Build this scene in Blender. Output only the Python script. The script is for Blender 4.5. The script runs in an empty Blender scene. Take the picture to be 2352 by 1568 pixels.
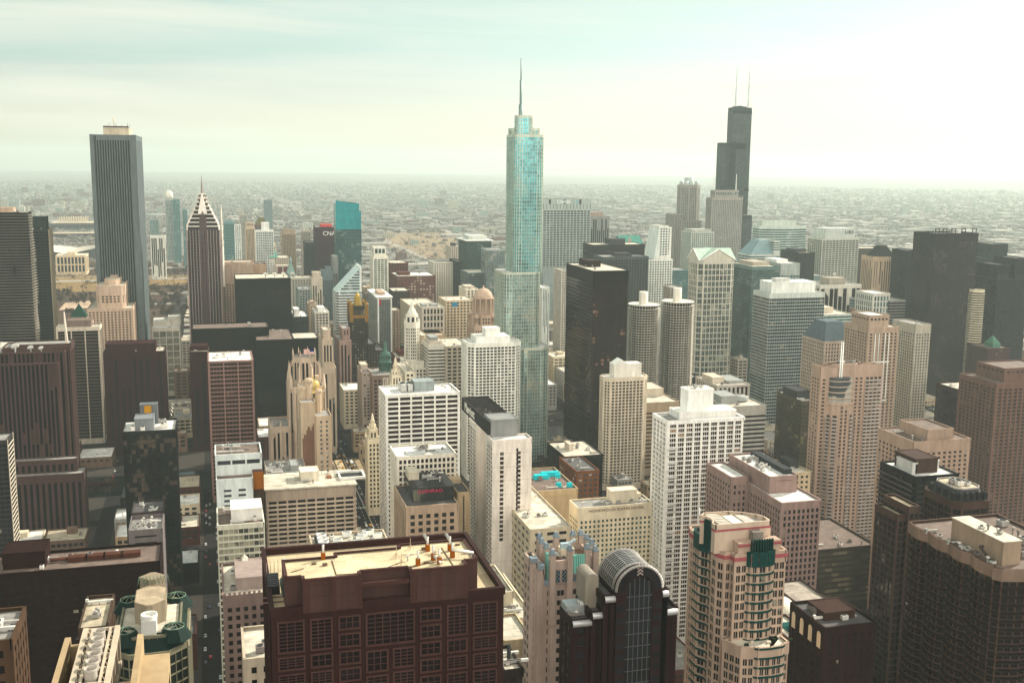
import bpy, math, random
from mathutils import Vector, Matrix
R_ = math.radians
scene = bpy.context.scene
# ------------------------------------------------------------------ camera
EYE = 310.0; FPX = 2500.0; CX, CY = 1176.0, 784.0
YAW, PITCH, ROLL = R_(15.5), R_(9.27), R_(0.58)
f_ = Vector((math.sin(YAW)*math.cos(PITCH), math.cos(YAW)*math.cos(PITCH), -math.sin(PITCH)))
r0 = Vector((math.cos(YAW), -math.sin(YAW), 0)); u0 = r0.cross(f_)
CR = r0*math.cos(ROLL) + u0*math.sin(ROLL); CU = u0*math.cos(ROLL) - r0*math.sin(ROLL); CF = f_
CAMP = Vector((0, 0, EYE))
cam = bpy.data.cameras.new("camera"); camo = bpy.data.objects.new("camera", cam)
scene.collection.objects.link(camo); scene.camera = camo
cam.sensor_width = 36; cam.lens = FPX/2352*36; cam.clip_start = 1; cam.clip_end = 200000
camo.matrix_world = Matrix(((CR.x, CU.x, -CF.x, 0), (CR.y, CU.y, -CF.y, 0), (CR.z, CU.z, -CF.z, EYE), (0, 0, 0, 1)))
# ------------------------------------------------------------------ sky, sun, exposure
SUN_AZ = math.atan2(0.92, 0.42)          # from +Y (grid south) towards +X (grid west)
SUN_EL = R_(33)
world = bpy.data.worlds.new("World"); scene.world = world; world.use_nodes = True
wn, wl = world.node_tree.nodes, world.node_tree.links
bg = wn["Background"]; sky = wn.new("ShaderNodeTexSky"); sky.sky_type = 'NISHITA'
sky.sun_disc = False; sky.sun_elevation = SUN_EL; sky.sun_rotation = SUN_AZ
sky.altitude = 300; sky.air_density = 1.0; sky.dust_density = 0.9; sky.ozone_density = 1.2
def wnode(t, **k):
    n = wn.new(t)
    for a, v in k.items(): setattr(n, a, v)
    return n
sx_ = wnode("ShaderNodeSeparateColor"); wl.new(sky.outputs[0], sx_.inputs[0])
def wmath(op, a, b, c=None):
    n = wnode("ShaderNodeMath", operation=op)
    for i, v in enumerate((a, b, c)):
        if v is None: continue
        if isinstance(v, (int, float)): n.inputs[i].default_value = v
        else: wl.new(v, n.inputs[i])
    return n.outputs[0]
dif = wmath('MAXIMUM', wmath('SUBTRACT', sx_.outputs[2], sx_.outputs[0]), 0.)
tint = wnode("ShaderNodeCombineColor"); wl.new(wmath('MULTIPLY', sx_.outputs[0], 1.06), tint.inputs[0]); wl.new(wmath('MULTIPLY_ADD', dif, .25, sx_.outputs[1]), tint.inputs[1]); wl.new(wmath('MULTIPLY_ADD', dif, -.30, wmath('MULTIPLY', sx_.outputs[2], 1.0)), tint.inputs[2])
tc = wnode("ShaderNodeTexCoord"); mp = wnode("ShaderNodeMapping"); mp.inputs['Scale'].default_value = (1.3, 1.0, 15); mp.inputs['Rotation'].default_value = (R_(2), R_(-2.5), 0)
wl.new(tc.outputs['Generated'], mp.inputs[0])
nz = wnode("ShaderNodeTexNoise"); nz.inputs['Scale'].default_value = 1.6; nz.inputs['Detail'].default_value = 7; nz.inputs['Roughness'].default_value = .52; nz.inputs['Distortion'].default_value = .5
wl.new(mp.outputs[0], nz.inputs['Vector'])
cr = wnode("ShaderNodeValToRGB"); cr.color_ramp.elements[0].position = .40; cr.color_ramp.elements[1].position = .68
cr.color_ramp.elements[0].color = (0, 0, 0, 1); cr.color_ramp.elements[1].color = (.7, .7, .7, 1)
sp_ = wnode("ShaderNodeSeparateXYZ"); wl.new(tc.outputs['Generated'], sp_.inputs[0])
wl.new(nz.outputs[0], cr.inputs[0])
cl = wnode("ShaderNodeMixRGB"); wl.new(cr.outputs[0], cl.inputs[0]); wl.new(tint.outputs[0], cl.inputs[1]); cl.inputs[2].default_value = (8.0, 7.9, 6.6, 1)
# an unseen cloud bank added behind the viewpoint to brighten shaded north faces
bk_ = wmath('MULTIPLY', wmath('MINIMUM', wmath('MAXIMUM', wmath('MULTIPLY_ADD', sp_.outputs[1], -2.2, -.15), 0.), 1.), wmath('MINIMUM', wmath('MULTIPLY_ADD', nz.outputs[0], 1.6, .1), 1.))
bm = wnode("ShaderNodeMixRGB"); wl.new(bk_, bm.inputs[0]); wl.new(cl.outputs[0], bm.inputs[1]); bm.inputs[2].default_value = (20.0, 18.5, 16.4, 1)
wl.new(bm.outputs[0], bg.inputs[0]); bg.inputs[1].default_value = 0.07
sl = bpy.data.lights.new("sun", 'SUN'); sl.energy = 4.2; sl.angle = R_(0.55); sl.color = (1.0, 0.92, 0.78)
so = bpy.data.objects.new("sun", sl); scene.collection.objects.link(so)
sd_ = Vector((math.sin(SUN_AZ)*math.cos(SUN_EL), math.cos(SUN_AZ)*math.cos(SUN_EL), math.sin(SUN_EL)))
so.rotation_euler = (-sd_).to_track_quat('-Z', 'Y').to_euler(); so.location = (0, 0, 900)
vs = scene.view_settings; vs.view_transform = 'Standard'; vs.look = 'None'; vs.gamma = 1.0; vs.exposure = 0.85
scene.cycles.use_denoising = True; scene.cycles.max_bounces = 5; scene.cycles.volume_bounces = 0
scene.cycles.diffuse_bounces = 3; scene.cycles.glossy_bounces = 3; scene.cycles.transmission_bounces = 2
scene.cycles.caustics_reflective = False; scene.cycles.caustics_refractive = False
scene.cycles.sample_clamp_indirect = 6
HAZE = 6.0e-5
# ------------------------------------------------------------------ pixel rays of the photograph (2352 px wide view)
def ray(x, y): return (CF*FPX + CR*(x-CX) - CU*(y-CY)).normalized()
def at_z(x, y, z): d = ray(x, y); return CAMP + d*((z-EYE)/d.z)
def at_Y(x, y, Y): d = ray(x, y); return CAMP + d*(Y/d.y)
def reach(P, e, x):
    a = CR*FPX - CF*(x-CX); return -a.dot(P-CAMP)/a.dot(e)
EX, EY = Vector((1, 0, 0)), Vector((0, 1, 0))
# ------------------------------------------------------------------ materials
_M = {}
def grade(c):
    L = .3*c[0]+.59*c[1]+.11*c[2]; f = min(1.16, 1+(L-.2)*.8) if L > .2 else .12+.88*L/.2
    return tuple(max(.004, (L+(v-L)*1.3)*f) for v in c)
def M(rgb, rough=.85, metal=0., var=.24, sc=.25):
    k = ('m', rgb, rough, metal, var, sc)
    if k in _M: return _M[k]
    rgb = grade(rgb)
    m = bpy.data.materials.new("surface_%d" % len(_M)); m.use_nodes = True; n, l = m.node_tree.nodes, m.node_tree.links
    p = n["Principled BSDF"]; p.inputs['Roughness'].default_value = rough; p.inputs['Metallic'].default_value = metal; p.inputs['Specular IOR Level'].default_value = .5 if rough < .45 or metal else .08
    t = n.new("ShaderNodeTexCoord"); mp = n.new("ShaderNodeMapping"); mp.inputs['Scale'].default_value = (sc, sc, sc*.22); l.new(t.outputs['Object'], mp.inputs[0])
    a = n.new("ShaderNodeTexNoise"); a.inputs['Scale'].default_value = 1; a.inputs['Detail'].default_value = 6; a.inputs['Roughness'].default_value = .65; l.new(mp.outputs[0], a.inputs['Vector'])
    r = n.new("ShaderNodeMapRange"); r.inputs['From Min'].default_value = .3; r.inputs['From Max'].default_value = .7; r.inputs['To Min'].default_value = 1-var; r.inputs['To Max'].default_value = 1+var*.6
    l.new(a.outputs[0], r.inputs[0])
    m2 = n.new("ShaderNodeMapping"); m2.inputs['Scale'].default_value = (.5, .5, .05); l.new(t.outputs['Object'], m2.inputs[0])                     # rain streaks
    a2 = n.new("ShaderNodeTexNoise"); a2.inputs['Detail'].default_value = 3; a2.inputs['Scale'].default_value = 1; l.new(m2.outputs[0], a2.inputs['Vector'])
    r2 = n.new("ShaderNodeMapRange"); r2.inputs['From Min'].default_value = .35; r2.inputs['From Max'].default_value = .65; r2.inputs['To Min'].default_value = 1-var*.3; r2.inputs['To Max'].default_value = 1+var*.12; l.new(a2.outputs[0], r2.inputs[0])
    mu = n.new("ShaderNodeMath"); mu.operation = 'MULTIPLY'; l.new(r.outputs[0], mu.inputs[0]); l.new(r2.outputs[0], mu.inputs[1])
    x = n.new("ShaderNodeVectorMath"); x.operation = 'SCALE'; x.inputs[0].default_value = rgb; l.new(mu.outputs[0], x.inputs['Scale']); l.new(x.outputs[0], p.inputs['Base Color'])
    _M[k] = m; return m
def RM(rgb, sc=.12, var=.42):                      # flat roof: stains and patches
    k = ('r', rgb, sc, var)
    if k in _M: return _M[k]
    m = bpy.data.materials.new("roofing_%d" % len(_M)); m.use_nodes = True; n, l = m.node_tree.nodes, m.node_tree.links
    p = n["Principled BSDF"]; p.inputs['Roughness'].default_value = .9
    t = n.new("ShaderNodeTexCoord")
    a = n.new("ShaderNodeTexNoise"); a.inputs['Scale'].default_value = sc; a.inputs['Detail'].default_value = 8; a.inputs['Roughness'].default_value = .6; a.inputs['Distortion'].default_value = 1.2; l.new(t.outputs['Object'], a.inputs['Vector'])
    v = n.new("ShaderNodeTexBrick"); v.inputs['Scale'].default_value = .12; v.inputs['Mortar Size'].default_value = .012; v.inputs['Color1'].default_value = (1, 1, 1, 1); v.inputs['Color2'].default_value = (.84, .84, .83, 1); v.inputs['Mortar'].default_value = (.72, .72, .72, 1); l.new(t.outputs['Object'], v.inputs['Vector'])
    r = n.new("ShaderNodeMapRange"); r.inputs['From Min'].default_value = .32; r.inputs['From Max'].default_value = .68; r.inputs['To Min'].default_value = 1-var; r.inputs['To Max'].default_value = 1+var*.5; l.new(a.outputs[0], r.inputs[0])
    x = n.new("ShaderNodeVectorMath"); x.operation = 'SCALE'; x.inputs[0].default_value = rgb; l.new(r.outputs[0], x.inputs['Scale'])
    y = n.new("ShaderNodeVectorMath"); y.operation = 'MULTIPLY'; l.new(x.outputs[0], y.inputs[0]); l.new(v.outputs[0], y.inputs[1]); l.new(y.outputs[0], p.inputs['Base Color'])
    _M[k] = m; return m
def G(dark, light=(.3, .28, .24), frac=.12, rough=.08, metal=0., ior=1.26):   # window glass: some blinds drawn, noise paints reflection patches into the colour
    k = ('g', dark, light, frac, rough, metal)
    if k in _M: return _M[k]
    m = bpy.data.materials.new("glass_%d" % len(_M)); m.use_nodes = True; n, l = m.node_tree.nodes, m.node_tree.links
    p = n["Principled BSDF"]; p.inputs['Roughness'].default_value = rough; p.inputs['Metallic'].default_value = metal; p.inputs['IOR'].default_value = ior
    at = n.new("ShaderNodeAttribute"); at.attribute_name = "tone"; oi = n.new("ShaderNodeObjectInfo")
    ad = n.new("ShaderNodeMath"); ad.operation = 'ADD'; l.new(at.outputs['Fac'], ad.inputs[0]); l.new(oi.outputs['Random'], ad.inputs[1])
    f0 = n.new("ShaderNodeMath"); f0.operation = 'FRACT'; l.new(ad.outputs[0], f0.inputs[0])
    ge = n.new("ShaderNodeNewGeometry"); ns = n.new("ShaderNodeTexNoise"); ns.inputs['Scale'].default_value = .045; ns.inputs['Detail'].default_value = 3; l.new(ge.outputs['Position'], ns.inputs['Vector'])
    n2 = n.new("ShaderNodeMapRange"); n2.inputs['From Min'].default_value = .33; n2.inputs['From Max'].default_value = .67; n2.inputs['To Min'].default_value = -.25; n2.inputs['To Max'].default_value = .52; l.new(ns.outputs[0], n2.inputs[0])
    fm = n.new("ShaderNodeMath"); fm.operation = 'MULTIPLY_ADD'; l.new(f0.outputs[0], fm.inputs[0]); fm.inputs[1].default_value = .48; l.new(n2.outputs[0], fm.inputs[2])
    fr = n.new("ShaderNodeMath"); fr.operation = 'ADD'; fr.use_clamp = True; l.new(fm.outputs[0], fr.inputs[0]); fr.inputs[1].default_value = .06
    r = n.new("ShaderNodeValToRGB"); e = r.color_ramp.elements
    e[0].position = 0; e[0].color = (*[c*.6 for c in dark], 1); e[1].position = 1; e[1].color = (*light, 1)
    a = e.new(max(.02, 1-frac-.03)); a.color = (*[min(1, c*1.5) for c in dark], 1); b = e.new(min(.98, 1-frac+.02)); b.color = (*[(c*.6+d*.4) for c, d in zip(light, dark)], 1)
    l.new(fr.outputs[0], r.inputs[0]); l.new(r.outputs[0], p.inputs['Base Color'])
    _M[k] = m; return m
# ------------------------------------------------------------------ mesh builder
class MB:
    def __init__(s): s.v = []; s.f = []; s.m = []; s.t = []; s.sm = []
    def quad(s, a, b, c, d, m=0, t=0., smooth=False):
        i = len(s.v); s.v += [tuple(a), tuple(b), tuple(c), tuple(d)]; s.f.append((i, i+1, i+2, i+3)); s.m.append(m); s.t.append(t); s.sm.append(smooth)
    def poly(s, pts, m=0, t=0.):
        i = len(s.v); s.v += [tuple(p) for p in pts]; s.f.append(tuple(range(i, i+len(pts)))); s.m.append(m); s.t.append(t); s.sm.append(False)
    def box(s, x0, x1, y0, y1, z0, z1, m=0, t=0., bottom=False):
        i = len(s.v); s.v += [(x0, y0, z0), (x1, y0, z0), (x1, y1, z0), (x0, y1, z0), (x0, y0, z1), (x1, y0, z1), (x1, y1, z1), (x0, y1, z1)]
        fs = [(0, 1, 5, 4), (1, 2, 6, 5), (2, 3, 7, 6), (3, 0, 4, 7), (4, 5, 6, 7)] + ([(3, 2, 1, 0)] if bottom else [])
        for q in fs: s.f.append(tuple(i+k for k in q)); s.m.append(m); s.t.append(t); s.sm.append(False)
    def fbox(s, p, u, n, w0, w1, d0, d1, z0, z1, m=0):
        def P(w, d, z): return (p[0]+u[0]*w+n[0]*d, p[1]+u[1]*w+n[1]*d, z)
        i = len(s.v); s.v += [P(w0, d1, z0), P(w1, d1, z0), P(w1, d0, z0), P(w0, d0, z0), P(w0, d1, z1), P(w1, d1, z1), P(w1, d0, z1), P(w0, d0, z1)]
        for q in ((0, 1, 5, 4), (1, 2, 6, 5), (3, 0, 4, 7), (4, 5, 6, 7), (3, 2, 1, 0)): s.f.append(tuple(i+k for k in q)); s.m.append(m); s.t.append(0); s.sm.append(False)
    def prism(s, pts, z0, z1, m=0, top=True, mt=None):
        n = len(pts)
        for k in range(n):
            a, b = pts[k], pts[(k+1) % n]; s.quad((a[0], a[1], z0), (b[0], b[1], z0), (b[0], b[1], z1), (a[0], a[1], z1), m)
        if top: s.poly([(p[0], p[1], z1) for p in pts], m if mt is None else mt)
    def loft(s, A, za, B, zb, m=0, cap=True):
        n = len(A)
        for k in range(n):
            j = (k+1) % n; s.quad((*A[k], za), (*A[j], za), (*B[j], zb), (*B[k], zb), m)
        if cap: s.poly([(*p, zb) for p in B], m)
    def tube(s, a, b, r, r2=None, n=6, m=0):
        a, b = Vector(a), Vector(b); d = (b-a).normalized(); x = d.orthogonal().normalized(); y = d.cross(x); r2 = r if r2 is None else r2
        i = len(s.v)
        for P, q in ((a, r), (b, r2)):
            for k in range(n):
                g = 2*math.pi*k/n; s.v.append(tuple(P + x*(q*math.cos(g)) + y*(q*math.sin(g))))
        for k in range(n):
            j = (k+1) % n; s.f.append((i+k, i+j, i+n+j, i+n+k)); s.m.append(m); s.t.append(0); s.sm.append(True)
        s.f.append(tuple(i+n+k for k in range(n))); s.m.append(m); s.t.append(0); s.sm.append(False)
    def lathe(s, x, y, prof, n=16, m=0, smooth=True):
        i = len(s.v)
        for r, z in prof:
            for k in range(n): g = 2*math.pi*k/n; s.v.append((x+r*math.cos(g), y+r*math.sin(g), z))
        for j in range(len(prof)-1):
            for k in range(n):
                q = (k+1) % n; s.f.append((i+j*n+k, i+j*n+q, i+(j+1)*n+q, i+(j+1)*n+k)); s.m.append(m); s.t.append(0); s.sm.append(smooth)
        s.f.append(tuple(i+(len(prof)-1)*n+k for k in range(n))); s.m.append(m); s.t.append(0); s.sm.append(False)
    def mesh(s, name, mats, tone=False):
        me = bpy.data.meshes.new(name); me.from_pydata(s.v, [], s.f)
        for m in mats: me.materials.append(m)
        me.polygons.foreach_set("material_index", s.m); me.polygons.foreach_set("use_smooth", s.sm)
        if tone:
            a = me.attributes.new("tone", 'FLOAT', 'FACE'); a.data.foreach_set("value", s.t)
        me.update(); return me
    def build(s, name, mats, parent=None, kind=None, tone=False, loc=None):
        if not s.f: return None
        o = bpy.data.objects.new(name, s.mesh(name, mats if isinstance(mats, (list, tuple)) else [mats], tone)); scene.collection.objects.link(o)
        if parent: o.parent = parent
        if kind: o['kind'] = kind
        if loc is not None: o.location = loc
        return o
def tag(o, label, cat, group=None, kind=None):
    o['label'] = label; o['category'] = cat
    if group: o['group'] = group
    if kind: o['kind'] = kind
    return o
def S(fh=3.6, bw=4., pw=1., sh=1.2, pd=.45, sd=.3, top=1.6, base=6., mull=0, par=1.1, slab=None, win=True):
    return dict(fh=fh, bw=bw, pw=pw, sh=sh, pd=pd, sd=sd, top=top, base=base, mull=mull, par=par, slab=slab, win=win)
PANE = {}
class Bd:                                          # one building: an Empty at its base that parents its parts
    def __init__(s, name, label, X, Y, wall, glass=None, roof=None, span=None, cat='building', group=None, seed=0, rot=0.):
        s.e = bpy.data.objects.new(name, None); scene.collection.objects.link(s.e); s.e.location = (X, Y, 0); s.e.rotation_euler = (0, 0, rot)
        s.rot = rot; s.X, s.Y = X, Y; tag(s.e, label, cat, group); s.wall = wall; s.glass = glass; s.roofm = roof or RM((.42, .39, .33)); s.span = span or wall
        s.w = MB(); s.r = MB(); s.items = []; s.rng = random.Random(seed*7919+int(X*13)+int(Y*7)); s.extra = {}; s.bal = []
    def W(s, x, y): c, q = math.cos(s.rot), math.sin(s.rot); return (s.X+x*c-y*q, s.Y+x*q+y*c)
    def facade(s, p0, p1, z0, z1, st, plain=False):
        dx, dy = p1[0]-p0[0], p1[1]-p0[1]; L = math.hypot(dx, dy)
        if L < .05: return
        u = (dx/L, dy/L); n = (u[1], -u[0])
        wx, wy = s.W((p0[0]+p1[0])/2, (p0[1]+p1[1])/2); c, q = math.cos(s.rot), math.sin(s.rot); nx, ny = n[0]*c-n[1]*q, n[0]*q+n[1]*c
        D = math.hypot(wx, wy); face = -(nx*wx+ny*wy)/D
        zt = z1-st['top']; zb = z0+st['base']; w = s.w
        if st['par'] is not None: w.fbox(p0, u, n, -st['pd']-.06, L, -.35, st['pd']+.06, zt, z1+st['par'], 0)
        if plain or face < -.25 or not st['win']: return
        H = zt-zb
        if H < 1: return
        nf = max(1, round(H/st['fh'])); fh = H/nf; pw = st['pw']; nb = max(1, round((L-pw)/st['bw'])) if L > pw else 0
        if nb == 0: w.fbox(p0, u, n, -st['pd'], L, 0, st['pd'], z0, zt, 0); return
        bw = (L-pw)/nb if pw > 0 else L/nb
        sh, sd, pd = min(st['sh'], fh*.8), st['sd'], st['pd']
        if zb > z0+.1: w.fbox(p0, u, n, -sd, L, 0, sd, z0, zb, 0)
        if pw > 0:
            for i in range(nb+1):
                a = i*bw; w.fbox(p0, u, n, a-(pd if i == 0 else 0), a+pw, 0, pd, zb if zb > z0+.1 else z0, zt, 0)
        if sh > 0:
            for j in range(nf):
                z = zb+j*fh; w.fbox(p0, u, n, -sd if pw <= 0 else 0, L, 0, sd, z, z+sh, 1)
        mu = st['mull']
        if mu and pw >= 0:
            for i in range(nb):
                for k in range(1, mu+1):
                    a = i*bw+pw+(bw-pw)*k/(mu+1); w.fbox(p0, u, n, a-.06, a+.06, 0, sd*.6, zb, zt, 1)
        if st['slab']:                              # projecting balcony slabs with a rail
            dep = st['slab']
            for j in range(1, nf):
                z = zb+j*fh; s.bal.append((p0, u, n, L, dep, z))
        if s.glass is None: return
        ww, hh = bw-pw, fh-sh; g = .04
        for i in range(nb):
            a = i*bw+pw
            for j in range(nf):
                z = zb+j*fh+sh; s.items.append((p0[0]+u[0]*(a+ww/2)+n[0]*g, p0[1]+u[1]*(a+ww/2)+n[1]*g, z+hh/2, u[0], u[1], ww-.02, hh-.02, max(face, 0), D, s.glass))
    def tier(s, pts, z0, z1, st, roof=True, skip=()):
        n = len(pts); s.w.prism(pts, z0, z1, 0, top=False)
        if roof: s.r.poly([(p[0], p[1], z1) for p in pts], 0)
        for k in range(n):
            s.facade(pts[k], pts[(k+1) % n], z0, z1, st, plain=k in skip)
    def rect(s, x0, x1, y0, y1, z0, z1, st, roof=True): s.tier([(x0, y0), (x1, y0), (x1, y1), (x0, y1)], z0, z1, st, roof)
    def part(s, name, mb, mats, **k): return mb.build(name, mats, s.e, **k)
    def pbox(s, name, x0, x1, y0, y1, z0, z1, mat, lip=.0):
        m = MB(); m.box(x0, x1, y0, y1, z0, z1)
        if lip:
            for q in ((x0-.2, x1+.2, y0-.2, y0+.3), (x0-.2, x1+.2, y1-.3, y1+.2), (x0-.2, x0+.3, y0+.3, y1-.3), (x1-.3, x1+.2, y0+.3, y1-.3)): m.box(*q, z1-.6, z1+lip, 0, bottom=True)
        return m.build(name, mat, s.e)
    def units(s, x0, x1, y0, y1, z, n, big=3.):     # air handlers, fans and ducts on a roof
        g = s.rng
        if s.Y < 900: n = int(n*1.7)+1
        for k in range(n):
            a = g.uniform(.5, 1)*big; b = g.uniform(.5, 1.2)*big; h = g.uniform(.4, .8)*big; x = g.uniform(x0+a, max(x0+a+.1, x1-a)); y = g.uniform(y0+b, max(y0+b+.1, y1-b)); m = MB()
            t = g.random(); nm = 'rooftop_unit'
            if t < .6:
                m.box(x-a/2, x+a/2, y-b/2, y+b/2, z+.25, z+h, 0, bottom=True); m.box(x-a*.4, x+a*.4, y-b*.4, y+b*.4, z, z+.25, 1); m.lathe(x, y, [(a*.33, z+h), (a*.33, z+h+.35), (a*.27, z+h+.35), (a*.27, z+h+.1)], 10, 1)
            elif t < .8:
                nm = 'roof_vent'; m.lathe(x, y, [(.35, z), (.35, z+h), (.75, z+h+.2), (.75, z+h+.6), (.2, z+h+.9)], 10, 0)
            else:
                nm = 'duct'; ln = g.uniform(2, 3)*big; m.box(x-ln/2, x+ln/2, y-.4, y+.4, z+.5, z+1.3, 0, bottom=True); m.box(x-ln/2, x-ln/2+.9, y-.5, y+.5, z, z+2.0, 0)
                for q in (-.3, 0, .3): m.box(x+ln*q-.1, x+ln*q+.1, y-.3, y+.3, z, z+.5, 1)
            m.build(nm, [M(g.choice([(.5, .5, .47), (.33, .32, .3), (.62, .6, .56), (.22, .2, .19)]), .7), M((.12, .12, .12), .7)], s.e)
    def done(s, thresh=13.):
        s.part('wall', s.w, [s.wall, s.span])
        for f in s.r.f: q = MB(); q.poly([s.r.v[i] for i in f]); s.part('roof', q, s.roofm)
        k2 = (1088.)**2; sc = []
        for it in s.items: sc.append(it[5]*it[6]*k2/(it[8]**2+1)*it[7])
        order = sorted(range(len(s.items)), key=lambda i: -sc[i]); ind = set(i for i in order[:100] if sc[i] >= thresh)
        MBS = {}; g = s.rng
        for i, it in enumerate(s.items):
            x, y, z, ux, uy, w, h, fc, D = it[:9]; gl = it[9] if len(it) > 9 else s.glass
            if i in ind:
                key = (round(w, 2), round(h, 2), gl.name)
                if key not in PANE:
                    p = MB(); p.quad((-w/2, 0, -h/2), (w/2, 0, -h/2), (w/2, 0, h/2), (-w/2, 0, h/2)); PANE[key] = p.mesh('window', [gl])
                o = bpy.data.objects.new('window', PANE[key]); scene.collection.objects.link(o); o.parent = s.e; o.location = (x, y, z); o.rotation_euler = (g.uniform(-.004, .004), 0, math.atan2(uy, ux)+g.uniform(-.003, .003))
            else:
                mb = MBS.setdefault(gl.name, (MB(), gl))[0]; a, b = w/2, h/2; t1, t2 = g.uniform(-.012, .012), g.uniform(-.012, .012); nx, ny = uy, -ux
                mb.quad((x-ux*a, y-uy*a, z-b), (x+ux*a+nx*t1, y+uy*a+ny*t1, z-b), (x+ux*a+nx*(t1+t2), y+uy*a+ny*(t1+t2), z+b), (x-ux*a+nx*t2, y-uy*a+ny*t2, z+b), 0, g.random())
        for mb, gl in MBS.values(): mb.build('window', [gl], s.e, kind='stuff', tone=True)
        if s.bal:
            ms = []; 
            for p0, u, n, L, dep, z in s.bal:
                wx, wy = s.W(*p0); ms.append(L*1.2*k2/(wx*wx+wy*wy))
            o = sorted(range(len(ms)), key=lambda i: -ms[i]); ind = set(i for i in o[:100] if ms[i] > 13); rest = MB()
            for i, (p0, u, n, L, dep, z) in enumerate(s.bal):
                m = MB() if i in ind else rest; m.fbox(p0, u, n, .2, L-.2, .02, dep, z-.22, z, 0); m.fbox(p0, u, n, .2, L-.2, dep-.08, dep, z+.05, z+1.05, 1)
                if i in ind: m.build('balcony', s.balm, s.e)
            rest.build('balcony', s.balm, s.e, kind='stuff')
        return s
    balm = None
def rrect(x0, x1, y0, y1, r, n=5):
    P = []
    for cx, cy, a0 in ((x1-r, y0+r, -90), (x1-r, y1-r, 0), (x0+r, y1-r, 90), (x0+r, y0+r, 180)):
        for k in range(n+1): a = R_(a0+90*k/n); P.append((cx+r*math.cos(a), cy+r*math.sin(a)))
    return P
def ngon(x, y, r, n, a0=0.): return [(x+r*math.cos(a0+2*math.pi*k/n), y+r*math.sin(a0+2*math.pi*k/n)) for k in range(n)]
def cham(x0, x1, y0, y1, c): return [(x0+c, y0), (x1-c, y0), (x1, y0+c), (x1, y1-c), (x1-c, y1), (x0+c, y1), (x0, y1-c), (x0, y0+c)]
def dish(b, x, y, z, r, mat=None, az=0.6):
    m = MB(); d = Vector((math.sin(az)*.8, math.cos(az)*.8, .6)).normalized(); c = Vector((x, y, z+r*1.25)); q = d.to_track_quat('Z', 'Y')
    pr = [(0.02, 0), (r*.4, r*.06), (r*.75, r*.2), (r, r*.36)]; i0 = len(m.v); N = 14
    for rr, zz in pr:
        for k in range(N): a = 2*math.pi*k/N; m.v.append(tuple(c + q @ Vector((rr*math.cos(a), rr*math.sin(a), zz))))
    for j in range(3):
        for k in range(N): m.f.append((i0+j*N+k, i0+j*N+(k+1) % N, i0+(j+1)*N+(k+1) % N, i0+(j+1)*N+k)); m.m.append(0); m.t.append(0); m.sm.append(True)
    m.tube((x, y, z), tuple(c), .18*r, n=6, m=1); m.tube(tuple(c), tuple(c+d*r*.9), .04*r, n=5, m=1)
    return m.build('satellite_dish', [mat or M((.7, .7, .66), .5), M((.3, .3, .3), .6)], b.e)
def sign(b, text, x, y, z, size, mat, rx=90, rz=0, name='sign', sx=1.):
    c = bpy.data.curves.new(name, 'FONT'); c.body = text; c.size = size; c.align_x = 'CENTER'; c.extrude = .15; c.materials.append(mat)
    t_ = bpy.data.objects.new(name, c); scene.collection.objects.link(t_); me = bpy.data.meshes.new_from_object(t_); bpy.data.objects.remove(t_); o = bpy.data.objects.new(name, me); scene.collection.objects.link(o); o.parent = b.e; o.location = (x, y, z); o.rotation_euler = (R_(rx), 0, R_(rz)); o.scale = (sx, 1, 1); return o
def frame(xl, xf, xr, yf, Y=None, h=None, side=None, depth=None, width=None):
    """the footprint of a grid-aligned building from its top corner nearest the camera: -> x0,x1,y0,y1,h"""
    P = at_Y(xf, yf, Y) if h is None else at_z(xf, yf, h); side = side or ('E' if xf > 478 else 'W')
    if side == 'E':
        w = width or reach(P, EX, xr); d = depth or reach(P, EY, xl); return P.x, P.x+w, P.y, P.y+d, P.z
    w = width or -reach(P, EX, xl); d = depth or reach(P, EY, xr); return P.x-w, P.x, P.y, P.y+d, P.z
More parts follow.
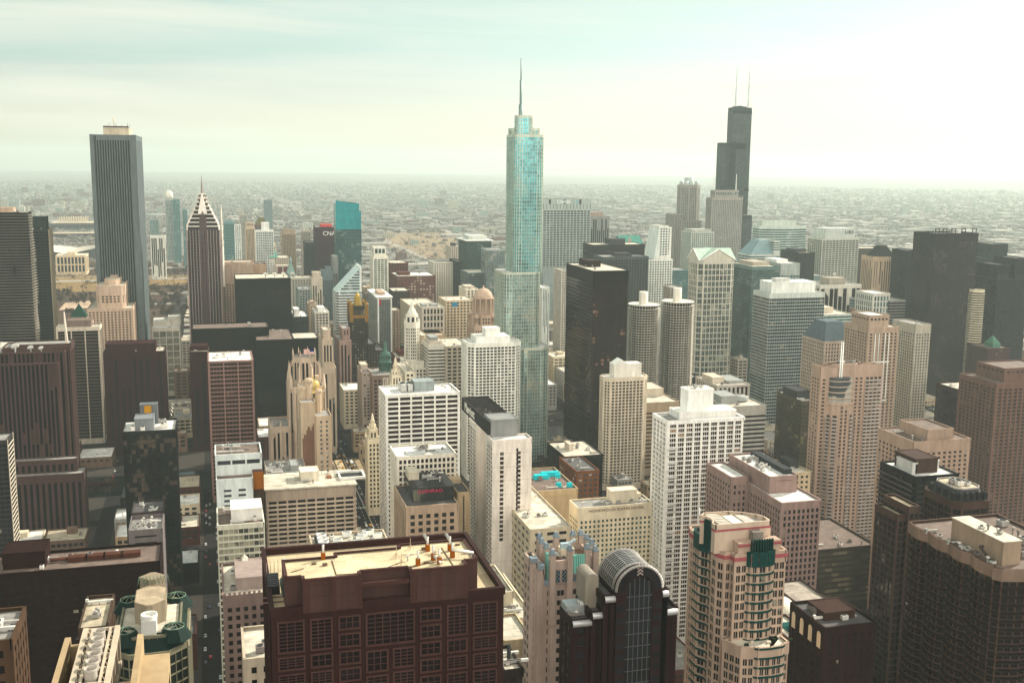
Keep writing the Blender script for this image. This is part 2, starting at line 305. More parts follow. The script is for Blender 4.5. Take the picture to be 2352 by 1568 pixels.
# ------------------------------------------------------------------ ground
def gmat():
    m = bpy.data.materials.new("plain_ground"); m.use_nodes = True; n, l = m.node_tree.nodes, m.node_tree.links; p = n["Principled BSDF"]; p.inputs['Roughness'].default_value = .95
    t = n.new("ShaderNodeTexCoord")
    a = n.new("ShaderNodeTexNoise"); a.inputs['Scale'].default_value = .0016; a.inputs['Detail'].default_value = 9; a.inputs['Roughness'].default_value = .62; l.new(t.outputs['Object'], a.inputs['Vector'])
    r = n.new("ShaderNodeValToRGB"); e = r.color_ramp.elements; e[0].position = .36; e[0].color = (.055, .045, .036, 1); e[1].position = .66; e[1].color = (.17, .15, .115, 1); q = e.new(.5); q.color = (.10, .085, .068, 1); l.new(a.outputs[0], r.inputs[0])
    v = n.new("ShaderNodeTexVoronoi"); v.inputs['Scale'].default_value = .012; l.new(t.outputs['Object'], v.inputs['Vector'])
    vr = n.new("ShaderNodeValToRGB"); e = vr.color_ramp.elements; e[0].position = .0; e[0].color = (.05, .04, .035, 1); e[1].position = 1; e[1].color = (.3, .28, .23, 1); q = e.new(.85); q.color = (.13, .11, .085, 1); sp = n.new("ShaderNodeSeparateColor"); l.new(v.outputs['Color'], sp.inputs[0]); l.new(sp.outputs[0], vr.inputs[0])
    mx = n.new("ShaderNodeMixRGB"); mx.inputs[0].default_value = .5; l.new(r.outputs[0], mx.inputs[1]); l.new(vr.outputs[0], mx.inputs[2])
    b = n.new("ShaderNodeTexBrick"); b.inputs['Scale'].default_value = .01; b.inputs['Row Height'].default_value = 1.0; b.inputs['Brick Width'].default_value = 2.0; b.offset = 0; b.inputs['Mortar Size'].default_value = .06; b.inputs['Color1'].default_value = (0, 0, 0, 1); b.inputs['Color2'].default_value = (0, 0, 0, 1); b.inputs['Mortar'].default_value = (1, 1, 1, 1); l.new(t.outputs['Object'], b.inputs['Vector'])
    m2 = n.new("ShaderNodeMixRGB"); l.new(b.outputs[0], m2.inputs[0]); l.new(mx.outputs[0], m2.inputs[1]); m2.inputs[2].default_value = (.19, .18, .165, 1)
    l.new(m2.outputs[0], p.inputs['Base Color']); return m
mb = MB(); mb.poly([(60*math.cos(0), 0, 0)] and [(31000*math.cos(2*math.pi*k/96), 31000*math.sin(2*math.pi*k/96), 0) for k in range(96)])
mb.build('ground', gmat(), kind='structure')
ASPH = M((.06, .055, .055), .9, var=.3, sc=.05); PAVE = M((.10, .088, .08), .9, var=.25, sc=.08); WATER = M((.008, .03, .03), .2, var=.2, sc=.02)
# streets: the downtown block plan (x = west, y = south of the viewpoint)
NS = [(-215, 18), (-95, 14), (-6, 16), (127, 24), (225, 13), (320, 15), (430, 16), (555, 16), (682, 16), (805, 22), (920, 15), (1040, 15), (1180, 14)]
EW = [(235, 20), (345, 15), (445, 15), (534, 15), (612, 18), (700, 15), (790, 15), (878, 15), (965, 14), (1180+60, 16), (1480, 15), (1610, 15), (1745, 15), (1880, 15), (2010, 15), (2140, 15), (2280, 16), (2420, 15)]
mb = MB(); mb.quad((-420, 20, .004), (1500, 20, .004), (1500, 2600, .004), (-420, 2600, .004)); mb.build('road', ASPH, kind='structure')
def riverY(x): return 1078 if x < 120 else 1078+(x-120)*.33
mb = MB(); xs = [-420, -200, 0, 120, 250, 400, 560, 760]
for a, b in zip(xs, xs[1:]): mb.quad((a, riverY(a)-34, .012), (b, riverY(b)-34, .012), (b, riverY(b)+34, .012), (a, riverY(a)+34, .012))
mb.build('river', WATER, kind='structure')
pv = MB()
xe = [-420]+[v for x, w in NS for v in (x-w/2, x+w/2)]+[1500]; ye = [40]+[v for y, w in EW for v in (y-w/2, y+w/2)]+[2600]
for i in range(0, len(xe)-1, 2):
    for j in range(0, len(ye)-1, 2):
        x0, x1, y0, y1 = xe[i], xe[i+1], ye[j], ye[j+1]
        if x1-x0 < 8 or y1-y0 < 8: continue
        lo = min(riverY(x0), riverY(x1))-38; hi = max(riverY(x0), riverY(x1))+38
        if x0 < 760 and y0 < hi and y1 > lo:
            if lo-y0 > 6: pv.box(x0, x1, y0, lo, .004, .15)
            if y1-hi > 6: pv.box(x0, x1, hi, y1, .004, .15)
        elif not (x1 < -60 and y0 > 1700) : pv.box(x0, x1, y0, y1, .004, .15)
pv.build('pavement', PAVE, kind='structure')
mk = MB()
for y in range(300, 1300, 9):
    for dx in (-4, 4): mk.quad((127+dx-.12, y, .011), (127+dx+.12, y, .011), (127+dx+.12, y+4, .011), (127+dx-.12, y+4, .011))
for x in (126.7, 127.3): mk.quad((x-.1, 300, .011), (x+.1, 300, .011), (x+.1, 1030, .011), (x-.1, 1030, .011))
for yy in (612, 700, 790, 878, 965):
    for k in range(10): mk.quad((117+k*2, yy-12, .012), (118+k*2, yy-12, .012), (118+k*2, yy-9, .012), (117+k*2, yy-9, .012))
mk.build('road_markings', M((.7, .68, .6)), kind='structure')
# ------------------------------------------------------------------ palette
WHITE, CREAM, BEIGE, PINK, TAN = M((.70, .70, .66)), M((.50, .45, .38)), M((.37, .29, .235)), M((.33, .235, .205)), M((.30, .22, .16))
BROWN, RED, BLACK, GREY, DGREY = M((.10, .055, .045)), M((.085, .026, .028)), M((.016, .015, .019), .5), M((.30, .31, .30)), M((.085, .085, .09))
BRICK, STONE, TEALW, SAND, UMBER = M((.16, .06, .045)), M((.36, .33, .28)), M((.16, .26, .26)), M((.46, .38, .29)), M((.055, .036, .034))
CONC, MAUVE = M((.38, .35, .31)), M((.10, .03, .06))
METAL, DMETAL, PALEM = M((.5, .5, .48), .5, .3), M((.08, .08, .08), .6), M((.72, .72, .68), .5)
GD, GB, GT = G((.014, .014, .018)), G((.028, .016, .014), (.16, .11, .08), .1), G((.025, .085, .09), (.25, .3, .28), .14)
GG, GL, GK = G((.02, .045, .04), (.3, .32, .25), .2), G((.05, .055, .06), (.55, .52, .45), .35), G((.009, .007, .009), (.028, .022, .021), .07)
GM = G((.10, .17, .17), (.3, .33, .3), .15, .05, .5)
R_TAN, R_WHITE, R_DARK, R_GREY, R_BROWN, R_CREAM = RM((.50, .43, .31)), RM((.78, .77, .72)), RM((.09, .085, .085)), RM((.30, .29, .27)), RM((.17, .12, .095)), RM((.62, .57, .46))
BUILT = []
def T(name, label, xl, xf, xr, yf, Y, st, wall, glass, roof, side=None, depth=None, pent=(), units=0, tiers=(), cat='skyscraper', span=None, ch=0, group=None, h=None, z0=0, slabm=None, width=None, big=3., done=True):
    x0, x1, y0, y1, hh = frame(xl, xf, xr, yf, Y, h, side, depth, width)
    cx, cy, a, d = (x0+x1)/2, (y0+y1)/2, (x1-x0)/2, (y1-y0)/2
    b = Bd(name, label, cx, cy, wall, glass, roof, span, cat, group, len(BUILT)); b.balm = slabm; BUILT.append((b, a, d, hh)); b.a, b.d, b.h = a, d, hh
    zt = hh-(st['par'] or 0)
    zl = zt
    if tiers: zl = zt
    pts = cham(-a, a, -d, d, ch) if ch else [(-a, -d), (a, -d), (a, d), (-a, d)]
    b.tier(pts, z0, zl, st)
    for (u0, u1, v0, v1, dz, ts) in tiers:
        X0, X1, Y0, Y1 = -a+2*a*u0, -a+2*a*u1, -d+2*d*v0, -d+2*d*v1
        b.rect(X0, X1, Y0, Y1, zl, zl+dz, ts or st); b.top = zl+dz
    for p in pent:
        u0, u1, v0, v1, dz, mt = p[:6]; zz = zl+(p[6] if len(p) > 6 else 0)
        b.pbox('penthouse', -a+2*a*u0, -a+2*a*u1, -d+2*d*v0, -d+2*d*v1, zz, zz+dz, mt, lip=.25)
    if units: b.units(-a+1.5, a-1.5, -d+1.5, d-1.5, zl+.03, units, big)
    if done: b.done()
    return b
GRID = S(3.6, 4.2, 1., 1.3); FINE = S(3.5, 3., .9, 1.3); VERT = S(3.8, 3.2, 1.1, .9, .7, .1); BAND = S(3.8, 6., 0., 1.5, .3, .35); CURT = S(3.9, 3., .18, .7, .16, .1)
WIDE = S(3.9, 6.5, 1., 1.2, .5, .35); MASON = S(3.9, 3.6, 1.9, 1.9, .3, .2); SLIT = S(200, 6., 3.8, .1, .6, .1, top=8, base=10)
# ---------- east of the Avenue, lake side
b = T('skyscraper', 'dark glass tower with a bright sunlit west end wall, behind the balcony tower', 60, 110, 119, 527, 1500, S(3.9, 5, .3, 1.5, .2, .25), M((.035, .04, .05), .4), GD, R_CREAM, pent=((.12, .86, .35, 1, 16, M((.06, .075, .08))),), units=2)
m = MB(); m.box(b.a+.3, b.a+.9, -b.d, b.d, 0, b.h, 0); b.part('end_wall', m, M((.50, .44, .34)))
b = T('office_tower', 'dark gridded office tower with pale columns and a boxed penthouse, beside the dark red hotel', 130, 227, 232, 750, 1250, S(3.7, 12.2, 1.1, 1.1, .7, .35, top=3), CREAM, GK, R_CREAM, pent=((.22, .80, .25, .95, 7.5, M((.2, .16, .14))),), units=5, span=M((.17, .13, .11)))
b = T('hotel', 'wide dark red brick hotel slab with vertical black window slits and a tan roof', 238, 378, 381, 805, 1190, S(210, 6.2, 4.4, .1, .5, .1, top=6, base=8, par=1.2), RED, GK, R_CREAM, depth=32, pent=((.02, .85, .2, .95, 8.5, RED),), units=4)
b = T('hotel', 'narrow dark red brick hotel wing standing against the pinkish gridded office block', 436, 480, 481, 806, 1190, S(210, 6.2, 4.2, .1, .5, .1, top=6, base=8), RED, GK, R_CREAM, side='W', depth=34, pent=((.02, .95, .3, .9, 5, RED),), units=2)
b = T('office_tower', 'pinkish brown office block with five framed bays of dark windows under a pale cluttered roof', 479, 580, 580.5, 826, 1000, S(3.9, 12.4, 1.0, 1.0, .8, .4, top=1.2, par=.6, mull=3), M((.26, .17, .15)), GB, R_WHITE, side='W', depth=50, units=9, big=4)
b = T('office_tower', 'broad black office slab with four white satellite dishes lined along its tan roof edge', 540, 541, 667, 640, 1430, S(3.9, 3.4, .3, 1.1, .25, .15, top=14), BLACK, G((.012, .010, .014), (.04, .027, .024), .12), R_CREAM, depth=62)
for k in range(4): dish(b, -b.a+38+k*11.5, -b.d+14, b.h-1, 3.2, az=.4)
b = T('office_tower', 'long low black office slab with a single dish on its brown roof', 442, 617, 618, 750, 1300, S(3.9, 3.4, .3, 1.1, .25, .15, top=10), BLACK, GK, R_BROWN, side='W', depth=42, units=3); dish(b, b.a-22, -b.d+12, b.h-1, 2.6)
b = T('office_tower', 'black office tower with a bare square brown roof, in front of the striped slanted tower', 580, 589, 674, 781, 1270, S(3.9, 3.4, .3, 1.1, .25, .15, top=12, par=.5), BLACK, GK, R_BROWN, depth=80, units=4)
b = T('office_tower', 'black office wing with a bare tan roof joined to the brown roofed black tower', 668, 675, 730, 777, 1285, S(3.9, 3.4, .3, 1.1, .25, .15, top=10, par=.5), BLACK, GK, R_CREAM, depth=42)
b = T('office_tower', 'dark grey green office block with a white roof, behind the tan roofed black wing', 666, 674, 708, 727, 1480, GRID, M((.07, .085, .09)), GK, R_WHITE, pent=((.1, .45, .2, .6, 9, WHITE),), units=5)
b = T('office_tower', 'beige stone office slab with a slim tall mast, beside the chevron topped tower', 508, 509, 583, 608, 1530, S(3.9, 3.6, 2, 1.8, .3, .2, top=26), BEIGE, GK, R_CREAM, depth=40, tiers=((.02, .97, .2, .95, 3, S(3, 60, 1, .5)),), units=3)
dish(b, -8, -b.d+9, b.h, 2.6); m = MB(); x = reach(at_Y(513, 640, 1530), EX, 513)+at_Y(513, 640, 1530).x-b.X; p = at_Y(513, 634, 1530); top = at_Y(508.5, 470, 1530); m.tube((p.x-b.X, p.y-b.Y, b.h-30), (p.x-b.X, p.y-b.Y, p.z+40), 2.1, 1.6, 8); m.tube((p.x-b.X, p.y-b.Y, p.z+40), (p.x-b.X, p.y-b.Y, top.z), 1.5, .4, 8); b.part('mast', m, M((.66, .62, .55)))
b = T('office_tower', 'beige stone wing with a carved attic band, next to the beige slab with the mast', 583, 583.5, 612, 607, 1545, S(4, 3.6, 2, 1.8, .3, .2, top=20), M((.36, .27, .21)), GK, R_DARK, depth=40, units=2)
# ---------- far tall ones of the south side
b = T('apartment_tower', 'slim teal glass apartment tower with framed white side bays, beyond the mast', 513, 514, 538, 512, 2900, S(3.8, 4, .3, 1.2, .25, .2), TEALW, GT, R_GREY, depth=30, pent=((.1, .9, .2, .9, 6, TEALW),))
b = T('apartment_tower', 'white framed apartment tower standing against the teal glass tower beyond the mast', 538, 538.5, 553, 516, 2900, S(4.5, 5.5, 1.6, 1.6, .5, .4), WHITE, GT, R_GREY, depth=28)
b = T('apartment_tower', 'far pale greenish apartment slab beyond the one with a hipped brown crown', 549, 550, 567, 494, 3300, GRID, STONE, GT, R_GREY, depth=26, pent=((.1, .9, .2, .9, 4, STONE),))
b = T('office_tower', 'far buff tower with set back top, between the teal tower and the white curved slab', 563, 564, 584, 524, 2500, VERT, SAND, GB, R_CREAM, depth=30, tiers=((.08, .92, .1, .9, 12, VERT),))
b = T('apartment_tower', 'far white apartment slab with a blank white roof block, before the brown hipped crown', 586, 587, 628, 530, 2300, S(3.4, 4.4, .7, 1.2, .4, .35), WHITE, GT, R_WHITE, depth=34, pent=((.35, .78, .2, .8, 17, WHITE),))
b = T('office_tower', 'far buff office block with a squared crown, below the pale far apartment slab', 645, 647, 679, 536, 2500, VERT, M((.33, .27, .21)), GB, R_GREY, depth=34, tiers=((.1, .95, .1, .9, 9, VERT),))
b = T('apartment_tower', 'far brown and white apartment block left of the dark red office tower', 692, 693, 714, 532, 2800, GRID, M((.30, .25, .21)), GT, R_GREY, depth=26, pent=((.1, .9, .2, .9, 5, STONE),))
b = T('apartment_tower', 'single far grey green apartment slab alone on the plain', 605, 606, 625, 459, 5200, GRID, M((.14, .18, .18)), GT, R_GREY, depth=30)
b = T('office_tower', 'tall dark red office tower with a bright roof and white lettering near its top', 721, 724, 770, 521, 2250, S(3.9, 3.2, .5, 1.5, .3, .32, top=20), MAUVE, G((.035, .008, .02), (.08, .03, .045), .1), R_WHITE, depth=40, pent=((.3, .85, .2, .8, 5, M((.45, .08, .08))),))
sign(b, 'CNA', b.a*.38, -b.d-.5, b.h-17.5, 12, M((.85, .85, .8), .5))
b = T('office_tower', 'lower slate grey office block in front of the dark red office tower', 700, 701, 724, 556, 2200, S(3.9, 3.2, .5, 1.5, .3, .32, top=14), M((.05, .06, .07)), GK, R_DARK, depth=40)
b = T('office_tower', 'slim grey concrete office slab behind the striped slanted tower', 764, 764.5, 776, 588, 1900, S(3.9, 4, 1, 1.5, .3, .3, top=30), M((.22, .23, .22)), GD, R_GREY, depth=30)
b = T('office_tower', 'blue grey gridded office block under the grey concrete slab', 738, 740, 765, 622, 1880, S(3.9, 3.4, .9, 1.4, .3, .25, top=16), M((.15, .19, .2)), GD, R_GREY, depth=40, pent=((.4, .9, .3, .9, 6, M((.15, .19, .2))),))
b = T('office_tower', 'pale gothic tower with dark vertical window bays and a battlemented top', 714, 716, 740, 638, 1800, S(60, 3.6, 1.7, 2, .5, .1, top=12), CREAM, GD, R_CREAM, depth=26, tiers=((.12, .88, .1, .9, 9, S(20, 3.2, 1.5, 1, .4, .1, top=3)),))
b = T('office_building', 'white terracotta office block with arched top floor, in front of the gothic tower', 722, 724, 755, 717, 1500, S(3.9, 3.9, 1.2, 1.5, .5, .3), M((.62, .58, .51)), GD, R_WHITE, depth=50, pent=((.25, .75, .2, .7, 6, WHITE),), units=4)
b = T('office_building', 'beige stone office block with deep cornice, next to the white terracotta block', 709, 711, 732, 700, 1570, S(4.2, 4.4, 1.9, 1.7, .4, .25), M((.44, .36, .28)), GD, R_CREAM, depth=40, pent=((.1, .6, .1, .6, 5, BEIGE),), units=2)
b = T('office_building', 'greenish grey department building with flat roof, behind the beige corniced block', 683, 686, 714, 664, 1750, S(4.2, 4.8, 1.9, 1.7, .4, .25), M((.26, .29, .27)), GD, R_GREY, depth=60, units=4)
b = T('office_building', 'long pale office building with rows of small windows, behind the black slab', 668, 669, 716, 640, 1950, S(4.2, 4.8, 2.2, 2, .3, .2), M((.40, .38, .33)), GD, R_CREAM, depth=50, units=5)
b = T('office_building', 'pale cream building with green copper mansard end, below the far white apartment slab', 618, 619, 663, 592, 2300, S(4.2, 4.8, 2, 2, .3, .2), M((.45, .40, .34)), GB, R_CREAM, depth=60, units=4)
m = MB(); m.loft([(-b.a, -b.d-2), (-b.a+17, -b.d-2), (-b.a+17, -b.d+16), (-b.a, -b.d+16)], b.h, [(-b.a+4, -b.d+3), (-b.a+13, -b.d+3), (-b.a+13, -b.d+11), (-b.a+4, -b.d+11)], b.h+13); b.part('mansard', m, M((.19, .38, .31)))
b = T('office_building', 'red brick theatre block with white framed panels, beside the green copper mansard', 634, 635, 664, 610, 2260, S(26, 13, 2.2, 3, .5, .4), CREAM, G((.13, .02, .04), (.16, .03, .05), .3, .7), R_CREAM, depth=40, units=2)
b = T('office_building', 'far cream corniced block with dark windows, in front of the white apartment slab', 597, 598, 634, 565, 2420, S(4.6, 5.2, 2, 2, .3, .2), M((.5, .46, .39)), GD, R_CREAM, depth=40, units=3, pent=((.5, .95, .2, .8, 6, CREAM),))
# ---------- near centre
b = T('office_tower', 'tall white gridded office slab with a grey plant room on its roof, above the avenue', 871.6, 887, 1054.5, 906.5, 860, S(3.85, 9.4, 1.35, 1.35, .7, .5, top=1.6, base=4), M((.74, .73, .68)), G((.022, .014, .013), (.16, .11, .09), .14), R_WHITE, pent=((.42, .70, .35, .78, 8, M((.28, .31, .31))),), units=3)
m = MB()
for k in range(2): m.box(-b.a+2*b.a*(.24+.09*k), -b.a+2*b.a*(.31+.09*k), -b.d*.35, b.d*.5, b.h-.5, b.h+5, 0); m.lathe(-b.a+2*b.a*(.275+.09*k), b.d*.05, [(2, b.h+5), (2, b.h+6), (1.7, b.h+6), (1.6, b.h+5.4)], 10, 1)
b.part('cooling_tower', m, [METAL, DMETAL])
b = T('office_tower', 'white square windowed office block with bare bright roof, in front of the taller white slab', 897, 913, 1046, 1048, 700, S(4.0, 3.05, 1.05, 1.25, .6, .45, top=1.6), M((.72, .68, .6)), G((.02, .015, .017), (.14, .10, .09), .1), R_WHITE, units=5, tiers=())
b = T('hotel', 'scalloped beige hotel slab with bowed sills across eleven bays and overhanging flat roof', 605.6, 612, 814.5, 1124, 720, S(3.15, 6.3, 1.2, 1.15, .6, 1.1, top=7.5, par=1.0, base=3), M((.40, .33, .27)), G((.012, .009, .011), (.10, .07, .06), .12), R_CREAM, depth=34, pent=((.40, .61, .35, .75, 8, M((.62, .58, .49))),), span=M((.52, .44, .36)))
b.pbox('rooftop_unit', b.a*.42, b.a*.53, -2, 4, b.h-1, b.h+1.4, M((.25, .13, .08))); m = MB()
m.box(-b.a-1.5, b.a+1.5, -b.d-1.6, b.d+1.5, b.h-.6, b.h+.35, 0, bottom=True); b.part('roof_slab', m, R_CREAM)
b.units(-b.a+3, b.a-3, -b.d+3, b.d-3, b.h+.4, 5, 2.5)
m = MB(); q0 = -b.a+2*b.a*.845; m.box(q0, q0+18, -8, -6.8, b.h+.4, b.h+2.2, 0); m.box(q0, q0+18, 8, 9.2, b.h+.4, b.h+2.2, 0); m.box(q0, q0+1.2, -6.8, 8, b.h+.4, b.h+2.2, 0); m.box(q0+16.8, q0+18, -6.8, 8, b.h+.4, b.h+2.2, 0); m.box(q0+1.2, q0+16.8, -6.8, 8, b.h+.4, b.h+.7, 1); b.part('roof_screen', m, [WHITE, DMETAL])
b = T('office_building', 'low flat building crowded with white rooftop units and round fans, behind the big brown tower', 711, 722, 897, 1268, 430, S(3.8, 5, 2, 2, .3, .2), M((.45, .39, .31)), GD, R_CREAM, units=4, cat='building')
g = random.Random(5)
for i in range(12): x, y = g.uniform(-b.a*.35, b.a*.85), g.uniform(-b.d*.8, b.d*.8); mm = MB(); mm.box(x-1.9, x+1.9, y-1.3, y+1.3, b.h-.7, b.h+1.2, 0); mm.box(x-1.5, x+1.5, y-1, y+1, b.h+1.2, b.h+1.35, 1); b.part('rooftop_unit', mm, [WHITE, GREY])
for i in range(4):
    mm = MB(); x, y = -b.a*.72, -b.d*.7+i*b.d*.42; mm.box(x-2.6, x+2.6, y-2.5, y+2.5, b.h-1, b.h+.6, 1); mm.lathe(x, y, [(2.2, b.h+.6), (2.2, b.h+1.7), (1.9, b.h+1.7), (1.8, b.h+.8), (.5, b.h+.8), (.5, b.h+1.2)], 16, 0); b.part('cooling_fan', mm, [METAL, DMETAL])
b = T('office_building', 'low grey roofed building tucked behind the scalloped beige hotel', 612, 614, 706, 1092, 820, MASON, M((.38, .32, .27)), GD, R_GREY, depth=44, units=8, pent=((.62, .8, .3, .7, 4, GREY),), cat='building')
b = T('hotel', 'small art deco hotel with a glass penthouse box, below the white square windowed office block', 919, 934, 1051, 1163, 650, S(4.6, 5.2, 2.3, 1.7, .5, .25, top=4.5), M((.40, .31, .24)), G((.02, .016, .018), (.16, .12, .1), .12), R_DARK, depth=46)
zt = b.h-1; b2 = MB(); b2.box(-b.a*.62, b.a-.3, -b.d*.55, b.d*.9, zt, zt+8.8, 0); b2.box(-b.a*.66, b.a+.2, -b.d*.6, b.d*.95, zt+8.8, zt+9.6, 1, bottom=True)
for k in range(16): q = -b.a*.62+k*(1.6*b.a/15.3); b2.box(q-.1, q+.1, -b.d*.55-.25, -b.d*.55-.01, zt, zt+8.8, 1)
b.part('glass_penthouse', b2, [G((.03, .032, .028), (.2, .19, .14), .3), DMETAL]); sign(b, 'CONRAD', b.a*.05, -b.d*.55-.6, zt+6.0, 2.9, M((.55, .06, .14), .5), sx=1.3)
b.pbox('penthouse', -b.a*.62, -b.a*.2, b.d*.2, b.d*.75, zt+9.7, zt+15, M((.5, .46, .38)), lip=.2); b.units(-b.a*.1, b.a*.9, -b.d*.4, b.d*.8, zt+9.7, 6, 3)
b = T('office_building', 'plain beige wing with paired small windows, between the art deco hotel and blank white slab', 1050, 1051, 1079, 1130, 668, S(4, 7, 4.5, 2.3, .2, .1), M((.46, .37, .26)), GD, R_DARK, depth=46, pent=((0, .9, .5, 1, 3, SAND),), cat='building')
# two-block hotel slab with end walls
b = T('hotel', 'blank white hotel slab with a dark lettered roof screen and narrow window columns', 1119, 1131, 1222, 1011, 640, S(200, 400, .1, .1, .1, .1, win=False), M((.72, .67, .61)), G((.03, .02, .018), (.3, .26, .2), .15), R_WHITE, done=False)
a, d, h = b.a, b.d, b.h; zt = h-1.1
def col(b, xs, w, z0, z1, fh, hh, y): 
    for x in xs:
        z = z1
        while z > z0: b.items.append((x, y, z-hh/2, 1., 0., w, hh, .95, 640.)); z -= fh
col(b, (-a+6.2,), 2.4, h-66, h-8, 2.95, 2.0, -d-.06); col(b, (-a+17.2,), 2.6, 8, h-8, 2.95, 2.0, -d-.06); col(b, (a-9.6,), 1.2, 40, h-6, 2.95, 2.2, -d-.06)
nw = int(2*d/4.2)
for k in range(nw):
    z = zt-4
    while z > 6: b.items.append((-a-.06, d-(k+.5)*(2*d/nw), z-1, 0., -1., 2.9, 1.9, .6, 660.)); z -= 2.95
m = MB()
for k in range(1, int(h/8.85)): z = h-k*8.85; m.box(-a, a, -d-.12, -d, z, z+.16, 0, bottom=True)
for k in range(48): z = zt-2.2-k*2.95; m.box(-a-.22, -a, -d, d, z-1, z-.1, 0, bottom=True)
b.part('ledge', m, M((.50, .45, .40)))
x0, x1, y0, y1, h2 = frame(1078, 1093, 1119, 973, 725, width=16)
b.rect(x0-b.X, x1-b.X, y0-b.Y, y1-b.Y, 0, h2-1, S(200, 400, .1, .1, .1, .1, win=False))
q = y1-y0; nw = int(q/4.2)
for k in range(nw):
    z = h2-5
    while z > 8: b.items.append((x0-b.X-.06, y1-b.Y-(k+.5)*(q/nw), z-1, 0., -1., 2.7, 1.9, .6, 740.)); z -= 2.95
b.rect(x0-b.X+6, a-3, y0-b.Y-60, y0-b.Y+8, 0, h2-4, S(200, 400, .1, .1, .1, .1, win=False))
b.done()
px0, px1 = -a+1.5, a-6; m = MB(); yb = y1-b.Y-12
m.box(px0, px0+.7, -d+14, yb, zt, zt+9, 0); m.box(px1, px1+.7, -d+14, yb, zt, zt+9, 0); m.box(px0+.7, px1, yb-.7, yb, zt, zt+9, 0)
for k in range(12): y = -d+34+k*(yb+d-34)/12; m.box(px0+.7, px1, y, y+.7, zt+7.6, zt+8.4, 0, bottom=True)
b.part('roof_screen', m, M((.085, .08, .08))); b.pbox('penthouse', px0+.7, px1, -d+12, -d+30, zt, zt+11, M((.24, .245, .24)), lip=.3); b.units(px0+3, px1-3, -d+35, yb-4, zt, 7, 4)
sign(b, 'Marriott', px0-.4, (-d+14+yb)/2+14, zt+2.2, 8.5, M((.8, .78, .7), .5), rz=-90)
b = T('apartment_tower', 'white gridded apartment tower with curved corner bays and stepped white roof blocks', 1058, 1077, 1198, 789, 1010, S(2.95, 3.5, .8, .95, .6, .45, top=3.2), M((.72, .72, .66)), G((.03, .032, .034), (.38, .36, .3), .2), R_WHITE, ch=6, pent=((.18, .82, .25, .9, 5.5, WHITE), (.38, .66, .4, .8, 13, WHITE)), units=2)
b = T('hotel', 'cream hotel block with a wide square window grid and dark lettering along its top', 1309, 1329, 1499, 1166, 640, S(3.25, 3.0, 1.45, 1.5, .3, .2, top=8.0, base=6), M((.64, .58, .46)), G((.035, .075, .07), (.3, .35, .3), .18), R_GREY, pent=((.48, .83, .35, .85, 8.5, M((.62, .57, .47))), (.80, .9, .45, .8, 5, M((.6, .55, .45)))), units=7, done=False)
for k in range(7):
    x = -b.a*.38+k*(b.a*1.2/6); b.items.append((x, -b.d-.06, b.h-6.8, 1., 0., 4.4, 3.2, 1, 640.))
b.done(); sign(b, 'HOMEWOOD SUITES HOTEL', b.a*.02, -b.d-.5, b.h-3.4, 2.4, M((.22, .17, .13)), sx=1.25)
b = T('department_store', 'windowless tan panelled store with turquoise tarpaulins on its dark roof', 1180, 1182, 1327, 1131, 700, S(30, 9, .5, .4, .25, .2, top=3), M((.42, .34, .24)), M((.40, .325, .235)), R_BROWN, depth=56, units=4, cat='store')
for k, (x, y, w, q) in enumerate(((.25, .15, 6, 3.4), (.62, .35, 8, 3), (.52, -.65, 2.2, 1.6), (.85, -.72, 2.2, 1.6), (.78, .1, 2, 1.4))):
    mm = MB(); mm.loft(rrect(b.a*x-w, b.a*x+w, b.d*y-q, b.d*y+q, 1.2, 3), b.h-1, rrect(b.a*x-w*.85, b.a*x+w*.85, b.d*y-q*.7, b.d*y+q*.7, .8, 3), b.h+1.9)
    o = mm.build('tarpaulin', M((.02, .42, .46), .5)); o.location = (b.X, b.Y, 0); tag(o, 'turquoise tarpaulin tied over machinery on the tan panelled store roof', 'tarpaulin', 'turquoise tarpaulins on the store roof')
b = T('office_building', 'broad cream terrace roofed podium between the panelled store and the ornate pinnacled tower', 1216, 1218, 1312, 1215, 600, S(5, 9, 3, 3, .2, .1), M((.5, .44, .34)), GD, R_CREAM, depth=90, units=7, cat='building')
b = T('office_building', 'red brick loft building with paired windows, in front of the dark flat roofed block', 1303, 1325, 1376, 1082, 790, S(4.2, 4.4, 1.6, 1.8, .35, .2), M((.22, .10, .06)), GL, R_DARK, depth=44, units=5, cat='building')
b = T('office_building', 'dark windowless block with a pale roof terrace, at the foot of the black glass tower', 1285, 1297, 1385, 1048, 860, S(30, 9, .4, .3, .2, .15, top=2), M((.045, .035, .04)), BLACK, R_CREAM, depth=50, pent=((.3, .42, .4, .65, 6, CREAM),), units=3, cat='building')
b = T('apartment_tower', 'slender beige apartment tower with vertical ribs and gabled white roof house', 1376, 1392, 1490, 868, 950, S(3.0, 3.7, 1.0, 1.0, .8, .45, top=3), M((.56, .50, .41)), G((.03, .026, .026), (.26, .22, .18), .15), R_WHITE, ch=5, pent=((.22, .86, .2, .85, 13, M((.68, .66, .6))),), done=False)
m = MB(); zz = b.h+12; m.loft([(-b.a*.56, -b.d*.6), (b.a*.1, -b.d*.6), (b.a*.1, b.d*.6), (-b.a*.56, b.d*.6)], zz, [(-b.a*.24, -b.d*.6), (-b.a*.22, -b.d*.6), (-b.a*.22, b.d*.6), (-b.a*.24, b.d*.6)], zz+4.5); b.part('gable_roof', m, WHITE); b.done()
b = T('office_tower', 'tan banded office block half hidden behind the white balcony tower', 1471, 1480, 1560, 925, 990, S(3.9, 7, 0, 2.1, .3, .4, top=9), M((.36, .29, .22)), GB, R_CREAM, depth=70, pent=((.3, .9, .45, .9, 8, CREAM),), units=3)
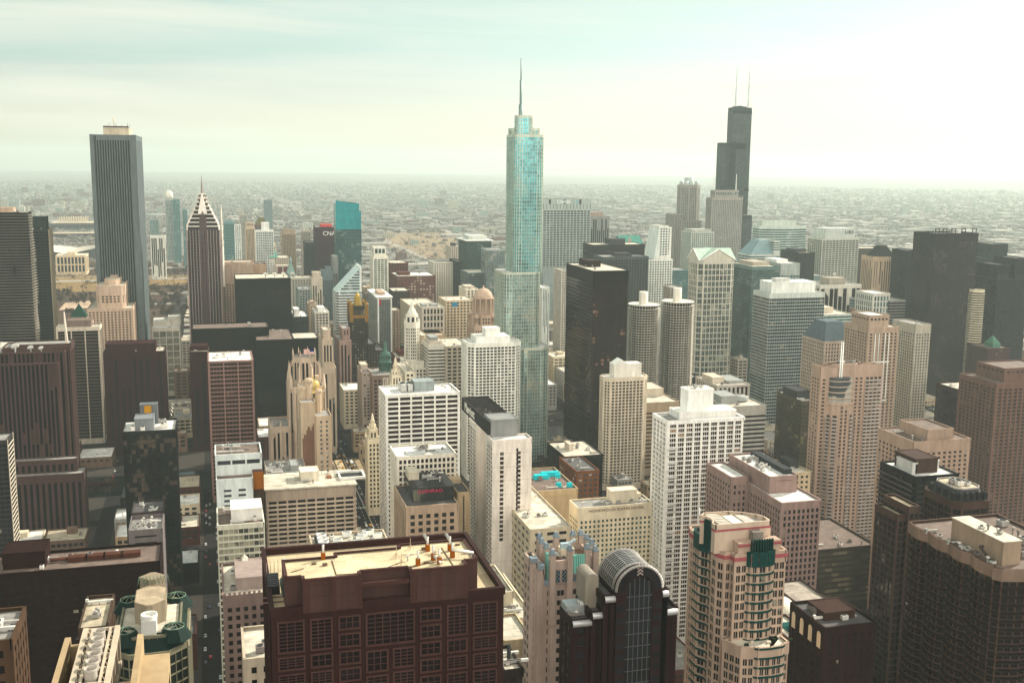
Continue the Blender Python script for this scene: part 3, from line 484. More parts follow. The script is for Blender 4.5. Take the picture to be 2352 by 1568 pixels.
b = T('office_tower', 'grey banded office block with a round roof tank, peeking out beyond the white balcony tower', 1653, 1664, 1759, 934, 860, S(3.9, 7, 0, 2.0, .3, .4, top=8), M((.35, .34, .31)), GD, R_CREAM, depth=50, pent=((.1, .5, .3, .8, 7, GREY),), units=4)
m = MB(); m.lathe(b.a*.35, 0, [(8, b.h), (8, b.h+3), (.5, b.h+4)], 20); b.part('roof_tank', m, GREY)
b = T('apartment_tower', 'bright white balcony tower with a windowless white roof block and planted terrace', 1503, 1534, 1707, 966, 620, S(3.1, 5.6, 1.35, .75, .9, .5, top=1.4, mull=2, base=4), M((.78, .77, .73)), G((.028, .018, .017), (.30, .20, .12), .16), R_GREY, done=False)
b.balm = [WHITE, M((.55, .55, .52), .4)]
a, d, h = b.a, b.d, b.h; b.pbox('penthouse', -a*.36, a*.33, -d*.25, d*.75, h-1, h+17, M((.82, .82, .78)), lip=.5); b.pbox('roof_block', -a*.62, a*.9, -d*.55, d*.9, h-1, h+3.2, M((.74, .73, .69)), lip=.5)
for k in range(28): b.bal.append(((-a, -d), (1, 0), (0, -1), 7.2, 1.9, 8+k*4.6)); b.bal.append(((-a, d*.1), (0, -1), (-1, 0), 7, 1.9, 9+k*4.6))
b.units(-a*.3, a*.3, -d*.2, d*.7, h+17, 4, 2.5); b.done()
# ---------- river and south
b = T('office_tower', 'striped white and dark office block with a stepped pale roof, beside the slim octagonal tower', 968, 985, 1022, 792, 1230, S(3.9, 7, 0, 2.0, .3, .35, top=5), M((.66, .64, .57)), GD, R_WHITE, pent=((.1, .9, .15, .9, 4, CREAM), (.2, .7, .25, .8, 8, GREY)), units=3)
b = T('office_tower', 'slim cream stepped tower, between the terracotta block and the ribbed brown tower', 729, 735, 771, 845, 1150, S(60, 3.4, 1.6, 1.2, .5, .1, top=6), M((.43, .36, .29)), GD, R_CREAM, depth=40, tiers=((.2, .85, .05, .95, 30, S(60, 3, 1.4, 1.2, .5, .1, top=5)), (.3, .75, .15, .85, 40, S(60, 2.8, 1.3, 1, .4, .1, top=10))))
b = T('office_tower', 'ribbed pinkish brown office tower beside the dark gold topped tower', 774, 780, 806, 783, 1330, S(80, 3.6, 1.9, 1, .6, .1, top=4), M((.30, .215, .185)), GD, R_GREY, depth=50, tiers=((.35, 1, .2, .9, 14, S(40, 3.6, 2, 1, .4, .1)),))
b = T('office_tower', 'tall white gridded apartment tower with curved side and dark glass crown', 845, 857, 891, 590, 1790, S(3.6, 6.2, 1.3, 1.0, .6, .45, top=3, mull=1), M((.68, .66, .58)), G((.02, .06, .065), (.25, .33, .3), .25), R_WHITE, depth=34, tiers=((.08, .88, .1, .9, 16, S(14, 7, 1.6, .5, .5, .2, top=2)),))
b = T('apartment_tower', 'dark reflective glass tower in a white edge frame with a red panel', 846, 868, 899, 683, 1560, S(3.4, 2.6, .12, .3, .12, .1, top=2.5), M((.55, .55, .5)), G((.02, .035, .04), (.22, .25, .22), .15, .04), R_CREAM, pent=((.2, .7, .2, .6, 6, BEIGE),))
m = MB(); m.box(-b.a-.7, -b.a+1.4, -b.d-.8, -b.d-.3, 0, b.h, 0); m.box(b.a-1.4, b.a+.7, -b.d-.8, -b.d-.3, 0, b.h, 0); m.box(-b.a-2, b.a+2, -b.d-2, b.d+1, b.h-.5, b.h+.8, 0, bottom=True); b.part('edge_frame', m, WHITE)
m = MB(); m.box(-b.a+1.5, -b.a+4.2, -b.d-.7, -b.d-.25, b.h-11, b.h-2.5, 0); b.part('panel', m, M((.45, .03, .06)))
b = T('office_building', 'brown stone block with two tiers, at the foot of the dark gold topped tower', 805, 812, 884, 806, 1420, S(3.9, 3.6, 1.9, 1.9, .3, .2), M((.085, .07, .06)), G((.10, .08, .055), (.4, .36, .26), .4), R_DARK, depth=60, units=3, tiers=((.0, .72, .1, .9, 8, MASON),))
b = T('office_building', 'brown classical block with a columned top loggia, facing the avenue bridge', 846, 856, 907, 862, 1150, S(4.2, 4.2, 1.6, 1.7, .5, .25, top=4), M((.235, .175, .145)), GD, R_GREY, depth=46, units=2, done=False)
m = MB(); zz = b.h-16; m.box(-b.a*.1, b.a, -b.d-1.6, -b.d-.5, zz-2, zz, 0); m.box(-b.a*.1, b.a, -b.d-1.6, -b.d-.5, zz+11, zz+13, 0)
for k in range(8): m.lathe(-b.a*.05+k*b.a*.148, -b.d-1.1, [(.55, zz), (.5, zz+11)], 8)
b.part('colonnade', m, CREAM); m = MB(); m.lathe(b.a*.45, 2, [(7, b.h-1), (7, b.h+9), (8, b.h+9.3), (6.6, b.h+10), (6.4, b.h+16), (7, b.h+16.5), (5, b.h+20), (2.2, b.h+22), (2, b.h+28), (.3, b.h+33)], 20); b.part('cupola', m, M((.10, .17, .14))); b.done()
b = T('office_building', 'narrow pale office block on the avenue, beside the brown classical block', 829, 832, 851, 854, 1170, S(3.8, 4, 1.4, 1.4, .4, .2), M((.42, .35, .30)), GL, R_DARK, depth=40, pent=((.1, .9, .4, .9, 6, CREAM),))
b = T('office_building', 'cream white terracotta office block behind the white clock tower', 925, 931, 952, 853, 1030, S(4, 4, 1.5, 1.6, .5, .3), M((.66, .61, .50)), GD, R_CREAM, depth=50, units=3)
b = T('hotel', 'low dark red brick corner block by the slim octagonal tower', 898, 912, 944, 822, 1300, MASON, M((.15, .05, .05)), GL, R_CREAM, depth=44, pent=((.3, .8, .4, .9, 6, BRICK),), units=3)
b = T('office_building', 'brown brick hotel slab with small windows right of the framed glass tower', 896, 900, 918, 712, 1600, S(3.8, 4, 2.4, 2.2, .2, .1), M((.34, .26, .2)), GD, R_CREAM, depth=30)
b = T('office_building', 'dark brick corner block with a pale flat roof, below the red arcaded store', 898, 902, 941, 668, 1760, S(3.9, 3.8, 1.8, 1.8, .3, .2), M((.085, .065, .065)), GD, R_CREAM, depth=50, units=3)
b = T('office_building', 'long buff civic building with many small windows, behind the slim octagonal tower', 920, 940, 1003, 700, 1650, S(4.1, 4.2, 2, 2, .4, .25), M((.50, .43, .33)), GD, R_CREAM, depth=80, units=5)
b = T('office_building', 'pale classical building with tall dark pilaster bays, behind the slim octagonal tower top', 962, 970, 1020, 706, 1480, S(9, 4.6, 2, 2.6, .6, .3), M((.50, .46, .39)), GD, R_CREAM, depth=46, pent=((.1, .3, .3, .7, 3, GREY), (.5, .8, .3, .7, 3, GREY)), units=3)
b = T('office_building', 'buff building with square windows and one blue panel, east of the domed tower', 1018, 1024, 1088, 690, 1520, S(4.2, 4.6, 2, 1.9, .4, .25), M((.47, .40, .30)), GD, R_CREAM, depth=50, units=5)
m = MB(); m.box(-b.a*.55, -b.a*.18, -b.d-.7, -b.d-.2, b.h-9, b.h-3, 0); b.part('panel', m, M((.05, .22, .34)))
b = T('office_building', 'stepped tan block with recessed roof storeys, in front of the buff square windowed building', 963, 968, 1042, 790, 1310, S(4.2, 5, 2.4, 2.2, .3, .2), M((.37, .28, .2)), GD, R_CREAM, depth=60, tiers=((.05, .8, .2, .9, 9, S(9, 14, 9, 4, .2, .1)), (.25, .85, .45, .9, 9, S(9, 14, 9, 4, .2, .1))), units=5)
b = T('office_building', 'wide grey buff office block with triple windows, behind the curved corner apartment tower', 1018, 1024, 1077, 795, 1225, S(4.4, 6.4, 2, 1.9, .4, .25), M((.43, .38, .31)), GD, R_CREAM, depth=60, units=4)
b = T('store', 'long red brick store with an arcade of round windows and pale roof', 896, 912, 1000, 634, 1850, S(5, 5.2, 2.2, 2.4, .3, .2), M((.21, .085, .065)), GL, R_WHITE, depth=70, units=5, pent=((.1, .4, .3, .7, 5, BRICK),), cat='store')
b = T('office_building', 'dark red brick block with white roof hatch, left of the red arcaded store', 893, 897, 937, 604, 2010, S(5, 5.2, 2.2, 2.4, .3, .2), M((.19, .07, .06)), GD, R_CREAM, depth=60, units=2)
b = T('office_building', 'cream corner building with rows of punched windows, before the green arched roof', 984, 996, 1056, 602, 1930, S(4, 4.4, 1.9, 1.9, .4, .2), M((.6, .58, .5)), GD, R_GREY, depth=50, units=3)
b = T('apartment_tower', 'cream apartment block with stacked dark balconies, left of the domed tower', 1064, 1071, 1099, 664, 1640, S(3.8, 5, 2.2, 1.5, .5, .4), M((.62, .58, .49)), GD, R_CREAM, depth=50, pent=((.1, .8, .3, .8, 4, CREAM),), units=2)
b = T('office_building', 'cream twelve storey office block with square window pairs, near the bare railway land', 1021, 1036, 1057, 566, 2500, S(4.4, 5.5, 2, 2.1, .4, .25), M((.48, .43, .36)), GD, R_CREAM, depth=60, pent=((.3, .7, .3, .7, 7, DGREY),))
b = T('apartment_tower', 'slim teal glass apartment pair beyond the bare railway land', 1057, 1060, 1083, 545, 2700, S(3.8, 4, .6, 1.4, .3, .3), M((.4, .46, .44)), GT, R_WHITE, depth=40, tiers=((.62, 1, 0, 1, 7, S(3.8, 4, .6, 1.4, .3, .3)),))
b = T('office_tower', 'dark green glass office tower with a thin overhanging white roof slab', 1060, 1073, 1128, 553, 1950, S(4.1, 4.5, .35, .9, .35, .25, top=4, mull=1), M((.10, .14, .13)), G((.02, .04, .04), (.2, .22, .18), .1, .05), R_WHITE, depth=70, pent=((.15, .9, .2, .9, 9, M((.5, .52, .48))),))
m = MB(); m.box(-b.a-4, b.a+4, -b.d-4, b.d+3, b.h-.4, b.h+.7, 0, bottom=True); b.part('roof_slab', m, WHITE)
b = T('office_tower', 'low banded grey glass office block at the base of the dark green glass tower', 1072, 1076, 1122, 626, 1800, S(3.9, 6, 0, 1.3, .2, .25), M((.13, .19, .19)), GD, R_CREAM, depth=60)
b = T('office_tower', 'narrow dark slate slab wall beside the dark green glass tower', 1042, 1048, 1062, 600, 1900, S(200, 100, .1, .1, .1, .1, win=False), M((.045, .055, .06)), None, R_DARK, depth=60)
b = T('office_tower', 'mirrored slant fronted glass block between the dark green tower and the teal glass skyscraper', 1110, 1118, 1160, 573, 1780, S(4, 3, .14, .3, .1, .08), M((.3, .34, .33)), G((.10, .14, .14), (.4, .42, .38), .25, .05, .35), R_GREY, depth=40)
# ---------- loop towers, west
b = T('office_tower', 'white striped tower behind the rounded teal skyscraper and the black glass tower', 1245, 1246, 1262, 660, 1350, S(80, 2.4, 1.1, .5, .5, .1), M((.6, .62, .58)), GT, R_WHITE, depth=30)
b = T('office_tower', 'dark flat roofed courthouse tower with a boxed penthouse', 1356, 1362, 1481, 562, 1720, S(6, 5.2, .4, 1.4, .3, .2, top=5), M((.05, .045, .05)), GK, R_CREAM, pent=((.38, .68, .3, .8, 9, DGREY),), depth=50)
b = T('office_tower', 'dark green office tower with a framed flat roof, in front of the courthouse tower', 1376, 1386, 1489, 590, 1560, S(4.0, 4.6, 1.2, 1.2, .5, .3, top=4), M((.10, .115, .11)), GK, R_GREY, depth=44, pent=((.35, .7, .3, .8, 5, DGREY),))
b = T('office_tower', 'narrow pale limestone slab behind the black glass tower', 1289, 1290, 1302, 620, 1500, S(3.8, 4, 1.6, 1.6, .3, .2), M((.45, .43, .38)), GD, R_CREAM, depth=36)
b = T('office_tower', 'tall white office tower with a slanted shoulder and square windows', 1466, 1491, 1545, 596, 1600, S(3.9, 4.4, 1.6, 1.7, .4, .25, top=2), M((.70, .70, .65)), GT, R_WHITE, depth=40, done=False)
a, d, h = b.a, b.d, b.h; z1 = at_Y(1520, 520, 1600).z; b.rect(-a*.2, a*.55, -d, d, h-1, z1, S(3.9, 4.0, 1.5, 1.6, .4, .25, top=3)); b.rect(a*.56, a, -d*.6, d, h-1, z1-3, S(3.9, 20, 3, 2, .4, .3))
m = MB(); m.poly([(-a*.62, -d, h), (-a*.2, -d, h), (-a*.2, -d, z1)]); m.quad((-a*.62, d, h), (-a*.62, -d, h), (-a*.2, -d, z1), (-a*.2, d, z1)); b.part('slanted_roof', m, M((.66, .7, .66), .3)); b.done()
b = T('office_building', 'black steel shed roof peak block with green gables, between courthouse and white tower', 1422, 1424, 1478, 560, 2000, MASON, STONE, GD, R_GREY, depth=40, done=False)
m = MB()
a, d, h = b.a, b.d, b.h; m.loft([(-a, -d), (a, -d), (a, d), (-a, d)], h, [(-a*.9, -1), (a*.9, -1), (a*.9, 1), (-a*.9, 1)], h+15)
m.poly([(-a*.5, -d-.5, h), (a*.1, -d-.5, h), (-a*.2, -d-.5, h+15)], 1); b.part('gable_roof', m, [M((.09, .24, .2)), STONE]); b.done()
b = T('office_tower', 'pale lower office tower in front of the two gothic crowned towers', 1583, 1588, 1640, 533, 1900, S(3.9, 4, 1.6, 1.6, .4, .2), M((.42, .44, .40)), GT, R_CREAM, depth=44, tiers=((.08, .92, .1, .9, 5, S(4, 4, 1.6, 1.6, .4, .2)),))
b = T('office_tower', 'broad teal office block with flat roof, low beyond the white slant shouldered tower', 1537, 1541, 1582, 620, 1750, BAND, M((.16, .24, .24)), GT, R_GREY, depth=44)
b = T('office_tower', 'beige vertical office tower low between the white tower and the pedimented tower', 1540, 1543, 1568, 660, 1500, S(4, 4, 1.6, 1.6, .4, .2), M((.37, .34, .29)), GD, R_GREY, depth=34, ch=4)
b = T('office_tower', 'slanted roof banded office block beyond the pedimented tower', 1714, 1724, 1790, 585, 1600, S(3.9, 6, 0, 1.6, .3, .35), M((.50, .52, .48)), GT, R_GREY, depth=44, done=False)
a, d, h = b.a, b.d, b.h; m = MB(); z1 = at_Y(1760, 553, 1600).z
m.loft([(-a, -d), (a*.6, -d), (a*.6, d), (-a, d)], h, [(-a*.05, -d*.2), (a*.6, -d*.2), (a*.6, d), (-a*.05, d)], z1); b.part('slanted_roof', m, M((.17, .25, .26), .25)); b.rect(a*.61, a, -d, d, h-1, z1-1, S(3.9, 6, 0, 1.6, .3, .35)); b.done()
b = T('office_tower', 'dark bronze office block between the curved banded tower and the bank tower', 1811, 1836, 1872, 580, 1600, GRID, M((.07, .075, .075)), GK, R_CREAM, depth=60, pent=((.1, .8, .3, .8, 5, DGREY),))
b = T('office_tower', 'tall bank tower with pale frame grid and a set back grey crown with lettering', 1873, 1889, 1973, 549, 1800, S(4, 6.8, .9, 1.5, .6, .35, top=2), M((.42, .42, .37)), G((.03, .045, .045), (.3, .3, .25), .1), R_GREY, depth=50, pent=((.12, .92, .1, .95, 20, M((.46, .49, .46))),))
sign(b, 'UBS', b.a*.52, -b.d*.8-.6, b.h+9, 9, M((.03, .03, .035)), sx=1.2)
b = T('office_tower', 'lower banded wing on the east flank of the pale frame bank tower', 1859, 1866, 1892, 632, 1720, S(3.9, 6, 0, 1.6, .3, .35), M((.33, .36, .33)), GT, R_GREY, depth=40)
b = T('office_tower', 'dark brown flat office slab right of the pale frame bank tower', 1973, 1974, 2028, 570, 1900, S(4, 4.5, 1.3, 1.4, .4, .2), M((.11, .085, .08)), GK, R_CREAM, depth=40)
b = T('office_tower', 'dark slab edge standing behind the tall dark bronze tower', 2084, 2086, 2110, 575, 1450, VERT, M((.035, .045, .05)), GK, R_DARK, depth=40)
b = T('office_tower', 'dark glass office tower with two stepped roof blocks at the far west', 2243, 2255, 2318, 592, 1500, CURT, M((.03, .06, .07)), GK, R_DARK, depth=50, tiers=((.35, 1, .1, .9, 22, CURT),))
b = T('apartment_tower', 'dark ribbed apartment tower pair at the far west edge', 2270, 2292, 2362, 640, 1200, S(3.3, 4, .6, 1.2, .5, .4), M((.06, .065, .075)), GK, R_DARK, depth=50, tiers=((.05, .45, .1, .9, 18, VERT), (.62, 1, .1, .9, 26, VERT)))
b = T('office_tower', 'dark white pinstriped office block with a round dish topped penthouse', 1868, 1884, 1977, 655, 1330, S(90, 7, .9, .5, 1.0, .1, top=4), M((.58, .56, .5)), GK, R_GREY, depth=46, pent=((.35, .75, .3, .8, 9, STONE),))
dish(b, 4, 0, b.h+9, 2.4)
b = T('office_tower', 'greenish glass tower with reflective flank, behind the boxy glass office tower', 1708, 1728, 1790, 612, 1360, S(3.9, 3, .14, .5, .12, .1, top=4), M((.14, .2, .19)), G((.05, .085, .08), (.25, .28, .24), .2, .05, .3), R_CREAM, depth=70, pent=((.3, .9, .3, .9, 5, STONE),))
b = T('office_tower', 'low white gridded wing beside the greenish reflective tower', 1792, 1794, 1837, 605, 1380, S(4, 4.5, .7, 1, .4, .3, top=16), M((.36, .39, .37)), GT, R_WHITE, depth=60, pent=((.1, .7, .3, .9, 5, WHITE),))
b = T('office_building', 'banded pale grey office block with stepped roof, beside the mansard roofed block', 1886, 1892, 1958, 722, 1200, BAND, M((.42, .44, .40)), GT, R_CREAM, depth=60, pent=((.05, .6, .3, .9, 7, CREAM),))
b = T('office_building', 'white framed classical office block with a dark mirrored flank', 2003, 2006, 2044, 674, 1260, S(8, 4.6, 1.8, 1.6, .7, .3, top=3), M((.55, .54, .49)), GT, R_WHITE, depth=40)
b = T('office_building', 'dark mirrored office block joined to the white framed classical block', 2044, 2045, 2080, 690, 1255, BAND, M((.25, .25, .24)), GK, R_DARK, depth=40)
b = T('office_building', 'small grey slab with ribbed windows behind the white framed classical block', 1978, 1986, 2006, 690, 1280, BAND, M((.3, .31, .3)), GT, R_GREY, depth=36)
b = T('office_building', 'brick block with stepped pyramid cap, left of the white framed classical block', 1958, 1962, 1978, 745, 1200, MASON, M((.2, .12, .1)), GD, R_BROWN, depth=26, done=False)
m = MB()
for k in range(4): q = 1-.24*k; m.prism([(-b.a*q, -b.d*q), (b.a*q, -b.d*q), (b.a*q, b.d*q), (-b.a*q, b.d*q)], b.h-1+k*5, b.h+4+k*5)
b.part('stepped_roof', m, M((.2, .13, .11))); b.done()
b = T('office_tower', 'tall boxy glass office tower with fine floor lines and a white roof box', 1731, 1768, 1895, 674, 1140, S(4.0, 3.0, .13, .55, .12, .3, top=5), M((.50, .53, .50)), G((.022, .035, .038), (.20, .17, .13), .18, .035, .0), R_GREY, pent=((.08, .88, .18, .9, 13, M((.72, .74, .7))), (.2, .45, .3, .6, 17, METAL)), units=4)
b = T('hotel', 'low hotel with black window bays and pale stepped roof, before the boxy glass tower', 1632, 1648, 1722, 885, 980, S(30, 5, 2.2, 3, .5, .2), M((.42, .40, .36)), GK, R_CREAM, depth=50, pent=((.05, .4, .3, .8, 6, CREAM), (.45, .95, .2, .8, 3, GREY)), units=5)
sign(b, 'WESTIN', b.a*.55, -b.d-.6, b.h-4.2, 3.2, M((.2, .02, .05)))
b = T('office_block', 'bronze glass office block with a dark boxed penthouse, beside the beige curved balcony tower', 1785, 1843, 1874, 921, 900, S(3.8, 4, .35, 1, .2, .15, top=3), M((.13, .11, .085)), G((.045, .038, .026), (.24, .19, .11), .25, .06), R_CREAM, pent=((.05, 1, .25, .8, 8, DGREY),), units=4)
b = T('apartment_tower', 'tan apartment tower with white vertical lines and a terraced crown', 1956, 1995, 2065, 752, 900, S(3.1, 4.4, 2.1, 1.5, .4, .3, top=5), M((.36, .285, .23)), GD, R_WHITE, depth=40, tiers=((.1, .75, .12, .85, 11, S(10, 4, 1.6, 1, .5, .2, top=2)),))
m = MB()
for x in (-.55, -.3, .1, .35): m.box(b.a*x-.4, b.a*x+.4, -b.d-1.2, -b.d-.5, b.h-70, b.h-6, 0)
for z in (72, 34): m.box(-b.a*.65, b.a*.45, -b.d-1.15, -b.d-.55, b.h-z-.6, b.h-z+.6, 0)
b.part('stripe_band', m, WHITE)
b = T('apartment_tower', 'slim pale apartment slab with a raised corner parapet, next to the tall dark bronze tower', 2052, 2104, 2138, 745, 960, S(3.1, 3.6, 1.3, 1.3, .4, .3, top=9), M((.38, .36, .31)), G((.035, .04, .04), (.26, .24, .2), .2), R_GREY, units=2)
b = T('office_tower', 'tall dark bronze tower with a crown of roof frames, the biggest at the west side', 2100, 2147, 2247, 536, 1210, S(4.1, 3.4, .5, 1.2, .35, .25, top=9, par=2), M((.048, .042, .046), .5), G((.022, .018, .02), (.075, .055, .05), .25), R_DARK)
for k, x in enumerate((-.95, -.6, -.2, .25, .75)):
    m = MB(); w = b.a*.13
    for xx in (x*b.a, x*b.a+w*1.3): m.box(xx, xx+.8, -b.d+1, -b.d+1.8, b.h-2, b.h+5)
    m.box(x*b.a-.4, x*b.a+w*1.3+1.2, -b.d+.9, -b.d+1.9, b.h+5, b.h+6, 0, bottom=True); b.part('roof_frame', m, M((.09, .075, .07)))
b.units(-b.a+6, b.a-6, -b.d+4, b.d-4, b.h-2, 6, 6)
b = T('apartment_building', 'dark red glass apartment block with a glass pyramid lantern on its corner', 2152, 2200, 2257, 893, 900, S(3.5, 3.4, .3, .8, .3, .2, top=4), M((.075, .02, .03)), GK, R_CREAM, units=3)
m = MB(); m.box(-b.a*.1, b.a*.35, -b.d-.8, -b.d+9, b.h-2, b.h+3, 0); m.loft([(-b.a*.1, -b.d-.8), (b.a*.35, -b.d-.8), (b.a*.35, -b.d+9), (-b.a*.1, -b.d+9)], b.h+3, [(b.a*.12, -b.d+4), (b.a*.13, -b.d+4), (b.a*.13, -b.d+4.1), (b.a*.12, -b.d+4.1)], b.h+11); b.part('lantern', m, M((.16, .2, .18), .2, .3))
b = T('apartment_building', 'far dark red brick block with small green pyramid roof behind the red glass block', 2262, 2270, 2320, 800, 1150, MASON, M((.12, .06, .06)), GD, R_BROWN, depth=40, done=False)
m = MB(); m.loft([(-b.a*.2, -b.d*.6), (b.a*.5, -b.d*.6), (b.a*.5, b.d*.2), (-b.a*.2, b.d*.2)], b.h+4, ngon(b.a*.15, -b.d*.2, .2, 4), b.h+14); m.prism([(-b.a*.2, -b.d*.6), (b.a*.5, -b.d*.6), (b.a*.5, b.d*.2), (-b.a*.2, b.d*.2)], b.h-1, b.h+4); b.part('pyramid_roof', m, M((.10, .2, .15))); b.done()
b = T('apartment_tower', 'brown brick tower with deep vertical recesses and a stepped top at the west edge', 2264, 2290, 2420, 880, 760, S(3.2, 5.0, 1.7, 1.2, .9, .5, top=4), M((.20, .125, .105)), G((.03, .028, .026), (.16, .13, .1), .2), R_BROWN, depth=46, tiers=((.22, 1, .15, .9, 11, S(4, 5, 2, 1.5, .5, .3)),))
b = T('apartment_tower', 'beige rooftop of a twin apartment tower with stepped parapets, behind the black balcony tower', 2060, 2100, 2229, 1014, 600, S(3.0, 4.2, 2.1, 1.5, .3, .2, top=7), M((.35, .265, .215)), GD, R_BROWN, depth=40, tiers=((.26, .72, .05, .8, 7, S(8, 60, 3, 2, .2, .1, top=5)),), units=3)
b = T('office_building', 'low cream block with square windows behind the classical pink stone building', 1794, 1812, 1862, 1086, 700, S(4, 4, 2, 2, .3, .2), M((.5, .42, .31)), GD, R_CREAM, depth=36, units=4, pent=((.5, .9, .4, .9, 5, DGREY),), cat='building')
b = T('office_building', 'low dark red brick block with a grey roof behind the white balcony tower', 1716, 1730, 1815, 1075, 760, MASON, M((.09, .028, .035)), GK, R_GREY, depth=50, units=8, cat='building')
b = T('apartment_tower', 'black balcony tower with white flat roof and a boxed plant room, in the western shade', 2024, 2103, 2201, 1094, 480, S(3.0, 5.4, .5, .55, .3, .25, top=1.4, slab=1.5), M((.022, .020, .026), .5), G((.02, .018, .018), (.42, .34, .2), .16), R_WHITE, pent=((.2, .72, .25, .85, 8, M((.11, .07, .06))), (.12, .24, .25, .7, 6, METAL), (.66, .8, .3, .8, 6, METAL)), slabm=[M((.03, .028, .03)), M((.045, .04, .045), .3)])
b = T('office_tower', 'pale pink classical stone tower with white stepped roofs and pilaster bays', 1757, 1796, 1885, 1154, 520, S(3.6, 2.9, 1.25, 1.3, .5, .2, top=3.5), M((.29, .215, .195)), GD, R_WHITE, depth=72, done=False)
a, d, h = b.a, b.d, b.h; b.rect(-a*.75, a*.7, -d*.45, d*.95, h-1, h+8, S(4, 60, 4, 3, .3, .2)); b.rect(-a*1.9, -a-.4, d*.1, d, 0, h+3, S(3.6, 3.4, 1.6, 1.5, .4, .2, top=4)); b.done()
b.units(-a*.6, a*.5, -d*.3, d*.8, h+8, 9, 3)
m = MB(); m.box(a*.25, a*.65, -d*.3, d*.85, h+7, h+11, 0); b.part('penthouse', m, M((.08, .085, .09)))
# ---------- near left
b = T('office_building', 'white panelled apartment block with scattered windows, in front of the grey roofed terrace', 496, 497, 580, 1101, 700, S(3.4, 7.6, 4.4, 1.8, .2, .15, top=6), M((.62, .66, .64)), G((.03, .035, .04), (.2, .22, .2), .2), R_BROWN, side='E', depth=40, tiers=((.0, 1.28, .3, .98, 13, S(6, 8, 1, 1.2, .4, .3, top=3)),), cat='building')
m = MB(); m.box(b.a+.3, b.a+7, -b.d+3, b.d, 0, b.h+2, 0); m.box(b.a+.3, b.a+7.2, -b.d+2.6, -b.d+3, b.h-9, b.h+2.3, 1); b.part('corner_wing', m, [M((.11, .06, .045)), M((.30, .12, .03))])
b.units(-b.a, b.a, -b.d+16, b.d-3, b.h+12, 4, 4)
b = T('hotel', 'white roofed hotel with curtained glass bands and a dark lettered sign', 499, 500, 606, 1206, 560, S(3.5, 2.6, .25, 1.0, .35, .4, top=1.6), M((.56, .55, .47)), G((.05, .05, .042), (.42, .4, .3), .45), R_BROWN, side='E', depth=30, pent=((.30, .98, .25, .8, 6.5, M((.72, .71, .66))),), units=4)
m = MB(); m.box(b.a-14.5, b.a-2.8, -b.d-1.2, -b.d-.7, b.h-27.5, b.h-18, 0); b.part('sign_board', m, M((.02, .03, .028)))
for t, z, sz, x in (('inn', b.h-22.0, 4.0, b.a-11.2), ('of', b.h-22.0, 2.6, b.a-5.2), ('chicago', b.h-26.4, 3.5, b.a-8.6)): sign(b, t, x, -b.d-1.35, z, sz, M((.8, .78, .68), .5))
b = T('office_building', 'old grey brick block with battlements and a flat cluttered roof, beside the big brown tower', 511, 513, 606, 1368, 420, S(3.4, 3.1, 1.5, 1.6, .3, .2, top=4), M((.22, .165, .15)), GK, R_CREAM, side='E', depth=36, width=17, pent=((.3, 1, .2, .8, 5, M((.3, .25, .23))),), units=5, cat='building')
m = MB()
for k in range(9): m.box(-b.a+k*2*b.a/9, -b.a+k*2*b.a/9+1, -b.d-.5, -b.d, b.h+.05, b.h+1.2)
b.part('battlement', m, M((.26, .2, .18)))
m = MB()
for k in range(2): m.loft([(-b.a*.4+k*9, b.d*.2), (-b.a*.4+8+k*9, b.d*.2), (-b.a*.4+8+k*9, b.d), (-b.a*.4+k*9, b.d)], b.h-1, ngon(-b.a*.4+4+k*9, b.d*.6, .2, 4), b.h+6)
b.part('skylight', m, M((.6, .58, .5), .4))
b = T('office_building', 'low building with a bare pale roof at the foot of the big brown tower', 559, 561, 606, 1512, 300, MASON, M((.42, .37, .3)), GK, R_CREAM, side='E', depth=22, width=12, cat='building', units=1)
b = T('office_building', 'reflective dark glass tower with crowded white roof machinery, by the shaded street', 281, 403, 418, 985, 760, S(3.3, 2.6, .1, .3, .1, .1, top=1.5, par=1.4), M((.05, .055, .055)), G((.012, .013, .013), (.095, .07, .052), .35, .05), R_WHITE, depth=34, pent=((.22, .58, .2, .7, 8, M((.2, .21, .22))), (.3, .64, .72, .95, 14, M((.16, .17, .18)))), units=7, big=5)
b.pbox('panel', -b.a+2*b.a*.38, -b.a+2*b.a*.52, b.d*.42, b.d*.44, b.h+6, b.h+12, M((.45, .25, .04)))
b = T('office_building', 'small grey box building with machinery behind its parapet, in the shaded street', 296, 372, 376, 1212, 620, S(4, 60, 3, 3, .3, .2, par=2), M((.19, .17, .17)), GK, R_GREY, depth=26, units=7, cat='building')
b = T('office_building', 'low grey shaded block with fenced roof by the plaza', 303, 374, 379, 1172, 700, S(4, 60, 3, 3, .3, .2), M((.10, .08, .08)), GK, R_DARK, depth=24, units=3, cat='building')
b = T('office_tower', 'narrow glass block at the west rim of the frame with a white edge grid', -60, 15, 28, 1010, 800, S(3.4, 3.4, .2, .9, .25, .3), M((.09, .08, .08)), GD, R_GREY, units=3)
m = MB(); m.box(b.a+.3, b.a+.7, -b.d, -b.d+.8, 0, b.h); m.box(b.a+.3, b.a+.7, b.d-.8, b.d, 0, b.h)
for k in range(int(b.h/3.4)): m.box(b.a+.3, b.a+.7, -b.d+.8, b.d-.8, k*3.4, k*3.4+.7, 0, bottom=True)
b.part('edge_grid', m, M((.55, .5, .42)))
b = T('office_building', 'dark flat roofed block with a bare tan roof before the balcony tower', -60, 50, 62, 800, 1120, MASON, M((.04, .028, .028)), GK, R_CREAM, units=4, depth=50)
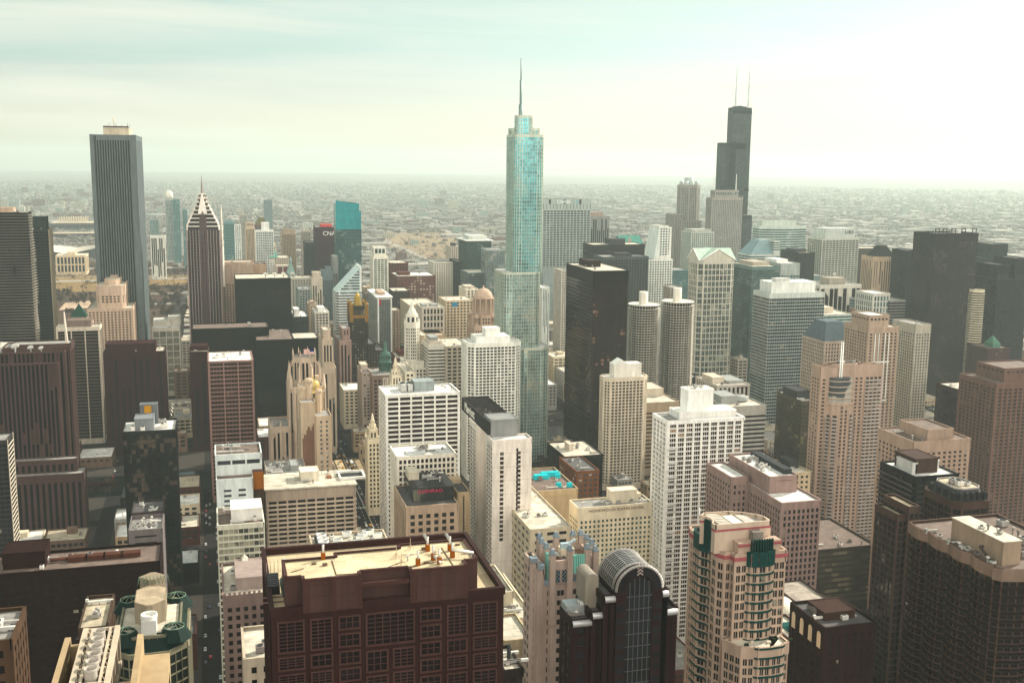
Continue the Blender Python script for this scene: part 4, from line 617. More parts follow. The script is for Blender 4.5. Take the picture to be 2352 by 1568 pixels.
b = T('apartment_building', 'long dark red brick slab with a kinked front and rusty roof ducts', -80, 366, 367, 1287, 470, S(3.0, 3.6, 1.5, 1.5, .25, .35, top=2.5, par=1.2), M((.050, .021, .020)), G((.013, .010, .010), (.3, .29, .22), .1), R_BROWN, side='W', depth=24, cat='apartment building', pent=((.17, .39, .3, .95, 7, M((.06, .022, .018))),), units=5)
for k in range(4): mm = MB(); x = b.a*(.0+.19*k); mm.box(x, x+8, -2, 2, b.h-1, b.h+1.0, 0); mm.tube((x-7, 0, b.h-.2), (x, 0, b.h+.2), .8, n=8, m=0); b.part('duct', mm, M((.14, .06, .042), .6))
b = T('office_building', 'square tan roofed brick block in front of the long dark red slab', 182, 245, 251, 1436, 340, MASON, M((.12, .085, .065)), GK, R_TAN, depth=26, units=3, cat='building')
b = T('office_building', 'low brown brick corner building with a gravel roof at the bottom west corner', -60, 26, 31, 1466, 270, MASON, M((.13, .085, .06)), GK, R_GREY, depth=20, units=2, cat='building')
# ---------- bottom right
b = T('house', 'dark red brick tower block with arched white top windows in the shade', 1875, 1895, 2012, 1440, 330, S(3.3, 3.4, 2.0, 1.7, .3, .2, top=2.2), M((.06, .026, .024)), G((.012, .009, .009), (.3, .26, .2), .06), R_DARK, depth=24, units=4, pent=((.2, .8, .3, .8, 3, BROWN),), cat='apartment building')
m = MB()
for k in range(4):
    y = -b.d+3+k*(2*b.d-6)/3; n = 8
    pts = [(-b.a-.5, y-1.3, b.h-9), (-b.a-.5, y-1.3, b.h-4)]+[(-b.a-.5, y-1.3*math.cos(math.pi*i/n), b.h-4+1.3*math.sin(math.pi*i/n)) for i in range(1, n)]+[(-b.a-.5, y+1.3, b.h-4), (-b.a-.5, y+1.3, b.h-9)]
    m.poly(pts[::-1])
b.part('arched_window', m, M((.5, .42, .32)))
b = T('office_building', 'low flat roofed hall with a white half dome and rows of rooftop units', 1800, 1812, 1945, 1440, 430, MASON, M((.12, .085, .08)), GK, RM((.4, .34, .28)), depth=44, units=9, cat='building', tiers=((.42, .98, .35, .95, 5, S(5, 60, 3, 2, .2, .1, par=.8)),), big=4)
m = MB(); R0 = 9.5; m.lathe(-b.a+5, -2, [(R0, b.h-1)]+[(R0*math.cos(R_(q)), b.h-1+R0*.82*math.sin(R_(q))) for q in range(8, 90, 8)], 24); b.part('dome', m, M((.74, .7, .6), .6, var=.35, sc=1.2))
b = T('office_building', 'low podium with copper coloured roof trim at the foot of the beige curved balcony tower', 1845, 1880, 2012, 1262, 640, BAND, M((.085, .065, .055)), G((.05, .045, .03), (.2, .17, .1), .3), R_BROWN, depth=60, units=6, cat='building')
b = T('office_building', 'small building with a teal tennis court roof, behind the dark red brick block', 1812, 1822, 1876, 1472, 380, MASON, M((.16, .11, .09)), GK, R_CREAM, depth=26, cat='building')
m = MB(); m.box(-b.a*.3, b.a*.75, -b.d*.6, b.d*.5, b.h-1, b.h-.6); b.part('court', m, M((.03, .13, .12)))
b = T('office_building', 'cream low roofs with square parapets between the brown tower and the pinnacled tower', 1158, 1162, 1226, 1420, 380, S(5, 6, 3, 3, .2, .1), M((.55, .5, .4)), GD, R_CREAM, depth=46, units=4, tiers=((.0, .6, .3, .95, 5, S(5, 60, 3, 2, .2, .1)),), cat='building')
b = T('office_building', 'cream ribbed low block with a bare pale roof beside the big brown tower', 1157, 1158, 1222, 1470, 345, S(2.4, 3, .3, .5, .2, .15), M((.46, .39, .28)), M((.42, .36, .27)), R_CREAM, depth=22, cat='building')
b = T('office_building', 'small black roofed shop block with a chimney at the foot of the brown tower', 1155, 1158, 1200, 1538, 290, MASON, M((.06, .045, .04)), GK, R_CREAM, depth=16, cat='building', units=2)
m = MB(); m.tube((b.a*.3, 0, b.h-1), (b.a*.3, 0, b.h+4), .6, n=8); b.part('chimney', m, DMETAL)
# ------------------------------------------------------------------ landmark towers, each from its own shapes
def hero(name, label, cx, cy, wall, glass=None, roof=None, span=None, cat='skyscraper', rot=0.): 
    b = Bd(name, label, cx, cy, wall, glass, roof, span, cat, None, len(BUILT), rot); BUILT.append((b, 30, 30, 100)); return b
def px(x, y, Y): p = at_Y(x, y, Y); return p.x, p.z
# balcony tower, lake side
x0, x1, y0, y1, h = frame(-95, 64, 72, 487, 1384)
b = hero('apartment_tower', 'dark tower wrapped in wavy white edged balconies, at the far east edge', (x0+x1)/2, (y0+y1)/2, M((.03, .03, .035)), GK, R_CREAM)
a, d = (x1-x0)/2, (y1-y0)/2; b.rect(-a, a, -d, d, 0, h-1, S(3.3, 4, .2, .2, .1, .08, top=2, par=.6)); m = MB()
for k in range(int(h/3.3)-1):
    z = 4+k*3.3; e1, e2, e3 = [1.6+1.3*math.sin(z*.045+q)+.5*math.sin(z*.13+q*2) for q in (0, 1.7, 3.1)]
    pts = [(-a-1, -d-e1), (-a*.5, -d-e2), (0, -d-e1*.7), (a*.5, -d-e3), (a+.3, -d-e2), (a+1.2+e3, -d*.3), (a+1+e1, d*.5), (a+.5, d+1), (-a-1, d+1)]
    m.prism(pts, z, z+.32); m.poly([(p[0], p[1], z) for p in pts][::-1])
b.part('balcony', m, M((.26, .235, .20)), kind='stuff'); b.pbox('penthouse', -a*.3, a*.55, -d*.6, d*.8, h-1, h+5, BEIGE); b.units(-a*.2, a*.9, -d*.8, d*.8, h-1, 5, 4); b.done()
# tall fluted tower
x0, x1, y0, y1, h = frame(205, 312, 326, 310, 1480)
b = hero('skyscraper', 'tallest pale stone tower with unbroken vertical fins and notched corners, tan roof box and antennas', (x0+x1)/2, (y0+y1)/2, M((.15, .175, .178), .7), G((.006, .010, .012), (.03, .04, .045), .1), R_CREAM)
a, d = (x1-x0)/2, (y1-y0)/2; c = 4.6
m = MB(); m.prism([(-a+c*1.6, -d+1.7), (a-c*1.6, -d+1.7), (a-c*1.6, -d+c), (a-c, -d+c*1.6), (a-1.7, -d+c*1.6), (a-1.7, d-c*1.6), (a-c, d-c), (-a+c, d-c), (-a+1.7, d-c*1.6), (-a+1.7, -d+c*1.6), (-a+c, -d+c*1.6), (-a+c*1.6, -d+c)], 0, h-7, 0); b.part('glazing', m, b.glass)
w = b.w; w.prism([(-a, -d), (-a+c, -d), (-a+c*1.5, -d+c), (-a+c, -d+c*1.5), (-a, -d+c)][::1], 0, h)
for sx in (-1, 1):
    for sy in (-1, 1):
        P = [(sx*a, sy*d), (sx*(a-c*1.6), sy*d), (sx*(a-c*1.6), sy*(d-1.2)), (sx*(a-1.2), sy*(d-c*1.6)), (sx*a, sy*(d-c*1.6))]
        if not (sx < 0 and sy < 0): w.prism(P if sx*sy > 0 else P[::-1], 0, h)
n = 13
for k in range(n+1):
    x = -a+c*1.7+k*(2*a-c*3.4)/n
    w.prism([(x+.75, -d+1.8), (x-.75, -d+1.8), (x-.75, -d+.6), (x, -d+.1), (x+.75, -d+.6)], 0, h-7)
    y = -d+c*1.7+k*(2*d-c*3.4)/n
    w.prism([(a-1.8, y-.75), (a-.6, y-.75), (a-.1, y), (a-.6, y+.75), (a-1.8, y+.75)], 0, h-7); w.prism([(-a+1.8, y+.75), (-a+.6, y+.75), (-a+.1, y), (-a+.6, y-.75), (-a+1.8, y-.75)], 0, h-7)
w.box(-a+c*1.6, a-c*1.6, -d+.25, -d+c, h-7, h-.2); w.box(-a+c*1.6, a-c*1.6, d-c, d, h-7, h-.2); w.box(a-c, a-.25, -d+c*1.6, d-c*1.6, h-7, h-.2); w.box(-a+.25, -a+c, -d+c*1.6, d-c*1.6, h-7, h-.2)
b.r.poly([(-a+c, -d+c, h-1.5), (a-c, -d+c, h-1.5), (a-c, d-c, h-1.5), (-a+c, d-c, h-1.5)])
b.pbox('penthouse', -a*.5, a*.62, -d*.5, d*.5, h-1.5, h+9, M((.42, .38, .31)), lip=.3); m = MB(); m.box(-a*.5, a*.62, -d*.52, -d*.5-.05, h+9.6, h+11.4); b.part('antenna_rack', m, M((.12, .05, .045)))
g = random.Random(2); m = MB()
for k in range(16): x = g.uniform(-a*.45, a*.6); m.tube((x, g.uniform(-8, 8), h+9), (x, 0, h+g.uniform(12, 18)), .25, n=4)
b.part('antenna', m, M((.3, .3, .28))); m = MB(); m.tube((-a*.1, 0, h+9), (-a*.1, 0, h+26), .9, .35, 6); m.tube((-a*.1-.9, -.6, h+17), (-a*.1-.9, -.6, h+25), .5, n=6); b.part('mast', m, M((.5, .48, .42))); b.done()
# beige stepped residential tower
x0, x1, y0, y1, h = frame(200, 304, 322, 707, 1420)
b = hero('apartment_tower', 'beige stone apartment tower with stepped corners and a broad octagonal top, below the fluted tower', (x0+x1)/2, (y0+y1)/2, M((.45, .355, .285)), GB, R_CREAM)
a, d = (x1-x0)/2, (y1-y0)/2; st = S(3.2, 4.4, 2.1, 1.3, .5, .35, top=3); b.rect(-a, a, -d, d, 0, h-1, st)
z2 = at_Y(272, 655, 1430).z; b.tier(cham(-a*.58, a*.66, -d*.9, d*.9, 4), h-1, z2-1, S(3.2, 4.4, 2, 1.3, .5, .35, top=12)); b.tier(cham(-a*.26, a*.42, -d*.7, d*.7, 5), z2-1, z2+5, S(30, 60, 5, 1, .3, .2, top=5))
b.pbox('penthouse', -a*.1, a*.25, -d*.3, d*.3, z2+4.9, z2+8, BEIGE); b.done()
p = at_Y(180, 727, 1330); b = hero('apartment_tower', 'small block with a dark green hipped roof, behind the dark gridded office tower', p.x, p.y+10, BEIGE, GK, R_CREAM)
b.rect(-14, 14, -10, 10, 0, p.z-8, S()); b.rect(-8, 8, -6, 6, p.z-9, p.z-1, S(8, 4, 1, 1, .2, .1, top=1)); m = MB(); m.loft([(-9, -7), (9, -7), (9, 7), (-9, 7)], p.z-1, ngon(0, 0, .2, 4), p.z+14); b.part('hipped_roof', m, M((.04, .11, .085))); b.done()
# chevron topped tower
xl, z = px(428, 515, 1500); xr, _ = px(504, 520, 1500); zp = at_Y(462, 440, 1500).z; zt = at_Y(460.5, 402, 1500).z; zs = at_Y(462, 528, 1500).z
b = hero('skyscraper', 'dark striped tower with a chevron stepped pyramid top and a needle spire', (xl+xr)/2, 1500+(xr-xl)/2, M((.30, .235, .22)), G((.022, .018, .024), (.08, .06, .07), .15), R_GREY, span=M((.035, .028, .034), .4))
a = (xr-xl)/2; zb = zs; b.rect(-a, a, -a, a, 0, zb, S(3.9, 3.6, .8, 1.5, .7, .25, top=.1, par=None)); n = 9; cw = MB(); cg = MB(); hh = zp-zb
for k in range(n):                                     # storeys step back behind four gabled fronts
    z0 = zb+k*hh/n*.93; z1 = z0+hh/n*.93; q = a*(1-k/n); cg.prism([(-a*.93+k*a*.09, -q), (a*.93-k*a*.09, -q), (a*.93-k*a*.09, q), (-a*.93+k*a*.09, q)], z0, z1-1.2); cg.prism([(-q, -a*.93+k*a*.09), (q, -a*.93+k*a*.09), (q, a*.93-k*a*.09), (-q, a*.93-k*a*.09)], z0, z1-1.2)
    e = a*1.0-k*a*.095
    for P in ([(-e, -q*.98-.4), (e, -q*.98-.4), (e, q*.98+.4), (-e, q*.98+.4)], [(-q*.98-.4, -e), (q*.98+.4, -e), (q*.98+.4, e), (-q*.98-.4, e)]): cw.prism(P, z1-1.2+(.06 if P[0][0] == -e else 0), z1+(.06 if P[0][0] == -e else 0))
for sx, sy in ((1, 1), (1, -1), (-1, 1), (-1, -1)): cw.tube((sx*a*.96, sy*a*.96, zb-14), (sx*a*.96, sy*a*.96, zb+6), 1.0, n=6); cw.tube((sx*a*.96, sy*a*.96, zb+6), (0, 0, zp-2), 1.1, .8, 6)
for P, Q, R in (((-a*.22, -a-.7), (a*.22, -a-.7), (0, -a-.7)), ((a+.7, -a*.22), (a+.7, a*.22), (a+.7, 0)), ((-a-.7, a*.22), (-a-.7, -a*.22), (-a-.7, 0))):
    w = MB(); w.poly([(*P, 10), (*Q, 10), (*Q, zb+hh*.28), (*R, zb+hh*.5), (*P, zb+hh*.28)]); w.build('gable', M((.115, .065, .07), .4), b.e)
    i = MB(); i.poly([(P[0]*1.3 if P[0] != Q[0] else P[0], P[1], zb), (P[0]*1.3 if P[0] != Q[0] else P[0], P[1]+.1, zb+hh*.3), (R[0], R[1]+.1, zb+hh*.57), (Q[0]*1.3 if P[0] != Q[0] else Q[0], Q[1]+.1, zb+hh*.3)])
cw.loft([(-a*.28, -a-.9), (a*.28, -a-.9), (a*.28, -a*.6), (-a*.28, -a*.6)], zb+hh*.42, [(-.8, -a*.3), (.8, -a*.3), (.8, 0), (-.8, 0)], zp-3)
b.part('chevron_roof', cw, M((.68, .64, .58), .5)); b.part('crown_glazing', cg, b.glass); m = MB(); m.tube((0, 0, zp-6), (0, 0, zp+4), 1.6, 1.1, 8); m.tube((0, 0, zp+4), (0, 0, zt), 1.1, .15, 8); b.part('spire', m, M((.25, .2, .19))); b.done()
# far lakefront towers
def far(label, xl, xr, y, Y, wall, glass, top=None, st=None, depth=30):
    x0, x1, y0, y1, h = frame(xl, xr, xr+.4, y, Y, side='W', depth=depth); b = hero('apartment_tower', label, (x0+x1)/2, (y0+y1)/2, wall, glass, R_GREY); a = (x1-x0)/2
    b.rect(-a, a, -depth/2, depth/2, 0, h-1, st or S(4, 4, 1, 1.2, .3, .3)); b.a, b.h = a, h
    if top: top(b, a, h)
    return b.done()
def roundtop(b, a, h): m = MB(); m.lathe(-a*.1, 0, [(a*.95, h-45), (a*.95, h), (a*1.0, h), (a*.95, h+14), (a*.8, h+22), (a*.3, h+26)], 20); b.part('dome', m, M((.62, .60, .54)))
far('pale far apartment tower with a rounded domed top by the lakefront', 379, 399, 458, 3500, M((.45, .48, .46)), GT, roundtop)
far('blue green glass slab attached to the domed lakefront tower', 396, 412, 458, 3480, TEALW, GT); far('pale green box tower nearest the fluted tower, by the lakefront', 343, 364, 503, 3500, M((.3, .36, .34)), GT)
far('dark lakefront office slab with white columns, beside the domed tower', 346, 378, 541, 3000, M((.6, .6, .55)), GK, None, S(200, 5, 1.2, .5, 1, .1, top=6)); far('slim teal glass tower showing at the east flank of the chevron topped tower', 419, 429, 482, 3300, TEALW, GT)
def hip(b, a, h): m = MB(); m.loft([(-a, -15), (a, -15), (a, 15), (-a, 15)], h-1, [(-a*.45, -6), (a*.45, -6), (a*.45, 6), (-a*.45, 6)], h+16); b.part('hipped_roof', m, M((.17, .15, .09)))
far('far reddish brown tower with a hipped olive crown', 587, 614, 516, 2600, M((.23, .13, .11)), GT, hip)
def pyr(b, a, h): m = MB(); m.loft([(-a*.8, -10), (a*.8, -10), (a*.8, 10), (-a*.8, 10)], h-1, ngon(0, 0, 1.5, 4), h+26); m.lathe(0, 0, [(2, h+24), (2.4, h+30), (.3, h+36)], 8); b.part('pyramid_roof', m, M((.24, .33, .3)))
far('pale set back tower with a grey green pyramid roof and lantern', 654, 684, 634, 2100, CREAM, GD, pyr)
# stepped limestone tower with dishes
F = at_Y(132, 832, 960); b = hero('office_tower', 'dark limestone tower with long vertical piers, stepped shoulders, dishes and a needle mast', F.x-28, F.y+22, M((.125, .078, .072)), GK, R_GREY, span=M((.02, .017, .018)))
st = S(90, 3.3, 1.25, .2, 1.0, .1, top=.1, par=1.2); h1 = F.z; h2 = at_Y(145, 806, 968).z; h3 = at_Y(163, 793, 975).z
b.rect(-30, 28, -22, 18, 0, h1-1.2, st); b.rect(-24, 32.5, -14, 20, 0, h2-1.2, st); b.rect(-16, 36, -6, 22, 0, h2+2, S(3.9, 3.4, 1.4, 1.5, .5, .3, top=4)); b.rect(-10, 36.5, -2, 20, h2, h3, S(20, 3.4, 1.4, 1.5, .5, .3, top=4))
for k, (x, r) in enumerate(((-6, 3.6), (6, 2.6), (-18, 2.8), (14, 2.2))): dish(b, x, -8, h2-1, r, az=-.4)
p = at_Y(159, 795, 980); q = at_Y(156, 718, 980); m = MB(); m.tube((33, 4, h3), (32, 4, q.z), 1.4, .5, 8); b.part('mast', m, M((.5, .46, .4)))
b.rect(-40, 46, -44, -22.6, 0, 52, S(4.2, 4.6, 2.4, 2.3, .3, .15, top=6)); b.rect(-10, 40, -34, -22.6, 52, 62, S(4.2, 4.6, 2.4, 2.3, .3, .15, top=3, base=1)); b.done()
# glass tower with sloping roofline
x0, x1, y0, y1, h = frame(769, 770.5, 829, 467, 1974, depth=34); b = hero('skyscraper', 'slim reflective glass tower with a bright teal screened top, west of the dark red tower', (x0+x1)/2, (y0+y1)/2, M((.12, .2, .21)), G((.025, .06, .065), (.22, .28, .25), .25, .05, .35), R_GREY)
a, d = (x1-x0)/2, 17; zc = at_Y(800, 527, 1974).z; b.rect(-a, a, -d, d, 0, zc, S(4.2, 4.5, .18, .6, .14, .1, top=.1, par=None))
m = MB(); m.prism([(-a, -d), (a, -d), (a, d), (-a, d)], zc, h-14); m.box(-a+.4, a*.86, -d+.5, d-.5, h-14, h); m.quad((-a+.4, -d+.4, h), (a*.86, -d+.4, h), (a*.86, -d+.4, h-2), (-a+.4, -d+.4, h+5)); b.part('glass_crown', m, M((.015, .30, .33), .12, .35))
m = MB()
for q in (.35, .7): m.box(-a-.2, a+.2, -d-.25, -d-.05, zc+(h-zc)*q, zc+(h-zc)*q+.7, 0, bottom=True)
b.part('ledge', m, M((.05, .18, .2))); b.done()
# sliced diamond roof tower
x0, x1, y0, y1, h = frame(758, 772, 830.5, 672, 1560, depth=46); b = hero('office_tower', 'white and dark striped tower with a sharply sloping triangular roof', (x0+x1)/2, (y0+y1)/2, M((.66, .70, .68), .5), GD, R_GREY)
a, d = (x1-x0)/2, 23; zt = at_Y(830, 610, 1560).z; zl = h; b.tier([(-a, -d+7), (-a+4, -d), (a, -d), (a, d), (-a, d)], 0, zl, S(3.9, 30, 0, 1.9, .2, .3, top=.1, base=0, par=None), roof=False)
m = MB(); m.poly([(-a, -d, zl), (a, -d, zl), (a, -d, zt)]); m.poly([(-a, d, zl), (a, d, zt), (a, d, zl)]); m.quad((-a, -d, zl), (a, -d, zt), (a, d, zt), (-a, d, zl)); m.quad((a, -d, zl), (a, d, zl), (a, d, zt), (a, -d, zt)); b.part('sloping_roof', m, M((.50, .60, .58), .35))
m = MB(); k = 0
for k in range(1, 9): z = zl+k*(zt-zl)/9.5; xa = -a+2*a*(z+2-zl)/(zt-zl)+1.5; m.box(xa, a-3, -d-.25, -d-.02, z, z+1.9, 0, bottom=True)
b.part('window', m, GD); m = MB(); m.box(a-2.4, a+.3, -d-.4, d, zl, zt-1); b.part('edge_frame', m, WHITE); b.done()
# gold topped dark tower
x0, x1, y0, y1, h = frame(803, 806, 843, 705, 1400, depth=30); b = hero('office_tower', 'dark green black stone tower with gilded crown and gold turret', (x0+x1)/2, (y0+y1)/2, M((.062, .050, .042)), G((.05, .042, .03), (.38, .33, .22), .45), R_DARK)
a, d = (x1-x0)/2, 15; GOLD = M((.27, .16, .05), .4, .5); b.rect(-a, a, -d, d, 0, h-14, S(3.8, 3.0, 1.5, 1.8, .4, .2, top=3)); b.rect(-a*.86, a*.86, -d*.86, d*.86, h-14, h, S(12, 3.4, 1.4, 1.5, .4, .2, top=4, base=1)); m = MB()
for sx in (-1, 1):
    for sy in (-1, 1): m.box(sx*a*.93-2.2, sx*a*.93+2.2, sy*d*.93-2.2, sy*d*.93+2.2, h-20, h+3, 0); m.loft([(sx*a*.93-2.2, sy*d*.93-2.2), (sx*a*.93+2.2, sy*d*.93-2.2), (sx*a*.93+2.2, sy*d*.93+2.2), (sx*a*.93-2.2, sy*d*.93+2.2)], h+3, ngon(sx*a*.93, sy*d*.93, .3, 4), h+7)
m.box(-a*.9, a*.9, -d-.7, -d*.84, h-15, h-11, 0, bottom=True); b.part('gilded_trim', m, GOLD); m = MB(); zt = at_Y(824, 678, 1410).z; m.prism(cham(-5, 5, -5, 5, 1.5), h-1, zt-10); m.prism(cham(-4, 4, -4, 4, 1.3), zt-10, zt-2); m.lathe(0, 0, [(3, zt-2), (2.6, zt+1), (.8, zt+3)], 10); b.part('turret', m, M((.42, .30, .11), .4, .5)); b.done()
# slim octagonal white tower
p = at_Y(950, 830, 1255); zb = p.z; r = 9.2; zt = at_Y(950, 694, 1255).z; z2 = at_Y(950, 745, 1255).z
b = hero('office_tower', 'slim white octagonal gothic tower tapering to a pointed lantern', p.x, p.y+10, M((.70, .67, .59)), GD, R_CREAM); b.rect(-15, 15, -14, 14, 0, zb-8, S(4, 4, 1.6, 1.6, .4, .2)); b.rect(-12, 12, -12, 12, zb-9, zb, S(4, 3.4, 1.6, 1.6, .4, .2))
o8 = math.pi/8; b.tier(ngon(0, 0, r, 8, o8), zb-1, z2, S(3.7, 2.1, .75, 1.3, .5, .2, top=5, base=2)); b.tier(ngon(0, 0, r*.8, 8, o8), z2, z2+10, S(10, 3, 1.2, 1, .4, .2, top=2, base=1)); m = MB()
for k in range(8): g = o8+k*math.pi/4; m.tube((r*.98*math.cos(g), r*.98*math.sin(g), z2), (r*.98*math.cos(g), r*.98*math.sin(g), z2+7), .8, .1, 5); m.tube((r*math.cos(g), r*math.sin(g), zb+8), (r*.8*math.cos(g), r*.8*math.sin(g), z2+4), .35, n=4)
m.lathe(0, 0, [(r*.72, z2+9), (r*.55, z2+14), (r*.35, zt-9), (r*.2, zt-6), (.4, zt)], 8, smooth=False); b.part('lantern', m, M((.66, .66, .6))); b.done()
# domed terracotta tower
x0, x1, y0, y1, h = frame(1083, 1090, 1142, 748, 1390, depth=44); b = hero('office_tower', 'tan terracotta tower with a columned drum and ribbed dome', (x0+x1)/2, (y0+y1)/2, M((.42, .325, .26)), GD, R_CREAM)
a, d = (x1-x0)/2, 22; b.rect(-a, a, -d, d, 0, h-1, S(3.8, 3.3, 1.5, 1.6, .4, .25, top=6)); p = at_Y(1112, 720, 1405); cx = p.x-b.X; r = 12; z0 = h-1; zt = at_Y(1112, 659, 1405).z; zd = at_Y(1112, 682, 1405).z
b.tier(ngon(cx, -2, r*1.45, 8, o8), z0, z0+12, S(6, 4, 1.8, 1.6, .5, .2, top=2, base=1)); m = MB(); m.lathe(cx, -2, [(r*1.05, z0+11), (r*1.05, zd-3), (r*1.2, zd-2.5), (r*1.2, zd-1)], 20)
for k in range(12): g = k*math.pi/6; m.tube((cx+r*1.2*math.cos(g), -2+r*1.2*math.sin(g), z0+12), (cx+r*1.2*math.cos(g), -2+r*1.2*math.sin(g), zd-2), .8, n=6)
b.part('drum', m, M((.40, .31, .25))); m = MB(); rd = r*1.05; m.lathe(cx, -2, [(rd, zd-1)]+[(rd*math.cos(R_(q)), zd-1+rd*math.sin(R_(q))*.98) for q in range(10, 90, 10)]+[(1.2, zd+rd*.98), (.3, zd+rd*.98+3)], 20); b.part('dome', m, M((.46, .36, .29), var=.3)); m = MB()
for sx, sy in ((-1, -1), (1, -1), (1, 1), (-1, 1)): m.lathe(sx*(a-4), sy*(d-4), [(3.4, h-1), (3.4, h+9), (3.8, h+9), (2.6, h+12), (.4, h+15)], 10)
b.part('turret', m, M((.42, .325, .26))); b.done()
# gothic crowned tower by the bridge
def gothic(b, x, y, r, z0, z1, n=8):
    m = MB()
    for k in range(n):
        g = o8+k*2*math.pi/n; c, s = math.cos(g), math.sin(g)
        m.tube((x+r*1.35*c, y+r*1.35*s, z0), (x+r*1.35*c, y+r*1.35*s, z0+(z1-z0)*.62), 1.3, .9, 5); m.tube((x+r*1.35*c, y+r*1.35*s, z0+(z1-z0)*.6), (x+r*c, y+r*s, z0+(z1-z0)*.8), .6, n=4); m.tube((x+r*1.35*c, y+r*1.35*s, z0+(z1-z0)*.62), (x+r*1.35*c, y+r*1.35*s, z0+(z1-z0)*.78), .8, .05, 5); m.tube((x+r*c, y+r*s, z1-2), (x+r*c, y+r*s, z1+4), .8, .05, 5)
    b.part('buttress', m, b.wall)
x0, x1, y0, y1, h = frame(656, 665, 748, 890, 960, depth=34); b = hero('office_tower', 'gothic stone tower with flying buttresses and a pinnacled crown, beside the shaded black office blocks', (x0+x1)/2, (y0+y1)/2, M((.44, .36, .29)), GD, R_GREY)
a, d = (x1-x0)/2, 17; st = S(60, 3.6, 1.7, 1, .8, .1, top=4, par=1.5); b.tier(cham(-a, a, -d, d, 4), 0, h-1, st); p = at_Y(700, 820, 968); r = 10.5; zt = at_Y(700, 812, 968).z; zc = at_Y(700, 868, 968).z
b.tier(ngon(p.x-b.X, -2, r, 8, o8), h-2, zt-4, S(30, 3, 1.3, 1, .5, .1, top=4)); gothic(b, p.x-b.X, -2, r, h-4, zt); m = MB()
for sx in (-1, 1):
    for sy in (-1, 1): m.tube((sx*(a-1.5), sy*(d-1.5), h-2), (sx*(a-1.5), sy*(d-1.5), h+7), 2.0, 1.4, 6); m.tube((sx*(a-1.5), sy*(d-1.5), h+7), (sx*(a-1.5), sy*(d-1.5), h+12), 1.4, .1, 6)
b.part('pinnacle', m, b.wall); q = at_Y(640, 1000, 930); b.rect(-a-17, -a-.7, -d-4, d, 0, q.z, st); m = MB()
for k in range(3): m.tube((-a-16+k*7.5, -d-4, q.z), (-a-16+k*7.5, -d-4, q.z+8), 1.1, .1, 5)
b.part('pinnacle', m, b.wall); b.units(-a-14, -a-4, -d+3, d-4, q.z, 2, 3); b.done()
# gilded onion dome hotel
x0, x1, y0, y1, h = frame(690, 692, 762, 1012, 872, depth=40); b = hero('hotel', 'tan stone hotel tower with a golden onion dome and a stained blank wall', (x0+x1)/2, (y0+y1)/2, M((.45, .365, .28)), GL, R_GREY)
a, d = (x1-x0)/2, 20; X = lambda q: px(q, 1010, 872)[0]-b.X; zA = at_Y(745, 955, 872).z; zB = at_Y(720, 905, 880).z; st = S(3.7, 5.2, 3.0, 1.9, .15, .1, top=3)
b.rect(X(727), a, -d, d*.3, 0, zA-1, st); b.tier([(-a, -d+2), (X(726.5), -d+2), (X(726.5), d), (-a, d)], 0, zB-6, S(200, 300, .1, .1, .1, .1, win=False)); b.rect(-a+1, a*.7, d*.31, d, 0, zB+2, st)
for k, (xx, w, dz) in enumerate(((700, 4, 8), (716, 3.6, 14), (738, 3, 5))): m = MB(); cx = X(xx); m.prism(ngon(cx, 0, w, 8, o8), zA-6, zB+dz-6); m.lathe(cx, 0, [(w*1.15, zB+dz-6), (w*1.15, zB+dz-4.6), (w*.7, zB+dz-3)], 8, smooth=False); b.part('turret', m, b.wall)
p = at_Y(723, 893, 878); m = MB(); rr = 5.6; cx, cz = p.x-b.X, p.z; m.lathe(cx, 4, [(rr*1.15, cz-rr*1.1), (rr*1.15, cz-rr*.8), (rr*.85, cz-rr*.75)]+[(rr*math.cos(R_(q)), cz+rr*math.sin(R_(q))) for q in range(-40, 85, 12)]+[(.5, cz+rr*1.15), (.15, cz+rr*1.5)], 20); b.part('dome', m, M((.52, .41, .19), .45, .2))
m = MB(); m.prism([(cx+2, 2), (cx+5, 2), (cx+5, 7), (cx+2, 7)], cz-9, cz+rr+2); b.part('chimney', m, b.wall)
m = MB(); xs = [-a+1.2+k*(X(725)+a-2)/9 for k in range(10)]; g = random.Random(4); prev = 8.
for k in range(9):
    t = zB-14-g.uniform(0, 9)-(9-k)*2.1; m.box(xs[k], xs[k+1], -d+1.75, -d+1.9, 2, t)
b.part('stained_wall', m, M((.22, .13, .095), var=.25)); b.done()
# white clock tower pair by the river
def wedding(label, X1, X2, yf, Y, ytip, depth=16):
    x0, x1, y0, y1, h = frame(X1, X1+2, X2, yf, Y, depth=depth); b = hero('office_tower', label, (x0+x1)/2, (y0+y1)/2, M((.66, .60, .48)), GD, R_CREAM); a, d = (x1-x0)/2, depth/2; zt = at_Y((X1+X2)/2, ytip, Y+d).z
    b.rect(-a, a, -d, d, 0, h-1, S(4, 3, 1.4, 1.5, .4, .25, top=3)); q = (zt-h); b.rect(-a*.66, a*.66, -d*.66, d*.66, h-1, h+q*.33, S(9, 3, 1.4, 1, .3, .2, top=1.5, base=1)); b.tier(ngon(0, 0, a*.55, 8, o8), h+q*.33, h+q*.5, S(9, 2.5, 1, 1, .3, .2, top=1, base=.5)); m = MB()
    m.lathe(0, 0, [(a*.4, h+q*.5), (a*.36, h+q*.66), (a*.42, h+q*.67), (a*.22, h+q*.76), (a*.18, h+q*.86), (.15, zt)], 10)
    for sx in (-1, 1):
        for sy in (-1, 1): m.tube((sx*a*.9, sy*d*.9, h-1), (sx*a*.9, sy*d*.9, h+q*.2), .8, .1, 5); m.tube((sx*a*.6, sy*d*.6, h+q*.3), (sx*a*.6, sy*d*.6, h+q*.42), .6, .1, 5)
    b.part('lantern', m, b.wall); return b.done()
